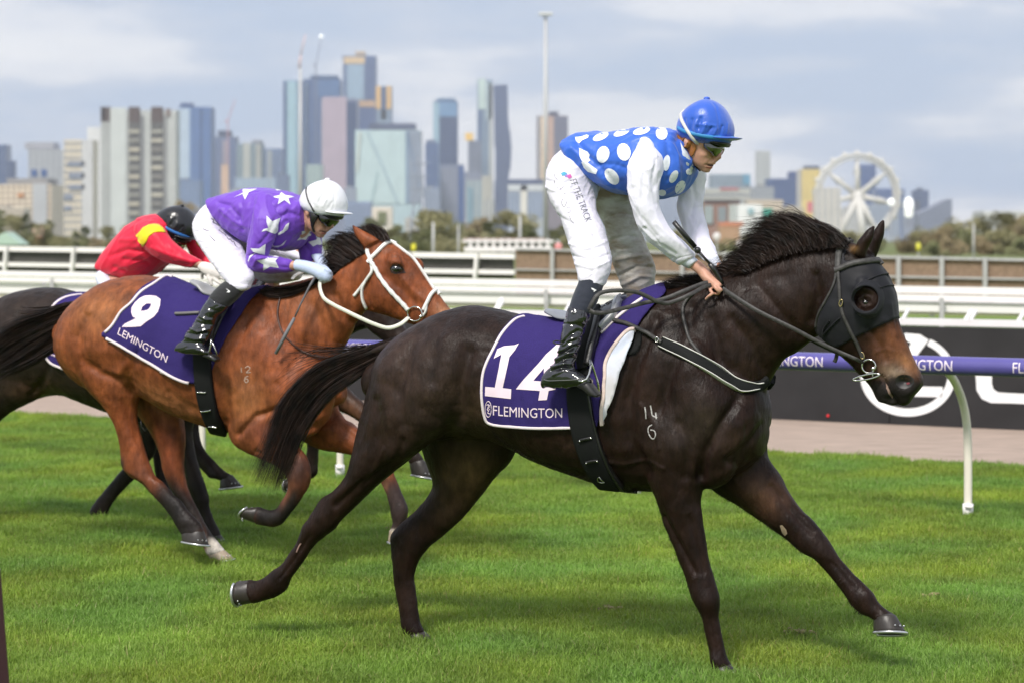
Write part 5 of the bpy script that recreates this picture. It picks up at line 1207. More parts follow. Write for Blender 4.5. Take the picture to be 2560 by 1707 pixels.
# --- bridle and reins
br_t = empty('bridle', pl.pt(2140,860,-.1), 'black leather bridle with steel ring bit and long reins on the leading horse', 'bridle', 'bridles')
strap('headpiece', pl, hb, [(2118,604),(2104,612),(2098,632),(2096,655),(2096,675)], .026, strap_m, br_t, off=.010, th=.004, mirror=True)
strap('browband', pl, hb, [(2089,677),(2105,671),(2130,661),(2162,655),(2195,654),(2206,660)], .024, strap_m, br_t, off=.011, th=.006, mirror=True)
strap('cheekpiece', pl, hb, [(2096,675),(2098,700),(2100,728),(2102,757),(2107,782),(2115,802),(2127,828),(2142,857),(2152,880),(2160,898)], .014, strap_m, br_t, off=.010, th=.004, mirror=True)
strap('throat_lash', pl, hb, [(2092,680),(2086,712),(2068,750),(2050,785),(2042,820)], .010, strap_m, br_t, off=.009, th=.003, mirror=True)
def ring(c, rx, ry, r, m, parent, name, ang=0, w_=None, nn=24, tl=0):
    q = MB(); q.tube([pl.pt(c[0]+rx*math.cos(t)*math.cos(ang)-ry*math.sin(t)*math.sin(ang), c[1]+rx*math.cos(t)*math.sin(ang)+ry*math.sin(t)*math.cos(ang), w_+tl*math.cos(t)) for t in np.linspace(0, 2*math.pi, nn, endpoint=False)], r, 8, closed=True); return q.build(name, m, parent, True)
wb = pl.w(surf(hb, 2172, 914, pl, .016)[0])
ring((2172,915), 17, 17, .0036, steel, br_t, 'bit_ring', w_=wb); ring((2166,942), 34, 6, .0034, steel, br_t, 'bit_bar', ang=-.2, w_=wb-.01, tl=.0)
q = MB(); q.ell(pl.pt(2183,921,wb-.004), .009,.009,.009); q.tube([pl.pt(2180,930,wb-.006), pl.pt(2182,940,wb-.012)], .003, 6); q.build('bit_joint', steel, br_t, True)
ring((2155,888), 5, 9, .0022, brass, br_t, 'keeper_buckle', ang=-.3, w_=wb-.004, nn=14); ring((2102,758), 4, 9, .0022, brass, br_t, 'buckle', ang=.2, w_=pl.w(surf(hb,2102,758,pl,.018)[0]), nn=14)
RN = [(1806,722),(1850,751),(1900,781),(1982,821),(2050,857),(2100,880),(2140,897),(2158,908)]
strap('rein', pl, hb, RN, .019, strap_m, br_t, snap=False, lat=[-.125,-.16,-.175,-.165,-.14,-.125,-.12,wb], th=.003, sub=6, wsc=lambda t: 1-.25*t)
strap('rein', pl, hb, [(x-4,y+2) for x,y in RN], .017, strap_m, br_t, snap=False, lat=[.10,.15,.17,.16,.13,.11,.10,.09], th=.003, sub=6)
strap('rein_loop', pl, hb, [(1790,706),(1762,708),(1712,727),(1662,747),(1610,758),(1555,772),(1512,782),(1486,782),(1474,775)], .017, strap_m, br_t, snap=False, lat=[-.10,-.14,-.20,-.24,-.28,-.34,-.40,-.42,-.42], th=.003, sub=6)
strap('rein_loop', pl, hb, [(1785,712),(1760,718),(1725,737),(1675,757),(1645,755),(1618,742),(1590,731),(1550,727),(1512,730),(1492,740),(1480,758),(1472,775)], .017, strap_m, br_t, snap=False, lat=[-.12,-.16,-.22,-.26,-.29,-.31,-.33,-.36,-.39,-.41,-.42,-.42], th=.003, sub=6)
strap('martingale_stop', pl, hb, [(2092,885),(2090,895),(2086,905)], .016, leather, br_t, snap=False, lat=[-.14,-.13,-.13], th=.004)
bp_t = empty('breastplate', pl.pt(1780,920,-.2), 'black elastic breast girth with white piping round the chest of the leading horse', 'breastplate', 'breastplates')
BP = [(1652,856),(1695,875),(1750,905),(1800,937),(1837,960),(1870,970),(1898,964),(1918,948)]
strap('attachment', pl, hb, [(1538,806),(1570,813),(1600,826),(1640,848),(1655,857)], .017, strap_m, bp_t, off=.020, th=.004, mirror=True)
strap('band', pl, hb, BP, .044, leather_m, bp_t, off=.012, th=.004, mirror=True)
for s_ in (-1, 1): strap('piping', pl, hb, [(x+ s_*6, y-s_*11.0) for x, y in BP[:-1]], .0035, white_piping, bp_t, off=.017, th=.002, mirror=True)
strap('neck_strap', pl, hb, [(1735,735),(1712,758),(1706,785),(1710,812),(1724,850),(1745,880),(1754,895),(1748,915)], .013, strap_m, bp_t, off=.008, th=.004, mirror=True)
ring((1642,849), 4, 6, .002, steel, bp_t, 'buckle', w_=pl.w(surf(hb,1642,849,pl,.03)[0]), nn=12)
# ------------------------------------------------------------------ RIDER of number 14 (blue with white spots)
WRK = {'silks':(35,.0060,10,2.8),'sleeve':(-62,.0042,14,3.8),'breeches':(10,.0026,19,3.6),'sock':(0,.0012,20,2),'undershirt_cuff':(60,.001,30,2),'boot':(20,.0026,17,2.2)}
def rider_fuse(name, lofts, m, parent, pl, voxel=.006, smooth=4, wr=None, extra=None, amp=.0):
    mb = MB()
    for L_ in lofts:
        st = L_[0]; kw = L_[1] if len(L_) > 1 else {}
        loft(mb, pl, st, 3, kw.get('n', 22), kw.get('rnd', (.8,.8)), pw=kw.get('pw', 2.1))
    if extra: extra(mb)
    me = fuse(mb, voxel, smooth)
    if wr: sculpt(me, pl, lines=wr, both=False)
    if name in WRK and parent.get('label','')[:8] != 'farthest': wrinkle(me, pl, *WRK[name], seed=len(parent.children)*3.7)
    place(name, me, parent, m); return me, bvh_of(me, parent)
j1 = empty('person', pl.pt(1500,900,0), 'rider in blue silks with white spots, blue cap and white breeches standing in the stirrups', 'rider', 'riders')
# body: one continuous figure inside the clothes
def face(mb, pl, S, ox, oy, tx, ty, w=0):
    """head with face; S scale, local coords (u right, v down) in pixels of the leading rider's head"""
    f = lambda a: [(ox+(x-tx)*S, oy+(y-ty)*S, ox+(x2-tx)*S, oy+(y2-ty)*S, w+ww*1, hw*1) for x,y,x2,y2,ww,hw in a]
    loft(mb, pl, f([(1712,285,1806,285,0,.05),(1701,312,1824,315,0,.072),(1700,342,1823,350,0,.074),(1706,366,1804,371,0,.070),(1713,386,1790,389,0,.064),(1722,402,1786,406,0,.054),(1735,414,1782,417,0,.042),(1748,423,1776,424,0,.028)]), 3, 24, (1,.8), pw=2.2)
    loft(mb, pl, f([(1790,368,1800,369,0,.008),(1788,382,1803,384,0,.011),(1786,394,1804,396,0,.017),(1784,402,1797,402,0,.014)]), 3, 12, (1,1))      # nose
    loft(mb, pl, f([(1766,406,1789,407,0,.022),(1764,410,1790,410.5,0,.024),(1766,413,1786,413,0,.020)]), 3, 14, (1,1))            # upper lip
    loft(mb, pl, f([(1760,417,1781,417,0,.020),(1758,421,1782,421,0,.022),(1756,425,1774,425,0,.018)]), 3, 14, (1,1))            # lower lip, chin
    loft(mb, pl, f([(1790,356,1800,357,0,.045),(1788,362,1803,363,0,.05),(1785,368,1800,368,0,.045)]), 2, 14, (1,1))            # brow
    loft(mb, pl, f([(1695,322,1760,330,0,.05),(1686,355,1738,395,0,.055),(1672,385,1722,430,0,.06),(1655,400,1700,450,0,.07)]), 3, 18, (1,1))   # neck
    loft(mb, pl, f([(1710,348,1722,348,-.074,.008),(1708,356,1726,357,-.077,.010),(1711,366,1722,367,-.075,.008)]), 3, 10, (1,1))  # near ear
mb = MB(); face(mb, pl, 1, 0, 0, 0, 0)
loft(mb, pl, [(1440,375,1500,430,0,.10),(1520,345,1545,440,0,.13),(1600,338,1640,460,0,.15),(1680,345,1700,440,0,.10)], 3, 20, (1,1))
for w_, A_ in ((-1, [(1600,400,1640,410,-.17,.04),(1590,480,1628,490,-.20,.038),(1612,560,1646,550,-.19,.033),(1670,620,1690,600,-.14,.028),(1722,668,1738,650,-.10,.022),(1728,671,1750,655,-.09,.026)]),
               (1, [(1700,420,1740,425,.17,.04),(1720,500,1750,505,.19,.038),(1725,570,1750,570,.17,.033),(1760,630,1782,625,.12,.028),(1786,664,1800,656,.09,.022)])):
    loft(mb, pl, A_, 3, 16, (1,1))
for A_ in ([(1385,440,1470,490,-.12,.06),(1410,560,1490,560,-.16,.055),(1455,670,1510,680,-.24,.045),(1440,730,1490,745,-.30,.035),(1412,830,1450,838,-.35,.030),(1398,900,1425,905,-.38,.026)],
           [(1460,470,1560,480,.12,.06),(1530,570,1590,570,.17,.055),(1560,670,1620,670,.24,.045),(1560,720,1610,730,.30,.035)]): loft(mb, pl, A_, 3, 16, (1,1))
# near hand: palm, four fingers, thumb
loft(mb, pl, [(1726,672,1749,652,-.10,.022),(1744,687,1766,667,-.10,.024),(1756,702,1780,684,-.105,.026),(1770,715,1796,698,-.11,.027),(1782,722,1802,706,-.115,.024)], 4, 18, (1,1))
def finger(pts_, r): 
    q = [pl.pt(x,y,w) for x,y,w in pts_]; mb.tube([tuple(a) for a in catmull([tuple(a) for a in q], 4)], list(np.linspace(r, r*.72, (len(q)-1)*4+1)), 10)
finger([(1782,712,-.125),(1792,719,-.135),(1800,722,-.14),(1805,729,-.135)], .0085)
finger([(1786,716,-.145),(1792,724,-.150),(1797,732,-.140),(1793,737,-.125)], .0085)
finger([(1774,719,-.13),(1777,728,-.14),(1783,735,-.14),(1790,734,-.12)], .0080)
finger([(1784,732,-.155),(1776,738,-.160),(1769,743,-.158),(1763,750,-.15)], .0075)
finger([(1796,702,-.10),(1802,708,-.09),(1804,716,-.085)], .0090)
loft(mb, pl, [(1787,668,1800,656,.08,.022),(1796,678,1812,668,.075,.026),(1804,692,1824,680,.065,.026)], 4, 16, (1,1))
for k in range(4): finger([(1806+4*k,684+3*k,.05-.012*k),(1812+4*k,696+2*k,.03-.01*k),(1806+4*k,703+2*k,.02-.01*k)], .0085)
bm_ = fuse(mb, .0042, 3, .4)
sculpt(bm_, pl, lines=[([(1764,413),(1776,414.5),(1786,414)], 2.0, -.010),([(1750,352),(1770,356),(1795,358)], 3, -.002),([(1770,394),(1775,401),(1770,408)], 3, -.002),([(1755,690),(1785,705)], 2.5, .0012)], lumps=[(1768,372,13,8,0,-.008),(1762,388,12,7,0,.004),(1797,400,3,2,0,-.004)], both=True)
place('body', bm_, j1, skin); jb = bvh_of(bm_, j1)
patch('mouth', pl, jb, [(1766,411.5),(1774,412),(1782,412.5),(1785,415),(1778,417),(1769,415)], mat('mouth_dark', (.07,.015,.012), .4), j1, .0015, 2)
patch('lip', pl, jb, [(1765,417),(1772,418.5),(1780,417.5),(1781,420.5),(1773,422.5),(1766,420)], lip_m, j1, .0012, 2)
# silks
TOR = [(1426,352,1436,392,0,.155),(1447,337,1462,432,0,.175),(1478,330,1502,462,0,.18),(1522,331,1545,484,0,.185),(1575,324,1600,488,0,.195),(1628,320,1655,498,0,.20),(1668,322,1700,482,0,.185),(1692,330,1728,448,0,.15),(1700,345,1735,425,0,.10)]
SL_N = [(1600,350,1650,372,-.15,.07),(1582,384,1660,392,-.185,.078),(1568,420,1660,424,-.20,.078),(1567,466,1650,466,-.21,.074),(1575,512,1650,512,-.21,.070),(1590,556,1658,540,-.20,.064),(1612,598,1676,572,-.185,.058),(1640,622,1706,600,-.16,.054),(1666,642,1726,620,-.135,.048),(1684,656,1737,632,-.12,.040)]
CUF_N = [(1687,658,1735,630,-.12,.044),(1692,662,1738,636,-.118,.040)]
CUF2_N = [(1694,660,1733,640,-.115,.034),(1722,673,1746,650,-.105,.030)]
SL_F = [(1680,370,1752,400,.14,.07),(1696,430,1767,430,.18,.075),(1694,478,1763,478,.19,.072),(1692,520,1759,520,.19,.066),(1700,556,1767,560,.18,.06),(1716,594,1775,590,.16,.056),(1738,632,1789,622,.13,.05),(1756,652,1798,644,.11,.042)]
CUF2_F = [(1764,652,1796,640,.10,.036),(1786,668,1806,662,.085,.030)]
wr_s = [([(1440,352),(1470,392),(1500,420),(1540,460)], 8, -.010),([(1430,372),(1460,405),(1498,440),(1530,470)], 7, .007),([(1500,412),(1540,412),(1562,420)], 6, -.006),([(1640,330),(1650,345),(1690,352)], 7, -.007),([(1665,340),(1675,400),(1668,450)], 8, -.008),([(1690,360),(1700,410),(1690,460)], 7, .006)]
me_t, tb = rider_fuse('silks', [(TOR,{'n':30,'pw':2.4,'rnd':(.15,.5)})], blue_silk, j1, pl, .006, 4, wr_s)
spot = mat('white_spot', (.82,.84,.92), .5, spec=.3, bump=.002, bump_scale=40)
def ell_px(x, y, rx, ry, an=0, n=16): a = math.radians(an); return [(x+rx*math.cos(t)*math.cos(a)-ry*math.sin(t)*math.sin(a), y+rx*math.cos(t)*math.sin(a)+ry*math.sin(t)*math.cos(a)) for t in np.linspace(0,2*math.pi,n,endpoint=False)]
for s in [(1502,343,21,9,-22),(1554,333,21,8,-20),(1604,329,22,9,-15),(1508,387,16,21,15),(1560,381,17,22,-12),(1610,361,16,10,-10),(1530,442,15,23,-38),(1654,335,15,16,0),(1666,408,9,20,8),(1684,442,9,17,28),(1700,468,11,18,30),(1655,482,10,8,0),(1722,430,8,8,0)]:
    patch('spot', pl, tb, ell_px(*s), spot, j1, .0018, 5)
patch('spot', pl, tb, [(1438,344),(1452,343),(1466,338),(1472,340),(1470,346),(1456,352),(1448,360),(1440,354)], spot, j1, .0018, 4)
patch('spot', pl, tb, [(1447,371),(1458,376),(1470,380),(1475,388),(1472,396),(1476,402),(1468,408),(1456,404),(1449,392)], spot, j1, .0018, 4)
patch('spot', pl, tb, [(1454,406),(1462,402),(1478,414),(1494,426),(1490,436),(1470,430),(1460,420)], spot, j1, .0018, 4)
wr_a = [([(1600,380),(1610,440),(1606,500)], 7, -.007),([(1640,400),(1632,460),(1640,510)], 6, -.006),([(1585,470),(1600,540),(1640,590)], 5, -.006),([(1582,420),(1590,500),(1612,565)], 5, .005),([(1655,440),(1640,480),(1652,520)], 5, .006),([(1612,570),(1650,610),(1690,636)], 4, -.005),([(1604,580),(1640,618),(1680,646)], 3.5, -.006),([(1640,560),(1680,595),(1715,622)], 5, .004)]
rider_fuse('sleeve', [(SL_N,{'rnd':(1,.4)})], white_silk, j1, pl, .005, 4, wr_a)
rider_fuse('sleeve', [(SL_F,{'rnd':(1,.4)})], white_silk, j1, pl, .006, 3, [([(1730,450),(1740,500),(1728,540)], 6, -.007),([(1752,560),(1735,590),(1728,620)], 5, -.006)])
for L_ in (CUF_N,): rider_fuse('cuff', [(L_,{'rnd':(.4,.4)})], white_silk, j1, pl, .004, 2)
cuff_m = mat('undershirt', (.62,.65,.74), .7)
rider_fuse('undershirt_cuff', [(CUF2_N,{'rnd':(.2,.1)})], cuff_m, j1, pl, .004, 1); rider_fuse('undershirt_cuff', [(CUF2_F,{'rnd':(.2,.1)})], cuff_m, j1, pl, .004, 1)
rider_fuse('collar', [([(1690,336,1716,372,0,.085),(1702,352,1730,405,0,.088),(1722,385,1745,428,0,.07)],{})], mat('collar_blue', (.055,.16,.62), .45), j1, pl, .005, 2)
patch('undershirt_collar', pl, jb, [(1697,362),(1703,372),(1718,398),(1724,412),(1722,430),(1712,428),(1705,400)], cuff_m, j1, .02, 4, th=.003)
# breeches
BR_N = [(1415,365,1505,455,-.02,.165),(1382,395,1494,485,-.07,.14),(1366,436,1489,505,-.115,.115),(1368,481,1490,518,-.15,.10),(1384,518,1496,538,-.17,.092),(1403,553,1506,560,-.19,.086),(1416,592,1517,592,-.21,.082),(1428,634,1528,632,-.235,.078),(1438,668,1530,664,-.26,.070),(1443,686,1518,703,-.275,.060)]
BR_F = [(1430,400,1540,455,.05,.15),(1440,455,1575,480,.11,.12),(1480,510,1586,512,.15,.10),(1510,565,1600,560,.18,.088),(1522,620,1618,615,.21,.08),(1534,668,1638,662,.235,.074),(1550,708,1638,706,.25,.066),(1566,742,1628,742,.26,.052)]
wr_n = [([(1368,452),(1400,462),(1430,452)], 4, -.006),([(1366,468),(1402,484),(1440,478)], 4, .005),([(1430,470),(1470,520),(1488,600)], 5, -.005),([(1395,540),(1430,560),(1470,552)], 5, -.004),([(1424,610),(1470,622),(1520,604)], 4, .005),([(1430,640),(1476,652),(1526,636)], 3.5, -.006),([(1438,660),(1480,672),(1528,652)], 3, .005),([(1470,600),(1490,650),(1480,690)], 4, -.006),([(1404,400),(1380,430),(1372,470)], 6, .004),([(1445,500),(1475,505),(1492,530)], 4, -.005)]
me_b, bb = rider_fuse('breeches', [(BR_N,{'n':26})], breech_m, j1, pl, .005, 3, wr_n)
rider_fuse('breeches', [(BR_F,{'n':24})], breech_dirty, j1, pl, .006, 3, [([(1530,540),(1560,530),(1590,545)], 4, -.006),([(1530,600),(1570,590),(1605,596)], 4, -.006),([(1540,650),(1580,640),(1630,640)], 4, .006),([(1548,690),(1590,668),(1632,668)], 4, -.008),([(1556,712),(1600,690),(1636,694)], 4, .007)])
grey_p = mat('grey_print', (.24,.24,.27), .6)
lettering('lettering', 'FF THE TRACK', [(1424,452),(1464,558),(1480,552),(1440,447)], grey_p, j1, pl, bb, .0015)
for c_, po in (((.05,.35,.55),[(1402,434),(1410,430),(1418,434),(1412,440),(1405,440)]),((.62,.12,.42),[(1416,440),(1426,436),(1430,444),(1422,448)]),((.30,.22,.60),[(1410,438),(1418,436),(1420,444),(1413,444)])): patch('logo', pl, bb, po, mat('logo_ink', c_, .5), j1, .0016, 3)
for ln in ([(1388,434),(1386,442),(1394,450)],[(1386,452),(1388,464),(1396,472)],[(1398,476),(1410,466)],[(1400,472),(1413,486)],[(1406,500),(1404,508),(1410,518),(1416,508),(1412,498),(1406,500)],[(1417,522),(1424,518),(1426,530),(1419,532)],[(1424,540),(1428,552),(1436,560)]): strap('signature', pl, bb, ln, .0018, grey_p, j1, off=.0012, th=.0005)
# sock and boot
rider_fuse('sock', [([(1452,682,1514,700,-.275,.056),(1446,704,1510,716,-.285,.057),(1436,728,1500,740,-.305,.054),(1426,755,1490,766,-.325,.050),(1422,772,1480,782,-.335,.048)],{})], navy_sock, j1, pl, .005, 2)
sb_ = bvh_of([o for o in j1.children if o.name.startswith('sock')][0].data, j1)
patch('sock_logo', pl, sb_, [(1478,720),(1484,722),(1491,726),(1484,731),(1484,727),(1479,724)], white_print, j1, .002, 2)
BOOT = [([(1419,766,1476,777,-.335,.055),(1415,788,1477,796,-.345,.055),(1408,808,1468,812,-.35,.053),(1402,840,1460,838,-.36,.050),(1399,862,1453,862,-.365,.047),(1391,893,1443,890,-.375,.044),(1379,915,1437,912,-.385,.043),(1370,930,1440,926,-.39,.043)],{'rnd':(0,.6),'pw':2.0,'n':28}),
        ([(1358,946,1364,968,-.395,.030),(1362,932,1374,969,-.395,.038),(1382,915,1400,971,-.395,.042),(1420,916,1430,970,-.395,.044),(1450,930,1456,966,-.395,.042),(1470,940,1472,962,-.395,.034)],{'rnd':(1,1)})]
bw = [([(1402,872),(1420,850),(1452,838)], 4, .008),([(1405,858),(1428,836),(1446,828)], 3, -.008),([(1396,890),(1425,872),(1450,862)], 3.5, -.009),([(1398,880),(1424,864),(1452,850)], 3, .008),([(1388,900),(1412,884),(1444,878)], 3.5, .008),([(1385,908),(1415,896),(1440,894)], 3, -.010),([(1380,918),(1410,908),(1436,910)], 3, .008),([(1376,926),(1402,918),(1430,922)], 3, -.008),([(1384,936),(1410,926),(1440,932)], 3, .006),([(1408,810),(1440,812),(1470,822)], 2, -.004)] + [([(1424+6*k,770),(1420+6*k,805)], 2, .004) for k in range(8)]
me_o, ob = rider_fuse('boot', BOOT, patent, j1, pl, .0045, 2, bw)
strap('boot_welt', pl, ob, [(1360,948),(1372,951),(1400,950),(1430,949),(1462,945)], .004, mat('welt', (.10,.10,.10), .3), j1, off=.001, th=.002)
strap('spur', pl, ob, [(1408,858),(1396,860),(1386,858),(1384,854),(1392,852),(1404,854)], .006, leather, j1, snap=False, lat=[-.42,-.42,-.41,-.40,-.39,-.38], th=.003)
rider_fuse('boot', [([(1556,738,1610,744,.30,.05),(1545,800,1600,805,.35,.047),(1530,880,1585,885,.38,.043),(1515,925,1580,930,.39,.043)],{}),([(1500,940,1506,965,.39,.03),(1525,915,1540,970,.39,.042),(1575,925,1580,968,.39,.042),(1605,945,1608,962,.39,.03)],{})], patent, j1, pl, .007, 2)
# cap, goggles, straps
capb = mat('blue_cap', (.022,.10,.52), .36, spec=.5, sheen=.3, bump=.003, bump_scale=22)
CAP = [(1764,247,1770,247,0,.012),(1742,254,1796,256,0,.055),(1718,268,1816,272,0,.088),(1701,286,1829,292,0,.105),(1692,306,1837,312,0,.112),(1689,322,1839,330,0,.113),(1692,336,1836,346,0,.110),(1700,344,1832,352,0,.104)]
me_c, cpb = rider_fuse('cap', [(CAP,{'n':32,'rnd':(0,.3)})], capb, j1, pl, .005, 3, [([(1775,248),(1790,268),(1797,300),(1797,336)], 2.5, -.003),([(1730,300),(1726,325),(1730,332)], 4, -.007),([(1740,305),(1738,322),(1742,334)], 3.5, .006),([(1752,296),(1746,322)], 3.5, -.007),([(1765,312),(1756,332)], 3.5, .006),([(1780,318),(1768,336)], 3.5, -.007),([(1792,322),(1784,338)], 3, .005),([(1806,316),(1800,340)], 3, -.006),([(1742,312),(1790,316)], 3, .004),([(1712,300),(1716,322)], 3.5, -.005),([(1820,310),(1816,338)], 3, .004)])
q = MB(); loft(q, pl, [(1800,340,1802,352,0,.100),(1826,342,1826,353,0,.085),(1842,344,1842,350,0,.06),(1853,346,1853,347.5,0,.02)], 3, 20, (1,.5)); q.build('cap_peak', capb, j1, True)
MB().ell(pl.pt(1767,247,0), .014,.014,.008).build('cap_button', capb, j1, True)
teal = mat('teal_band', (.04,.24,.52), .5)
strap('cap_band', pl, cpb, [(1688,314),(1705,326),(1730,334),(1760,341),(1800,345),(1836,346)], .015, teal, j1, off=.003, th=.003, mirror=True)
lettering('lettering', 'HYLAND', [(1742,349),(1766,351.5),(1766,346.5),(1742,343)], mat('tiny_print', (.02,.03,.08), .5), j1, pl, cpb, .0085)
strap('goggle_strap', pl, cpb, [(1709,270),(1703,285),(1706,302),(1716,322),(1730,342),(1740,354),(1750,362)], .013, mat('white_elastic', (.66,.64,.60), .6), j1, off=.006, th=.003, mirror=True)
lens_m = mat('goggle_lens', (.018,.022,.006), .06, spec=.9, coat=.8)
rider_fuse('helmet_rim', [([(1755,350,1815,354,0,.085),(1762,358,1832,360,0,.085),(1790,365,1826,366,0,.06)],{})], mat('helmet_black', (.012,.012,.012), .3), j1, pl, .005, 2)
rider_fuse('goggles', [([(1752,358,1812,364,0,.076),(1757,372,1814,373,0,.077),(1770,382,1810,383,0,.070),(1780,389,1803,388,0,.05)],{'pw':2.4})], lens_m, j1, pl, .0045, 2)
patch('ear_leather', pl, jb, smooth2([(1696,338),(1714,343),(1726,352),(1741,364),(1738,380),(1730,392),(1716,386),(1706,372),(1699,355)],2,True), mat('tan_leather', (.34,.13,.035), .4), j1, .006, 4, th=.004, holes=[ell_px(1714,355,6,10,20,10)])
strap('chin_strap', pl, jb, [(1722,392),(1724,402),(1728,412),(1740,422),(1752,427)], .008, leather, j1, off=.004, th=.003, mirror=True)
MB().ell(surf(jb, 1723, 413, pl, .01)[0], .010,.006,.010).build('chin_cup', leather, j1, True)
wt = empty('whip', pl.pt(1740,620,-.1), 'black padded riding whip held upright in the hand of the leading rider', 'whip', 'riding whips')
q = MB(); q.tube([pl.pt(1684,555,-.22), pl.pt(1710,586,-.20), pl.pt(1738,618,-.17)], [.010,.011,.010], 10); q.ell(pl.pt(1744,626,-.165), .014,.014,.014); q.build('flap_end', leather, wt, True)
q = MB(); q.tube([pl.pt(1744,626,-.165), pl.pt(1762,646,-.15), pl.pt(1776,662,-.14)], [.006,.005,.006], 8); q.build('shaft', leather, wt, True)
q = MB(); q.tube([pl.pt(1774,660,-.14), pl.pt(1786,676,-.125), pl.pt(1800,700,-.11), pl.pt(1806,712,-.105)], [.009,.012,.012,.010], 10); q.build('grip', leather, wt, True)
# ------------------------------------------------------------------ SECOND HORSE, bay, number 9
P2 = Plane(-1.53, 12.05, 24)
bay = empty('racehorse', P2.pt(500, 1300, 0), 'bright bay racehorse with black legs and white bridle running second with cloth 9', 'horse', 'racehorses galloping'); bay.location.z = 0
def horse_mesh(pl, torso, neck, head, legs, ears, extra, voxel, sm, lines=(), lumps=()):
    mb = MB(); loft(mb, pl, torso, 3, 32, (1,1), pw=2.25)
    if neck: loft(mb, pl, neck, 3, 28, (0,1))
    if head: loft(mb, pl, head, 3, 26, (1,.6), pw=2.3)
    for L_ in legs: loft(mb, pl, L_, 3, 20, (.3,.4))
    for L_ in ears: loft(mb, pl, L_, 3, 12, (0,.6))
    for L_ in extra: loft(mb, pl, L_, 3, 18, (1,1))
    me = fuse(mb, voxel, sm); GAIN[0] = 1.3; sculpt(me, pl, lines, lumps); roughen(me, .0035, 7, pl.p0.x); roughen(me, .0020, 24, pl.p0.x); GAIN[0] = 1.0; return me
b_torso = [(172,800,160,870,0,.08),(190,772,172,905,0,.18),(225,736,205,950,0,.25),(275,703,260,985,0,.285),(340,688,335,985,0,.29),(400,694,385,1000,0,.285),(460,712,440,1035,0,.29),(520,732,500,1058,0,.29),(580,738,565,1078,0,.275),(640,728,640,1085,0,.24),(700,745,700,1085,0,.22),(760,820,760,1075,0,.19),(805,880,802,1050,0,.15),(828,930,826,1015,0,.10)]
b_neck = [(610,735,740,1060,0,.15),(655,722,800,980,0,.145),(700,712,846,900,0,.125),(750,700,866,862,0,.105),(800,686,880,830,0,.095),(842,658,898,797,0,.085),(880,634,914,778,0,.078),(910,618,930,768,0,.074)]
b_head = [(915,612,900,735,0,.068),(948,598,914,774,0,.082),(985,609,936,782,0,.09),(1020,631,962,788,0,.088),(1046,662,990,797,0,.078),(1070,700,1015,806,0,.066),(1092,729,1042,815,0,.056),(1112,756,1066,826,0,.052),(1132,780,1086,840,0,.052),(1146,802,1106,852,0,.048)]
b_hn = [(168,830,342,850,-.10,.13),(163,890,346,920,-.12,.145),(212,962,348,975,-.12,.125),(250,1002,342,1008,-.12,.10),(272,1030,341,1035,-.12,.078),(288,1062,345,1066,-.12,.064),(298,1100,354,1098,-.12,.055),(302,1135,366,1133,-.12,.050),(304,1162,377,1162,-.12,.048),(322,1189,389,1190,-.12,.046),(346,1204,406,1203,-.12,.037),(375,1232,430,1230,-.12,.032),(403,1260,453,1252,-.12,.031),(424,1286,474,1280,-.12,.034),(437,1308,493,1298,-.12,.040),(446,1323,503,1312,-.12,.036),(453,1334,511,1327,-.12,.040)]
b_hf = [(290,900,450,930,.10,.13),(325,1000,456,1020,.12,.115),(360,1055,459,1062,.12,.085),(387,1100,463,1100,.12,.066),(402,1140,460,1142,.12,.055),(410,1180,461,1180,.12,.050),(425,1215,467,1212,.12,.045),(442,1248,482,1248,.12,.035),(462,1285,499,1280,.12,.031),(482,1318,515,1312,.12,.033),(497,1345,531,1338,.12,.038),(510,1368,548,1358,.12,.036),(520,1386,562,1374,.12,.038)]
b_fn = [(545,900,690,880,-.11,.09),(556,980,700,950,-.13,.10),(568,1050,706,1010,-.13,.095),(580,1104,704,1050,-.13,.085),(610,1128,716,1078,-.13,.072),(650,1146,735,1102,-.13,.06),(690,1164,758,1128,-.13,.053),(710,1180,774,1158,-.13,.052),(718,1198,779,1192,-.13,.050),(720,1216,772,1218,-.13,.044),(715,1232,761,1236,-.13,.034),(701,1255,742,1263,-.13,.030),(690,1270,723,1288,-.13,.032),(676,1274,707,1310,-.13,.038),(662,1271,686,1318,-.13,.034),(650,1266,662,1314,-.13,.033),(643,1265,642,1310,-.13,.038)]
b_ff = [(690,960,836,920,.10,.10),(720,1050,842,990,.12,.10),(752,1098,846,1026,.12,.09),(800,1124,868,1049,.12,.075),(850,1132,893,1069,.12,.062),(895,1142,925,1092,.12,.052),(928,1158,958,1120,.12,.048),(943,1182,975,1152,.12,.042),(952,1204,986,1186,.12,.032),(966,1236,1003,1224,.12,.030),(974,1266,1018,1262,.12,.035),(978,1288,1020,1284,.12,.037),(981,1306,1013,1310,.12,.032),(974,1324,1008,1332,.12,.036)]
b_ears = [[(912,622,952,600,-.05,.030),(900,606,924,585,-.052,.025),(887,586,902,572,-.052,.017),(877,563,882,560,-.05,.007)],[(925,612,955,598,.04,.03),(922,600,940,588,.045,.02)]]
b_ex = []
for w_ in (-1, 1): b_ex += [[(690,860,560,880,.11*w_,.08),(760,930,580,960,.13*w_,.09),(800,1000,600,1040,.12*w_,.09),(800,1060,660,1080,.11*w_,.07)], [(820+(0 if w_<0 else -18),930,770,950,.10*w_,.07),(835+(0 if w_<0 else -30),980,770,1000,.11*w_,.08),(828+(0 if w_<0 else -30),1030,775,1050,.10*w_,.07)]]
b_ex += [[(1034,655,1054,652,.078,.02),(1038,668,1060,668,.085,.024),(1034,682,1054,684,.078,.02)],[(968,640,1000,640,-.078,.02),(966,662,1008,662,-.084,.024),(972,684,1004,684,-.078,.02)]]
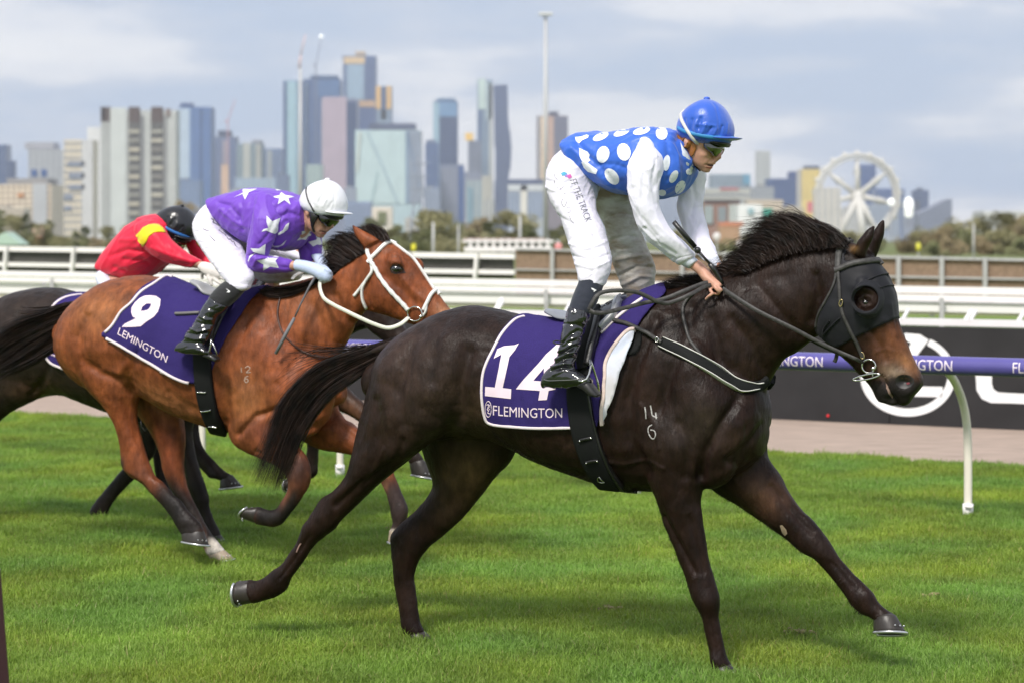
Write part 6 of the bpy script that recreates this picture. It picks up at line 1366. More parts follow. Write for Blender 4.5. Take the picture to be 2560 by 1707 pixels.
bmesh_ = horse_mesh(P2, b_torso, b_neck, b_head, [b_hn,b_hf,b_fn,b_ff], b_ears, b_ex, .0085, 6,
 lines=[([(215,790),(196,840),(206,900),(250,930),(300,945)], 11, -.012),([(250,740),(225,800),(215,850)], 12, -.006),([(345,880),(322,925),(330,975)], 12, -.012),([(300,700),(280,760),(262,820)], 12, -.004),([(330,905),(300,930),(262,925)], 12, .008),
  ([(620,800),(580,880),(562,960),(566,1050)], 13, -.010),([(600,1085),(640,1040),(700,1020)], 8, -.014),([(760,860),(742,900),(700,960)], 12, -.008),([(850,870),(826,850),(800,800),(780,760)], 12, -.008),([(890,815),(860,790),(840,740)], 9, -.010),([(868,775),(880,740),(900,720)], 9, -.005),
  ([(960,690),(1000,720),(1040,760)], 8, -.006),([(1000,690),(1040,735),(1060,750)], 6, .005),([(920,700),(916,740),(925,770)], 7, -.007),([(640,1128),(690,1150),(725,1165)], 6, -.006),([(840,1035),(800,1060),(760,1080)], 9, -.010),([(860,1070),(890,1100)], 8, -.006),
  ([(310,1000),(330,1050),(345,1100)], 9, -.005),([(388,1000),(440,1030),(500,1045)], 10, .004),([(420,980),(470,1015),(520,1030)], 9, -.004),([(310,1180),(350,1205),(380,1240)], 4, -.005)],
 lumps=[(235,830,24,50,20,.008),(330,780,50,40,20,.006),(720,960,30,40,30,.008),(262,880,40,34,20,.010),(300,940,34,26,-20,.008),(620,1060,40,44,0,.010),(690,900,40,60,20,.008),(750,800,30,50,20,.005),(960,745,34,26,20,.008),(990,673,14,12,0,-.010),(990,655,22,6,10,.008),(600,980,26,50,10,.006),(800,1070,34,24,0,.008),(745,1190,20,20,0,.003)])
BK = (.014,.011,.010)
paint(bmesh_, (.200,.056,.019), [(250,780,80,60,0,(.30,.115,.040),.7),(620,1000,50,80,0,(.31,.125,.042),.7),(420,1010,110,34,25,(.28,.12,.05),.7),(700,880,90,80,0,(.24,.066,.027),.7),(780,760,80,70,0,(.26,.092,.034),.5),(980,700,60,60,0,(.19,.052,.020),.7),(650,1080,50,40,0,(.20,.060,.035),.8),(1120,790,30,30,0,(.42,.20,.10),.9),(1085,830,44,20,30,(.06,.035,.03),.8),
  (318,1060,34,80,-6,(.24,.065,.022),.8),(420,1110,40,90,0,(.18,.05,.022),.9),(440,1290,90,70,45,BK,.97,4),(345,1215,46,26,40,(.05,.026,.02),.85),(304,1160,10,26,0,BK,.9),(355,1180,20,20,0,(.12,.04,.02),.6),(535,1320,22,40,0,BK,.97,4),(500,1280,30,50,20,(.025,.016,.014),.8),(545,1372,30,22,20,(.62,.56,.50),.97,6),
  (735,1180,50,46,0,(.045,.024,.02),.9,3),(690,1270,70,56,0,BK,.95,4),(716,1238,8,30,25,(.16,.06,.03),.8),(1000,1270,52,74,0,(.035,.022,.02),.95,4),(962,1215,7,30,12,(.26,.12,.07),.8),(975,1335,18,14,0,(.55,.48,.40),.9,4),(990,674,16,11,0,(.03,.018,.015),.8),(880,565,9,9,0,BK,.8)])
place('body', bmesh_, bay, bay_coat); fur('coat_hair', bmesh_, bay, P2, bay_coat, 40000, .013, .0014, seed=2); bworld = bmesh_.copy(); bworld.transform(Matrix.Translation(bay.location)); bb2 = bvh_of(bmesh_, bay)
hoof(P2, (452,1334,512,1327), (457,1352,521,1362), -.12, .041, bay, hoof_m, alu, tilt=.15)
pale_hoof = mat('pale_hoof', (.34,.27,.20), .5, noise_amt=.2, noise_scale=60)
hoof(P2, (521,1388,564,1375), (530,1404,584,1396), .12, .038, bay, pale_hoof, alu)
hoof(P2, (646,1264,641,1310), (626,1268,603,1294), -.13, .038, bay, hoof_m, alu, tilt=.15)
hoof(P2, (973,1326,1008,1334), (972,1350,1016,1360), .12, .038, bay, pale_hoof, alu)
e_, en = surf(bb2, 991, 673, P2, 0); MB().ell(e_ - en*.006, .030,.022,.023).build('eye', eye_m, bay, True)
patch('eyelid', P2, bb2, [(974,672),(981,662),(994,658),(1005,666),(1015,683),(1001,684),(988,686),(978,682)], mat('eyelid_dark', (.02,.012,.01), .4), bay, .001, 3, holes=[[(981,672),(986,666),(994,664),(1001,670),(1003,677),(994,680),(985,678)]])
br2 = mat('brand_grey', (.36,.25,.19), .8)
for ln in ([(603,917),(604,931)],[(613,919),(619,915),(625,919),(622,925),(615,931),(627,930)],[(621,940),(614,942),(611,950),(616,956),(621,951),(616,946),(611,949)]): strap('shoulder_brand', P2, bb2, ln, .006, br2, bay, off=.0006, th=.0006)
bt = [[(205,752),(160,760),(110,780),(60,795),(20,812),(-30,850)],[(200,768),(150,790),(95,812),(45,835),(0,862),(-50,905)],[(190,790),(145,825),(95,855),(50,885),(10,910),(-40,945)],[(180,825),(150,865),(112,892),(72,915),(30,932),(-20,952)]]
r_ = hairlock(P2, bt, 4200, .08, seed=21, t0=(0,.3), t1=(.6,1.0), jit=2.4, curl=2)
r_ += hairlock(P2, [[(160,762),(120,770),(80,775),(60,770)],[(130,775),(90,785),(50,788),(20,780)]], 50, .03, seed=22, t0=(0,.2), jit=4, curl=4)
hair('tail', r_, hair_blk, bay, 22, wid=.0038)
dk = MB(); loft(dk, P2, [(215,748,190,800,0,.035),(170,770,165,805,0,.03),(130,790,130,815,0,.02)], 3, 12, (0,1)); dk.build('tail_dock', hair_blk, bay, True)
bmn = [[(975,604),(965,584),(945,570),(920,566)],[(950,602),(940,580),(920,566),(905,568)],[(925,612),(905,596),(888,584),(868,578)],[(912,620),(885,604),(862,590),(842,590)],[(900,628),(872,608),(846,592),(822,598)],[(880,640),(855,620),(830,606),(808,618)],[(862,652),(840,640),(820,632),(806,645)],[(845,664),(830,660),(818,662),(808,672)],[(832,676),(824,682),(818,690),(812,696)]]
r_ = hairlock(P2, bmn, 2200, .02, w0=-.05, w1=-.015, seed=23, t0=(0,.2), t1=(.5,1.05), jit=2.8, curl=2.5)
r_ += hairlock(P2, [[(p[0]+4,p[1]+9) for p in g] for g in bmn[3:]], 900, .006, w0=-.07, w1=-.055, seed=24, t0=(0,.1), t1=(.3,.8), jit=2.4)
roll = [[(812,690),(775,704),(735,716),(690,720),(648,714)],[(805,698),(765,718),(725,732),(685,736),(645,728)],[(790,708),(755,728),(715,742),(680,742),(660,738)]]
r_ += hairlock(P2, roll, 1500, .02, w0=-.085, w1=-.10, seed=25, t0=(0,.3), t1=(.6,1.0), jit=1.6)
hair('mane', r_, hair_blk, bay, 26, wid=.0036)

# cloth 9
st2 = empty('saddle_cloth', P2.pt(420,850,-.3), 'purple saddle cloth numbered 9 billowing over the back of the bay horse', 'saddle cloth', 'numbered saddle cloths')
CL2 = [(434,680),(414,686),(390,707),(352,730),(330,757),(305,777),(292,797),(280,815),(262,832),(250,838),(265,845),(302,865),(352,895),(390,917),(427,940),(465,956),(487,958),(530,925),(547,885),(566,845),(588,812),(616,775),(640,748),(662,726),(668,700),(600,700),(520,690),(440,660)]
def f2(co):
    x, y = proj(co); lift = max(0, 1-math.hypot((x-265)/60, (y-835)/40))*.02
    return lift + .013*math.sin((x*.9+y*.25)*.052)*max(0,min(1,(y-690)/60)) + .007*noise.noise(Vector((x*.02, y*.012, 1)))+.012*max(0, 1-math.hypot((x-445)/35, (y-690)/30))
shell('cloth', bworld, P2, CL2, cloth_m, st2, bb2, off=.018, th=.004, fold=f2)
cb2 = bvh_of([o for o in st2.children if o.name.startswith('cloth')][0].data, st2)
def edge2(name, ln, wpx, bvh, parent, m=trim_m, off=.005, mirror=False, th=.004, sub=4): return strap(name, P2, bvh, ln, wpx/467, m, parent, off=off, th=th, sub=sub, mirror=mirror)
edge2('binding', CL2[0:17], 6.5, cb2, st2); edge2('binding', CL2[20:24], 6.5, cb2, st2)
patch('number', P2, cb2, T4(140,660,[(940,318),(1000,325),(1045,358),(1040,420),(1020,480),(980,530),(900,582),(850,625),(760,632),(660,632),(690,600),(770,560),(800,545),(770,530),(755,490),(758,440),(790,390),(840,345),(890,322)]), print_m, st2, .003, 5, holes=[T4(140,660,[(952,400),(905,400),(865,430),(850,472),(880,472),(922,460),(945,430)])])
lettering('lettering', 'LEMINGTON', [(294,836),(416,906),(421,889),(300,819)], print_m, st2, P2, cb2, .003)
g2 = empty('girth', P2.pt(515,1000,-.3), 'black girth with steel keepers under the bay horse', 'girth', 'girths')
GL = [(507,876),(509,920),(512,960),(519,1000),(531,1040),(548,1074)]
strap('band', P2, bb2, GL, .094, leather_m, g2, off=.028, th=.004, mirror=True)
for a, b in (((500,976),(521,976)),((511,1017),(532,1017)),((527,1054),(547,1056))): strap('keeper', P2, bb2, [a, ((a[0]+b[0])/2, a[1]), b], .007, steel, g2, off=.036, th=.003)
s2 = empty('saddle', P2.pt(520,740,0), 'small black racing saddle with grey cantle on the bay horse', 'saddle', 'racing saddles')
q = MB(); loft(q, P2, [(484,699,487,714,-.10,.04),(505,706,503,724,-.10,.05),(535,722,530,742,-.06,.09),(580,728,578,750,0,.10),(620,716,618,734,0,.06),(645,712,644,724,0,.03)], 4, 18, (1,1)); q.build('seat', mat('grey_seat', (.33,.33,.34), .35), s2, True)
patch('flap', P2, bb2, smooth2([(625,728),(600,745),(575,780),(556,815),(540,850),(528,880),(505,885),(505,840),(530,790),(560,755),(600,728)],3,True), leather, s2, .036, 7, th=.006)
strap('stirrup_leather', P2, bb2, [(560,775),(545,808),(535,835),(528,852)], .035, leather, s2, off=.05, th=.004)
strap('girth_strap', P2, cb2, [(440,787),(465,786),(500,784)], .015, mat('grey_strap', (.14,.13,.13), .5), s2, off=.012, th=.005)
q = MB(); q.tube([P2.pt(x,y,-.39) for x,y in ((528,848),(527,862),(524,876),(518,884),(508,885))], .004, 8); q.tube([P2.pt(x,y,-.35) for x,y in ((528,848),(536,868),(544,890))], .004, 8); q.build('stirrup', steel, s2, True)
q = MB(); loft(q, P2, [(520,882,512,892,-.37,.03),(535,884,528,898,-.37,.035),(547,895,540,905,-.37,.03)], 3, 12, (.5,.5), pw=3); q.build('stirrup_tread', leather, s2, True)
# white bridle
wl_ = mat('white_leather', (.80,.79,.76), .45, bump=.001, bump_scale=90)
b2 = empty('bridle', P2.pt(960,700,-.1), 'white bridle with padded cheek straps and white rein on the bay horse', 'bridle', 'bridles')
strap('browband', P2, bb2, [(921,656),(930,645),(944,631),(959,616),(972,607),(984,605),(990,608)], .020, wl_, b2, off=.008, th=.006)
strap('headpiece', P2, bb2, [(919,622),(920,632),(924,643),(930,654)], .020, wl_, b2, off=.008, th=.005)
strap('face_strap', P2, bb2, [(960,592),(975,602),(985,611),(1010,630),(1034,650),(1056,682),(1072,706),(1084,724)], .011, wl_, b2, off=.008, th=.004)
strap('cheekpiece', P2, bb2, [(927,652),(932,660),(941,675),(952,696),(971,721),(990,742),(1009,761),(1021,775)], .021, wl_, b2, off=.008, th=.007, wsc=lambda t: 1+.13*math.sin(t*52))
strap('throat_lash', P2, bb2, [(930,662),(932,680),(918,698),(903,720),(886,741)], .015, wl_, b2, off=.010, th=.005)
strap('throat_lash', P2, bb2, [(917,700),(908,722),(908,748),(917,770)], .011, wl_, b2, off=.010, th=.005)
strap('noseband', P2, bb2, [(1099,735),(1090,726),(1078,736),(1068,757),(1060,776)], .019, wl_, b2, off=.008, th=.008)
strap('noseband', P2, bb2, [(1072,745),(1068,760),(1066,778),(1058,790)], .010, wl_, b2, off=.008, th=.006)
wb2 = P2.w(surf(bb2, 1037, 786, P2, .016)[0])
q = MB(); q.tube([P2.pt(1037+18*math.cos(t), 785+18*math.sin(t), wb2) for t in np.linspace(0,2*math.pi,24,endpoint=False)], .0036, 8, closed=True); q.build('bit_ring', steel, b2, True)
MB().ell(P2.pt(1052,792,wb2-.004), .009,.009,.009).build('bit_joint', steel, b2, True)
strap('rein', P2, bb2, [(800,700),(800,722),(810,746),(835,763),(865,778),(900,795),(937,811),(970,820),(1000,811),(1022,793)], .020, mat('cream_rein', (.74,.73,.62), .5), b2, snap=False, lat=[-.13,-.16,-.19,-.19,-.185,-.18,-.16,-.14,-.12,wb2], th=.004, sub=6)
strap('rein', P2, bb2, [(730,698),(740,688),(757,680),(770,676)], .018, wl_, b2, snap=False, lat=[0,.02,.04,.05], th=.004)
n2 = empty('neck_strap', P2.pt(720,850,-.2), 'thin brown leather neck strap round the bay horse', 'strap', 'breastplates')
strap('strap', P2, bb2, [(708,728),(699,755),(695,790),(704,828),(725,855),(750,875),(780,887),(822,893)], .010, mat('brown_leather', (.07,.028,.018), .45), n2, off=.006, th=.004)
w2 = empty('whip', P2.pt(740,790,-.15), 'grey riding whip hanging down from the gloved hand of the rider in purple', 'whip', 'riding whips')
q = MB(); q.tube([P2.pt(788,692,-.16), P2.pt(772,720,-.18), P2.pt(752,760,-.21), P2.pt(737,793,-.23)], [.007,.006,.0045,.0045], 8); q.build('shaft', mat('grey_rubber', (.11,.11,.12), .5), w2, True)
q = MB(); q.tube([P2.pt(736,795,-.23), P2.pt(712,840,-.24), P2.pt(689,884,-.25)], [.008,.0095,.009], 8); q.build('padded_flap', mat('grey_pad', (.17,.17,.18), .6), w2, True)

# ------------------------------------------------------------------ shared head, cap and goggles
def xf(ax, ay, S, phi):
    a = math.radians(phi)
    def f(x, y): dx, dy = (x-1764)*S, (y-247)*S; return ax+dx*math.cos(a)-dy*math.sin(a), ay+dx*math.sin(a)+dy*math.cos(a)
    return f
def xst(f, st): return [(*f(a,b), *f(c,d), w, h) for a,b,c,d,w,h in st]
def head_parts(mb, pl, f):
    for st, n_, r_, pw in (([(1712,285,1806,285,0,.05),(1701,312,1824,315,0,.072),(1700,342,1823,350,0,.074),(1706,366,1804,371,0,.070),(1713,386,1790,389,0,.064),(1722,402,1786,406,0,.054),(1735,414,1782,417,0,.042),(1748,423,1776,424,0,.028)],24,(1,.8),2.2),
      ([(1790,368,1800,369,0,.008),(1788,382,1803,384,0,.011),(1786,394,1804,396,0,.017),(1784,402,1797,402,0,.014)],12,(1,1),2),([(1766,406,1789,407,0,.022),(1764,410,1790,410.5,0,.024),(1766,413,1786,413,0,.020)],14,(1,1),2),
      ([(1760,417,1781,417,0,.020),(1758,421,1782,421,0,.022),(1756,425,1774,425,0,.018)],14,(1,1),2),([(1710,348,1722,348,-.074,.008),(1708,356,1726,357,-.077,.010),(1711,366,1722,367,-.075,.008)],10,(1,1),2),([(1695,322,1760,330,0,.05),(1686,355,1738,395,0,.055),(1672,385,1722,430,0,.06)],18,(1,1),2)):
        loft(mb, pl, xst(f, st), 3, n_, r_, pw=pw)
def cap_kit(j, pl, f, capm, band=None, gog=True, strapm=None):
    me, bv = rider_fuse('cap', [(xst(f, CAP),{'n':30,'rnd':(0,.3)})], capm, j, pl, .006, 3, [([f(1775,248),f(1790,268),f(1797,300),f(1797,336)], 2.2, -.003),([f(1730,300),f(1726,325),f(1730,332)], 3, -.005),([f(1742,303),f(1740,322),f(1744,334)], 3, .004),([f(1756,300),f(1750,322)], 3, -.005),([f(1770,312),f(1762,334)], 3, .004),([f(1790,318),f(1780,338)], 3, -.004)])
    q = MB(); loft(q, pl, xst(f, [(1800,340,1802,352,0,.100),(1826,342,1826,353,0,.085),(1842,344,1842,350,0,.06),(1853,346,1853,347.5,0,.02)]), 3, 18, (1,.5)); q.build('cap_peak', capm, j, True)
    MB().ell(pl.pt(*f(1767,247),0), .014,.014,.008).build('cap_button', capm, j, True)
    if band: strap('cap_band', pl, bv, [f(1688,316),f(1705,328),f(1730,336),f(1760,343),f(1800,347),f(1836,348)], .017, band, j, off=.003, th=.003)
    if strapm: strap('goggle_strap', pl, bv, [f(1712,268),f(1705,285),f(1708,302),f(1716,322),f(1730,342),f(1738,352)], .006, strapm, j, off=.004, th=.003)
    rider_fuse('helmet_rim', [(xst(f, [(1755,350,1815,354,0,.085),(1762,358,1832,360,0,.085),(1790,365,1826,366,0,.06)]),{})], bpy.data.materials['helmet_black'], j, pl, .006, 2)
    if gog: rider_fuse('goggles', [(xst(f, [(1752,356,1814,362,0,.079),(1757,372,1816,373,0,.080),(1768,384,1812,385,0,.073),(1780,391,1804,390,0,.05)]),{'pw':2.4})], bpy.data.materials['goggle_lens'] if gog is True else gog, j, pl, .005, 2)

# ------------------------------------------------------------------ rider in purple with white stars
j2 = empty('person', P2.pt(620,800,0), 'rider in purple silks with white stars and white cap crouched on the bay horse', 'rider', 'riders')
f_ = xf(816, 449, .79, 6.5)
mb = MB(); head_parts(mb, P2, f_)
def finger2(pl, pts_, r): 
    q = [pl.pt(x,y,w) for x,y,w in pts_]; mb.tube([tuple(a) for a in catmull([tuple(a) for a in q], 4)], list(np.linspace(r, r*.75, (len(q)-1)*4+1)), 10)
loft(mb, P2, [(560,500,570,570,0,.10),(620,485,640,590,0,.13),(700,485,710,600,0,.14),(748,500,752,560,0,.09)], 3, 18, (1,1))
loft(mb, P2, [(645,540,690,545,-.17,.04),(630,600,668,600,-.2,.038),(626,650,656,640,-.2,.036),(660,678,676,650,-.18,.032),(700,676,706,654,-.15,.027),(726,677,728,653,-.13,.026),(745,676,746,652,-.12,.026)], 3, 14, (1,1))
loft(mb, P2, [(745,570,790,570,.15,.04),(755,620,790,620,.16,.035),(770,655,800,655,.12,.03)], 3, 14, (1,1))
for A_ in ([(510,530,570,590,-.10,.055),(530,620,590,630,-.17,.055),(570,695,608,705,-.27,.045),(520,755,556,762,-.33,.036),(492,810,522,812,-.36,.030),(475,850,500,855,-.375,.026)],[(600,590,610,650,.12,.055),(690,645,690,700,.2,.05),(640,750,680,760,.30,.04)]): loft(mb, P2, A_, 3, 14, (1,1))
bm2 = fuse(mb, .005, 3, .4); sculpt(bm2, P2, lines=[([f_(1764,413),f_(1776,414.5),f_(1786,414)], 1.8, -.010)], lumps=[(*f_(1768,372),10,6,6,-.008),(*f_(1797,400),2.5,2,0,-.004)])
place('body', bm2, j2, skin); jb2 = bvh_of(bm2, j2)
patch('mouth', P2, jb2, [f_(*p) for p in [(1768,411.5),(1776,412),(1784,412.5),(1785,414.5),(1778,415.5),(1769,414)]], bpy.data.materials['mouth_dark'], j2, .0012, 2)
patch('lip', P2, jb2, [f_(*p) for p in [(1767,416),(1774,417),(1782,416.5),(1781,419.5),(1773,420.5),(1767,419)]], lip_m, j2, .0012, 2)
purp = silk('purple_silk', (.17,.058,.50), .5)
T2 = [(545,497,548,515,0,.14),(556,490,566,555,0,.165),(582,481,600,590,0,.18),(618,472,640,612,0,.19),(660,471,682,622,0,.20),(700,477,715,628,0,.20),(735,486,740,618,0,.18),(756,500,758,590,0,.13)]
w_t = [([(548,508),(575,515),(598,545),(606,575)], 6, -.010),([(552,525),(580,550),(605,565)], 5, .008),([(600,480),(606,520),(598,550)], 6, -.006),([(640,490),(634,530),(628,570)], 6, .006),([(690,520),(710,505),(745,500)], 6, -.008),([(700,545),(720,530),(745,540)], 5, -.009),([(690,600),(720,590),(745,596)], 6, -.006)]
_, tb2 = rider_fuse('silks', [(T2,{'n':28,'pw':2.4,'rnd':(.15,.5)})], purp, j2, P2, .006, 4, w_t)
SN2 = [(638,500,700,512,-.13,.07),(632,545,704,548,-.17,.078),(625,585,690,590,-.19,.074),(618,622,676,622,-.20,.068),(617,652,670,640,-.205,.064),(624,674,676,640,-.20,.060),(648,683,684,641,-.185,.056),(676,685,700,643,-.165,.050),(704,684,714,647,-.145,.044),(727,680,728,651,-.13,.034)]
_, sb2 = rider_fuse('sleeve', [(SN2,{'rnd':(1,.3)})], purp, j2, P2, .005, 3, [([(690,545),(670,590),(650,610)], 5, -.007),([(622,640),(640,636),(665,640)], 4, -.008),([(640,520),(640,570),(632,620)], 6, .006),([(650,660),(690,668),(722,670)], 4, -.004),([(632,665),(640,650),(660,644)], 4, .006)])
rider_fuse('sleeve', [([(735,560,800,575,.13,.07),(742,600,802,595,.16,.07),(747,630,803,625,.16,.064),(752,656,804,655,.14,.055)],{})], purp, j2, P2, .006, 3, [([(760,610),(775,630),(770,650)], 5, -.006)])
star_m = mat('white_star', (.84,.84,.90), .5, bump=.002, bump_scale=40)
def S5(ps): return [(480+a/5.985, 440+b/5.985) for a, b in ps]
for bv_, ps in ((tb2,[(630,325),(770,255),(745,200),(850,205),(975,200),(850,250),(795,360),(760,275)]),(tb2,[(1195,320),(1310,295),(1335,250),(1390,290),(1525,315),(1440,340),(1470,435),(1380,365),(1280,430),(1305,345)]),(tb2,[(1240,205),(1290,210),(1340,222),(1270,226)]),
  (tb2,[(1450,700),(1400,740),(1360,810),(1290,860),(1290,890),(1370,850),(1430,800),(1445,750)]),(tb2,[(1640,830),(1640,890),(1560,970),(1640,950),(1700,960),(1740,900),(1830,900),(1760,860),(1720,820)]),(tb2,[(1190,1000),(1230,1050),(1320,1040),(1410,960),(1370,1030),(1290,1070),(1200,1065)]),
  (sb2,[(1115,600),(1200,680),(1320,630),(1285,740),(1285,840),(1235,870),(1180,850),(1110,820),(1040,840),(1070,800),(1140,780),(1115,690)]),(sb2,[(875,1085),(1000,1090),(1100,1020),(1085,1180),(1010,1165),(920,1140)]),(sb2,[(965,1265),(1110,1240),(1150,1200),(1300,1215),(1245,1270),(1300,1380),(1170,1360),(1065,1415),(1070,1330)]),(sb2,[(840,1270),(870,1190),(950,1150),(930,1180),(870,1230),(850,1290)])):
    patch('star', P2, bv_, S5(ps), star_m, j2, .002, 4)
fsl = bvh_of([o for o in j2.children if o.name.startswith('sleeve')][1].data, j2)
patch('star', P2, fsl, S5([(1740,990),(1850,960),(1900,900),(1950,1040),(1870,1030),(1810,1060)]), star_m, j2, .002, 4)
glove_m = mat('pale_blue_glove', (.52,.60,.80), .7, sheen=.2, bump=.002, bump_scale=50)
gm_ = lambda mb_: None
mb = MB(); loft(mb, P2, [(742,649,741,678,-.125,.034),(765,652,768,685,-.13,.034),(790,658,792,696,-.135,.038),(808,664,803,704,-.135,.040),(821,672,812,706,-.135,.034)], 4, 20, (.3,1))
for k in range(4): finger2(P2, [(812-3*k,672+6*k,-.155),(824-3*k,680+6*k,-.15),(822-4*k,690+5*k,-.12),(810-4*k,690+5*k,-.10)], .0115)
finger2(P2, [(796,664,-.11),(812,668,-.10),(822,676,-.09)], .011)
gme = fuse(mb, .004, 2, .4); place('glove', gme, j2, glove_m)
mb = MB(); loft(mb, P2, [(778,640,806,636,.10,.03),(792,664,818,655,.08,.036),(806,684,826,672,.06,.032)], 4, 16, (.3,1))
for k in range(4): finger2(P2, [(806+3*k,680-3*k,.06),(814+3*k,692-3*k,.04),(812+3*k,698-3*k,.02)], .011)
place('glove', fuse(mb, .005, 2, .4), j2, glove_m)
rider_fuse('undershirt_collar', [([(742,512,760,530,0,.085),(747,530,766,556,0,.086),(752,555,770,582,0,.078)],{})], mat('collar_white', (.66,.68,.76), .6), j2, P2, .005, 2)
BN2 = [(538,497,580,570,-.02,.155),(508,520,584,590,-.06,.135),(486,556,594,606,-.11,.112),(489,592,605,624,-.15,.098),(504,618,614,643,-.18,.09),(521,645,623,661,-.21,.085),(539,668,630,676,-.235,.082),(554,690,634,692,-.26,.075),(566,701,627,712,-.275,.064)]
_, bb_2 = rider_fuse('breeches', [(BN2,{'n':26})], breech_m, j2, P2, .005, 3, [([(490,580),(530,590),(570,585)], 3.5, -.006),([(500,600),(545,612),(595,604)], 3.5, .005),([(512,622),(560,632),(605,625)], 3.5, -.006),([(560,560),(590,600),(615,640)], 4, -.005),([(545,660),(590,668),(628,660)], 3, -.006),([(550,680),(595,684),(630,678)], 3, .005)])
rider_fuse('breeches', [([(560,520,590,600,.05,.14),(600,580,602,655,.12,.11),(650,612,655,704,.18,.095),(700,636,702,708,.22,.088),(734,655,735,702,.24,.07)],{'n':20})], breech_dirty, j2, P2, .007, 3)
for ln in ([(528,547),(534,551),(532,556),(540,560),(548,566)],[(546,575),(552,580),(560,585),(566,592)],[(568,594),(572,600),(576,598),(580,606),(584,604),(588,614),(592,618)],[(508,572),(514,576),(522,578)],[(524,590),(530,596),(538,604)]): strap('signature', P2, bb_2, ln, .0045, mat('signature_ink', (.08,.07,.09), .6), j2, off=.0012, th=.0005)
rider_fuse('sock', [([(566,701,620,716,-.275,.060),(555,708,612,728,-.29,.060),(540,722,594,748,-.31,.056),(528,735,574,766,-.325,.052)],{})], mat('black_sock', (.010,.010,.012), .8, sheen=.3), j2, P2, .005, 2)
sk2 = bvh_of([o for o in j2.children if o.name.startswith('sock')][0].data, j2)
patch('sock_logo', P2, sk2, [(565,722),(569,724),(576,729),(573,732),(566,731),(571,728)], white_print, j2, .002, 2)
bw2 = [([(500,792),(515,800),(535,800)], 3, .008),([(492,806),(510,812),(534,812)], 3, -.008),([(474,822),(495,830),(525,822)], 3, .009),([(466,832),(490,838),(520,834)], 2.6, -.009),([(464,842),(485,848),(512,846)], 3, .007),([(515,764),(530,776),(555,778)], 3, -.004)]
_, ob2 = rider_fuse('boot', [([(527,738,573,768,-.325,.056),(507,767,560,780,-.34,.054),(490,802,541,794,-.355,.050),(478,822,535,812,-.365,.047),(464,832,528,832,-.37,.045),(458,852,520,850,-.375,.042)],{'rnd':(0,.6),'n':26}),([(441,868,447,880,-.375,.028),(450,856,458,884,-.375,.036),(475,848,480,887,-.38,.04),(500,852,503,889,-.38,.04),(520,872,521,888,-.38,.034)],{'rnd':(1,1)})], patent, j2, P2, .005, 2, bw2)
rider_fuse('boot', [([(640,745,682,752,.30,.05),(625,800,665,805,.34,.045),(610,860,650,865,.36,.042),(590,885,660,888,.37,.04)],{})], patent, j2, P2, .008, 2)
cap_kit(j2, P2, f_, mat('white_cap', (.80,.80,.84), .35, spec=.4, bump=.003, bump_scale=24), None, mat('dark_goggles', (.006,.006,.005), .05, spec=.9), leather)
rider_fuse('helmet_ear_guard', [(xst(f_, [(1716,345,1740,350,-.074,.012),(1722,365,1752,368,-.078,.014),(1728,385,1744,388,-.072,.012),(1732,400,1742,402,-.06,.010),(1738,414,1748,416,-.05,.008)]),{})], leather, j2, P2, .004, 2)
# ------------------------------------------------------------------ THIRD HORSE, dark, cut by the left edge
P3 = Plane(-1.75, 13.18, 25)
h3 = empty('racehorse', P3.pt(200, 1320, 0), 'dark brown racehorse half hidden behind the bay at the left edge', 'horse', 'racehorses galloping'); h3.location.z = 0
t3 = [(-42,800,-55,950,0,.12),(-5,755,-15,1005,0,.24),(54,727,48,1010,0,.28),(110,719,112,992,0,.285),(150,721,172,990,0,.285),(205,738,232,1012,0,.29),(265,748,290,1034,0,.29),(330,738,350,1053,0,.28),(395,722,410,1058,0,.25),(445,740,450,1050,0,.22),(500,810,495,1025,0,.17),(525,850,520,980,0,.12)]
n3 = [(385,730,490,1010,0,.14),(440,728,530,950,0,.12),(500,735,570,890,0,.10),(560,745,605,860,0,.085),(620,760,640,850,0,.075)]
hd3 = [(640,765,620,850,0,.07),(680,780,650,880,0,.085),(705,830,680,905,0,.08),(730,880,705,930,0,.065),(755,925,730,955,0,.055),(770,950,750,970,0,.045)]
hn3 = [(-35,800,130,890,-.10,.13),(-65,890,112,985,-.12,.13),(-105,970,25,1032,-.12,.10),(-145,1035,-30,1085,-.12,.065),(-180,1105,-110,1140,-.12,.048),(-225,1180,-185,1210,-.12,.032),(-262,1235,-225,1265,-.12,.036)]
hf3 = [(-20,860,110,930,.10,.12),(-90,960,20,1010,.12,.10),(-190,1010,-110,1060,.12,.06),(-270,1060,-225,1100,.12,.04),(-330,1110,-300,1140,.12,.035)]
fn3 = [(385,940,500,940,-.11,.10),(415,1020,490,1020,-.12,.085),(436,1075,481,1075,-.12,.064),(450,1130,487,1128,-.12,.052),(461,1175,500,1172,-.12,.046),(469,1213,514,1213,-.12,.048),(480,1246,523,1246,-.12,.043),(494,1271,524,1268,-.12,.031),(509,1303,536,1300,-.12,.029),(519,1325,546,1321,-.12,.036),(526,1344,552,1338,-.12,.034)]
ff3 = [(420,1000,500,980,.10,.09),(440,1070,495,1050,.12,.065),(458,1120,500,1098,.12,.048),(478,1146,512,1124,.12,.040),(497,1166,532,1146,.12,.034),(514,1184,550,1164,.12,.032),(526,1195,562,1177,.12,.038),(546,1198,574,1184,.12,.034),(551,1201,582,1188,.12,.037)]
ex3 = [[(470,860,390,880,.11*s_,.08),(500,930,390,960,.12*s_,.09),(500,990,420,1010,.11*s_,.08)] for s_ in (-1,1)]
m3 = horse_mesh(P3, t3, n3, hd3, [hn3,hf3,fn3,ff3], [], ex3, .011, 5, lines=[([(60,760),(30,830),(20,900)], 12, -.006),([(130,880),(110,950),(80,985)], 10, -.010)], lumps=[(40,860,40,50,0,.008)])
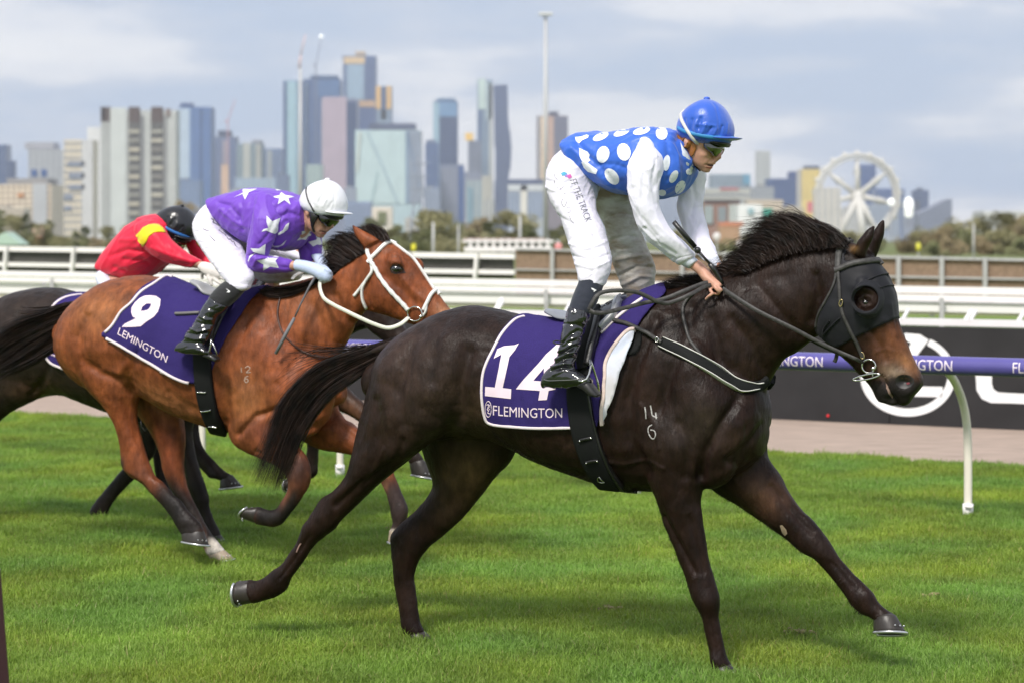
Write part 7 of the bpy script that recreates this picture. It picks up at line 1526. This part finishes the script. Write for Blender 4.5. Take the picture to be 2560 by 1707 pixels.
paint(m3, (.020,.013,.010), [(40,780,90,60,0,(.030,.020,.016),.6),(90,975,60,26,0,(.075,.040,.022),.8),(500,1280,60,120,0,(.014,.011,.010),.7)])
place('body', m3, h3, dark_coat); m3w = m3.copy(); m3w.transform(Matrix.Translation(h3.location)); b3 = bvh_of(m3, h3)
hoof(P3, (526,1345,553,1338), (528,1362,566,1356), -.12, .036, h3, hoof_m, alu); hoof(P3, (551,1201,583,1188), (551,1220,603,1214), .12, .038, h3, hoof_m, alu)
hoof(P3, (-266,1240,-228,1268), (-290,1255,-255,1290), -.12, .038, h3, hoof_m, alu); hoof(P3, (-334,1112,-302,1142), (-356,1122,-330,1156), .12, .038, h3, hoof_m, alu)
s3 = empty('saddle_cloth', P3.pt(240,850,-.3), 'purple saddle cloth with white binding mostly hidden behind the bay horse', 'saddle cloth', 'numbered saddle cloths')
CL3 = [(204,736),(171,741),(145,753),(124,777),(114,815),(110,862),(118,900),(146,917),(189,930),(260,942),(330,950),(365,900),(375,820),(392,730),(392,690),(330,690),(260,700),(204,700)]
shell('cloth', m3w, P3, CL3, cloth_m, s3, b3, off=.016, th=.004, fold=lambda co: .006*noise.noise(co*5))
cb3 = bvh_of([o for o in s3.children if o.name.startswith('cloth')][0].data, s3)
strap('binding', P3, cb3, CL3[0:11], .015, trim_m, s3, off=.002, th=.003); strap('print', P3, cb3, [(128,886),(140,890),(150,900),(160,905)], .012, print_m, s3, off=.002, th=.001, wsc=lambda t: .6+.5*math.sin(t*30))
g3 = empty('girth', P3.pt(350,1000,-.3), 'black girth under the dark horse, seen between the legs of the bay', 'girth', 'girths'); strap('band', P3, b3, [(345,900),(348,960),(355,1010),(364,1050)], .10, leather_m, g3, off=.02, th=.004)
q = MB(); q.tube([P3.pt(x,y,-.24) for x,y in ((352,1050),(354,1066),(362,1076),(368,1070),(366,1058))], .003, 6); q.build('loose_strap', leather, g3, True)
r_ = hairlock(P3, [[(-30,790),(-90,800),(-150,830),(-200,880)],[(-40,820),(-100,850),(-150,890),(-190,930)]], 500, .05, seed=41); hair('tail', r_, hair_blk, h3, 41, wid=.004)
r_ = hairlock(P3, [[(430,732),(470,722),(520,728)],[(520,740),(560,735),(620,755)]], 300, .03, seed=42); hair('mane', r_, hair_blk, h3, 42, wid=.004)

# rider in red
j3 = empty('person', P3.pt(330,800,0), 'rider in red silks with yellow armbands and black cap bending low behind the bay horse', 'rider', 'riders')
f3 = xf(453, 514, .71, 17)
mb = MB(); head_parts(mb, P3, f3)
loft(mb, P3, [(275,640,310,690,0,.11),(320,590,370,670,0,.13),(380,550,420,640,0,.14),(420,545,445,600,0,.09)], 3, 16, (1,1))
loft(mb, P3, [(368,600,396,575,-.16,.038),(400,635,425,612,-.17,.035),(440,660,458,640,-.15,.03),(480,670,500,652,-.13,.025),(494,672,512,655,-.12,.024)], 3, 12, (1,1))
loft(mb, P3, [(470,610,495,600,.14,.035),(500,645,520,632,.13,.03),(540,670,552,662,.09,.024)], 3, 12, (1,1))
for s_ in (-1,1): loft(mb, P3, [(270,690,320,700,.08*s_,.06),(330,760,370,770,.16*s_,.055),(370,830,400,835,.27*s_,.045),(330,900,355,905,.33*s_,.035)], 3, 12, (1,1))
bm3 = fuse(mb, .006, 3, .4); place('body', bm3, j3, skin)
red_s = silk('red_silk', (.74,.012,.050), .5); yel_s = silk('yellow_silk', (.82,.66,.01), .5)
T3_ = [(259,655,284,688,0,.14),(272,625,328,704,0,.165),(298,592,372,694,0,.18),(328,562,402,672,0,.19),(362,541,424,652,0,.19),(395,533,440,622,0,.18),(420,536,450,592,0,.13)]
_, tb3 = rider_fuse('silks', [(T3_,{'n':26,'pw':2.4,'rnd':(.2,.5)})], red_s, j3, P3, .007, 4, [([(275,640),(320,625),(360,630)], 6, -.008),([(285,670),(320,680),(360,680)], 6, -.008),([(300,600),(340,600),(355,620)], 6, .007),([(310,650),(350,650),(370,660)], 6, -.008),([(345,548),(350,570),(340,600)], 5, .006),([(390,640),(410,620),(420,600)], 6, -.008)])
SN3 = [(340,585,392,552,-.13,.075),(354,612,408,572,-.17,.074),(370,630,424,596,-.175,.066),(392,646,444,614,-.17,.060),(418,658,465,630,-.155,.054),(446,666,486,642,-.14,.048),(478,671,504,650,-.125,.038)]
_, sb3 = rider_fuse('sleeve', [(SN3,{'rnd':(1,.3)})], red_s, j3, P3, .006, 3, [([(380,620),(430,640),(480,655)], 5, .005),([(400,645),(440,658),(470,664)], 4, -.005)])
patch('armband', P3, sb3, [(340,590),(344,602),(346,610),(358,617),(366,606),(372,592),(386,582),(400,581),(414,582),(408,572),(398,563),(386,561),(372,563),(358,570),(350,580)], yel_s, j3, .004, 4, th=.003)
rider_fuse('sleeve', [([(462,600,500,590,.14,.06),(474,632,516,618,.15,.055),(496,655,536,640,.13,.048),(530,670,550,660,.10,.04)],{})], red_s, j3, P3, .007, 3)
patch('armband', P3, bvh_of([o for o in j3.children if o.name.startswith('sleeve')][1].data, j3), [(489,600),(496,597),(506,612),(502,620),(493,612)], yel_s, j3, .003, 4, th=.003)
cream_g = mat('cream_glove', (.72,.68,.63), .8, bump=.002, bump_scale=50)
mb = MB(); loft(mb, P3, [(496,672,510,654,-.12,.030),(506,684,530,658,-.13,.036),(520,694,550,664,-.135,.038),(534,698,563,678,-.135,.034)], 4, 18, (.3,1))
for p in ([(520,690,-.16),(525,702,-.165),(531,715,-.16)],[(532,694,-.155),(543,704,-.16),(554,711,-.155)],[(544,690,-.145),(555,695,-.15),(565,701,-.145)],[(556,680,-.13),(565,688,-.135),(570,697,-.13)],[(512,680,-.12),(505,688,-.10),(507,698,-.09)]): finger2(P3, p, .0125)
place('glove', fuse(mb, .005, 2, .4), j3, cream_g)
mb = MB(); loft(mb, P3, [(546,674,556,664,.08,.03),(556,690,572,676,.06,.034),(568,700,584,688,.05,.03)], 4, 14, (.3,1))
for k in range(4): finger2(P3, [(566+4*k,690-2*k,.05),(575+4*k,698-2*k,.03),(574+4*k,706-2*k,.01)], .011)
place('glove', fuse(mb, .006, 2, .4), j3, cream_g)
rider_fuse('breeches', [([(262,662,320,700,-.0,.15),(248,684,330,722,-.04,.14),(252,712,345,742,-.09,.115),(280,748,372,775,-.15,.095),(320,790,400,808,-.21,.085),(348,825,408,840,-.26,.07)],{'n':22}),([(262,690,330,722,.08,.12),(280,748,372,775,.15,.095),(330,800,408,820,.22,.08),(348,825,408,840,.26,.07)],{})], mat('pale_breeches', (.66,.68,.80), .6, bump=.004, bump_scale=16), j3, P3, .008, 3)
for s_ in (-1,1): rider_fuse('boot', [([(350,835,402,845,.28*s_,.055),(325,885,370,892,.33*s_,.048),(305,925,345,930,.35*s_,.044),(285,950,350,952,.36*s_,.04)],{})], patent, j3, P3, .009, 2)
cap_kit(j3, P3, f3, mat('black_cap', (.012,.012,.015), .3, spec=.6, bump=.004, bump_scale=20), mat('blue_band', (.03,.17,.50), .5), True, None)

# ------------------------------------------------------------------ FOURTH HORSE, farthest, almost hidden
P4 = Plane(-2.64, 14.35, 25)
h4 = empty('racehorse', P4.pt(500, 1250, 0), 'dark racehorse farthest from the camera, only its legs showing beyond the bay', 'horse', 'racehorses galloping'); h4.location.z = 0
t4 = [(320,850,312,930,0,.12),(345,818,338,960,0,.22),(400,800,398,975,0,.275),(470,812,468,985,0,.28),(540,815,538,1005,0,.28),(610,800,612,1020,0,.26),(680,785,690,1025,0,.22),(750,830,745,1015,0,.18),(800,880,795,985,0,.13)]
n4 = [(660,790,760,980,0,.14),(720,775,815,900,0,.11),(780,765,850,860,0,.09),(850,745,890,830,0,.08),(910,730,925,820,0,.07)]
hd4 = [(925,725,905,800,0,.07),(962,740,930,830,0,.085),(985,775,955,850,0,.075),(1010,815,980,870,0,.06),(1035,850,1008,890,0,.052)]
hn4 = [(325,850,440,880,-.10,.12),(322,920,430,960,-.12,.11),(335,1010,410,1030,-.12,.08),(350,1080,396,1098,-.12,.055),(344,1114,387,1134,-.12,.048),(325,1148,366,1163,-.12,.042),(299,1178,336,1199,-.12,.033),(270,1212,306,1229,-.12,.029),(248,1240,283,1256,-.12,.031),(228,1267,267,1284,-.12,.038),(222,1290,255,1299,-.12,.036)]
hf4 = [(350,880,450,900,.10,.12),(370,960,450,970,.12,.10),(380,1050,432,1050,.12,.06),(382,1110,414,1108,.12,.046),(384,1150,412,1150,.12,.042),(392,1200,418,1198,.12,.032),(408,1245,436,1240,.12,.032),(420,1272,446,1266,.12,.035)]
fn4 = [(690,900,800,900,-.11,.10),(730,980,822,985,-.12,.085),(756,1050,812,1055,-.12,.066),(768,1108,799,1110,-.12,.05),(764,1150,795,1155,-.12,.048),(768,1182,793,1180,-.12,.044)]
fc4 = [(792,1164,786,1194,-.12,.034),(762,1178,758,1206,-.12,.031),(742,1188,738,1218,-.12,.036),(730,1192,728,1222,-.12,.036)]
ff4 = [(760,950,840,890,.10,.10),(810,1010,858,945,.12,.075),(850,1028,872,970,.12,.06),(890,1048,910,1008,.12,.052),(928,1076,948,1040,.12,.047),(962,1102,986,1072,.12,.034),(1000,1128,1020,1102,.12,.032),(1018,1148,1046,1126,.12,.038),(1023,1162,1064,1150,.12,.040)]
m4 = horse_mesh(P4, t4, n4, hd4, [hn4,hf4,fn4,fc4,ff4], [], [], .012, 5)
paint(m4, (.022,.014,.011), [(875,1020,50,26,35,(.12,.055,.03),.8),(300,1200,150,130,0,(.015,.012,.011),.7)])
place('body', m4, h4, dark_coat); b4 = bvh_of(m4, h4)
hoof(P4, (221,1291,255,1300), (222,1308,262,1314), -.12, .038, h4, hoof_m, alu); hoof(P4, (419,1273,447,1267), (424,1288,458,1284), .12, .036, h4, hoof_m, alu)
hoof(P4, (731,1190,728,1222), (718,1196,717,1228), -.12, .036, h4, hoof_m, alu); hoof(P4, (1023,1163,1065,1151), (1030,1186,1084,1196), .12, .040, h4, hoof_m, alu, tilt=.2)
hair('tail', hairlock(P4, [[(330,860),(300,880),(270,900),(250,930)],[(328,880),(300,905),(280,925),(262,945)]], 300, .04, seed=51), hair_blk, h4, 51, wid=.004)
hair('mane', hairlock(P4, [[(700,786),(740,772),(790,762)],[(800,765),(850,748),(905,735)]], 300, .02, seed=52), hair_blk, h4, 52, wid=.004)
j4 = empty('person', P4.pt(650,800,0), 'farthest rider in white and pale blue, glimpsed under the arm of the rider in purple', 'rider', 'riders')
f4 = xf(800, 478, .60, 8)
mb = MB(); head_parts(mb, P4, f4); loft(mb, P4, [(560,560,575,610,0,.10),(640,530,660,600,0,.13),(730,530,742,590,0,.12),(765,530,772,575,0,.09)], 3, 16, (1,1))
for s_ in (-1,1):
    loft(mb, P4, [(700,570,730,570,.15*s_,.035),(700,620,728,615,.17*s_,.03),(760,650,775,635,.13*s_,.026),(806,662,816,650,.09*s_,.026)], 3, 12, (1,1))
    loft(mb, P4, [(545,590,600,620,.08*s_,.06),(620,650,660,660,.18*s_,.055),(600,730,635,740,.27*s_,.045),(570,820,600,825,.32*s_,.035)], 3, 12, (1,1))
place('body', fuse(mb, .007, 3, .4), j4, skin)
pb = silk('pale_blue_silk', (.50,.62,.80)); rider_fuse('silks', [([(545,568,555,600,0,.14),(580,548,595,625,0,.165),(640,530,660,636,0,.18),(700,526,715,636,0,.18),(745,535,752,620,0,.15)],{'n':22}),([(690,560,745,560,-.14,.06),(690,600,742,600,-.17,.062),(700,636,740,625,-.17,.055),(745,655,768,634,-.14,.045),(790,662,806,645,-.11,.036)],{}),([(740,560,790,560,.12,.06),(760,600,800,600,.14,.055),(782,640,812,634,.11,.042)],{})], white_silk, j4, P4, .009, 3)
rider_fuse('glove', [([(792,664,810,644,-.11,.03),(808,672,822,656,-.10,.034),(816,678,828,666,-.09,.03)],{})], pb, j4, P4, .007, 2)
rider_fuse('breeches', [([(540,572,600,625,0,.14),(548,600,650,640,-.08,.12),(600,630,690,660,-.16,.095),(640,670,700,690,-.22,.08)],{'n':18}),([(560,600,650,640,.08,.12),(620,640,700,670,.18,.09),(640,670,700,690,.22,.08)],{})], breech_m, j4, P4, .009, 3)
for s_ in (-1,1): rider_fuse('boot', [([(640,680,690,695,.25*s_,.055),(600,760,640,765,.32*s_,.045),(575,830,610,835,.35*s_,.04),(555,850,620,852,.36*s_,.035)],{})], patent, j4, P4, .01, 2)
cap_kit(j4, P4, f4, mat('yellow_cap', (.70,.55,.02), .4), None, True, None)
# ------------------------------------------------------------------ small things at the edges
t = empty('post', P(-6,1600,7.2), 'dark maroon post edge at the bottom left corner', 'post'); t.location.z = 0
q = MB(); D_ = 7.35; A_ = [P(x, y, D_) for x, y in ((-30,1425),(0,1425),(24,1725),(-6,1725))]; q.add(A_+[v+Vector((-.01,.05,0)) for v in A_], [(0,1,2,3),(7,6,5,4),(0,4,5,1),(1,5,6,2),(2,6,7,3),(3,7,4,0)]); q.build('upright', mat('maroon_paint', (.030,.006,.012), .4), t)
dirt = mat('turf_clod', (.25,.21,.10), .95, noise_amt=.4, noise_scale=60)
for i,(x,y,s_,lb) in enumerate([(1518,1532,.05,'small clod of dry turf under the belly of the leading horse'),(2330,1500,.028,'scuffed clod of turf at right beyond the stretched foreleg'),(2000,1592,.045,'trampled brown patch of turf below the stretched foreleg'),(985,1330,.03,'kicked up tuft of soil by the bay foreleg')]):
    g0 = G(x, y); r = random.Random(i); t = empty('turf_clod', g0, lb, 'clod', 'clods of torn turf'); q = MB()
    for k in range(26):
        a = r.uniform(0,6.28); d = s_*r.random(); c = g0+Vector((d*math.cos(a)*1.6, d*math.sin(a), .012+.02*r.random())); q.ell(c, .008+.012*r.random(), .008+.01*r.random(), .006+.006*r.random(), nu=6, nv=4)
    q.build('soil', dirt, t, kind='stuff')
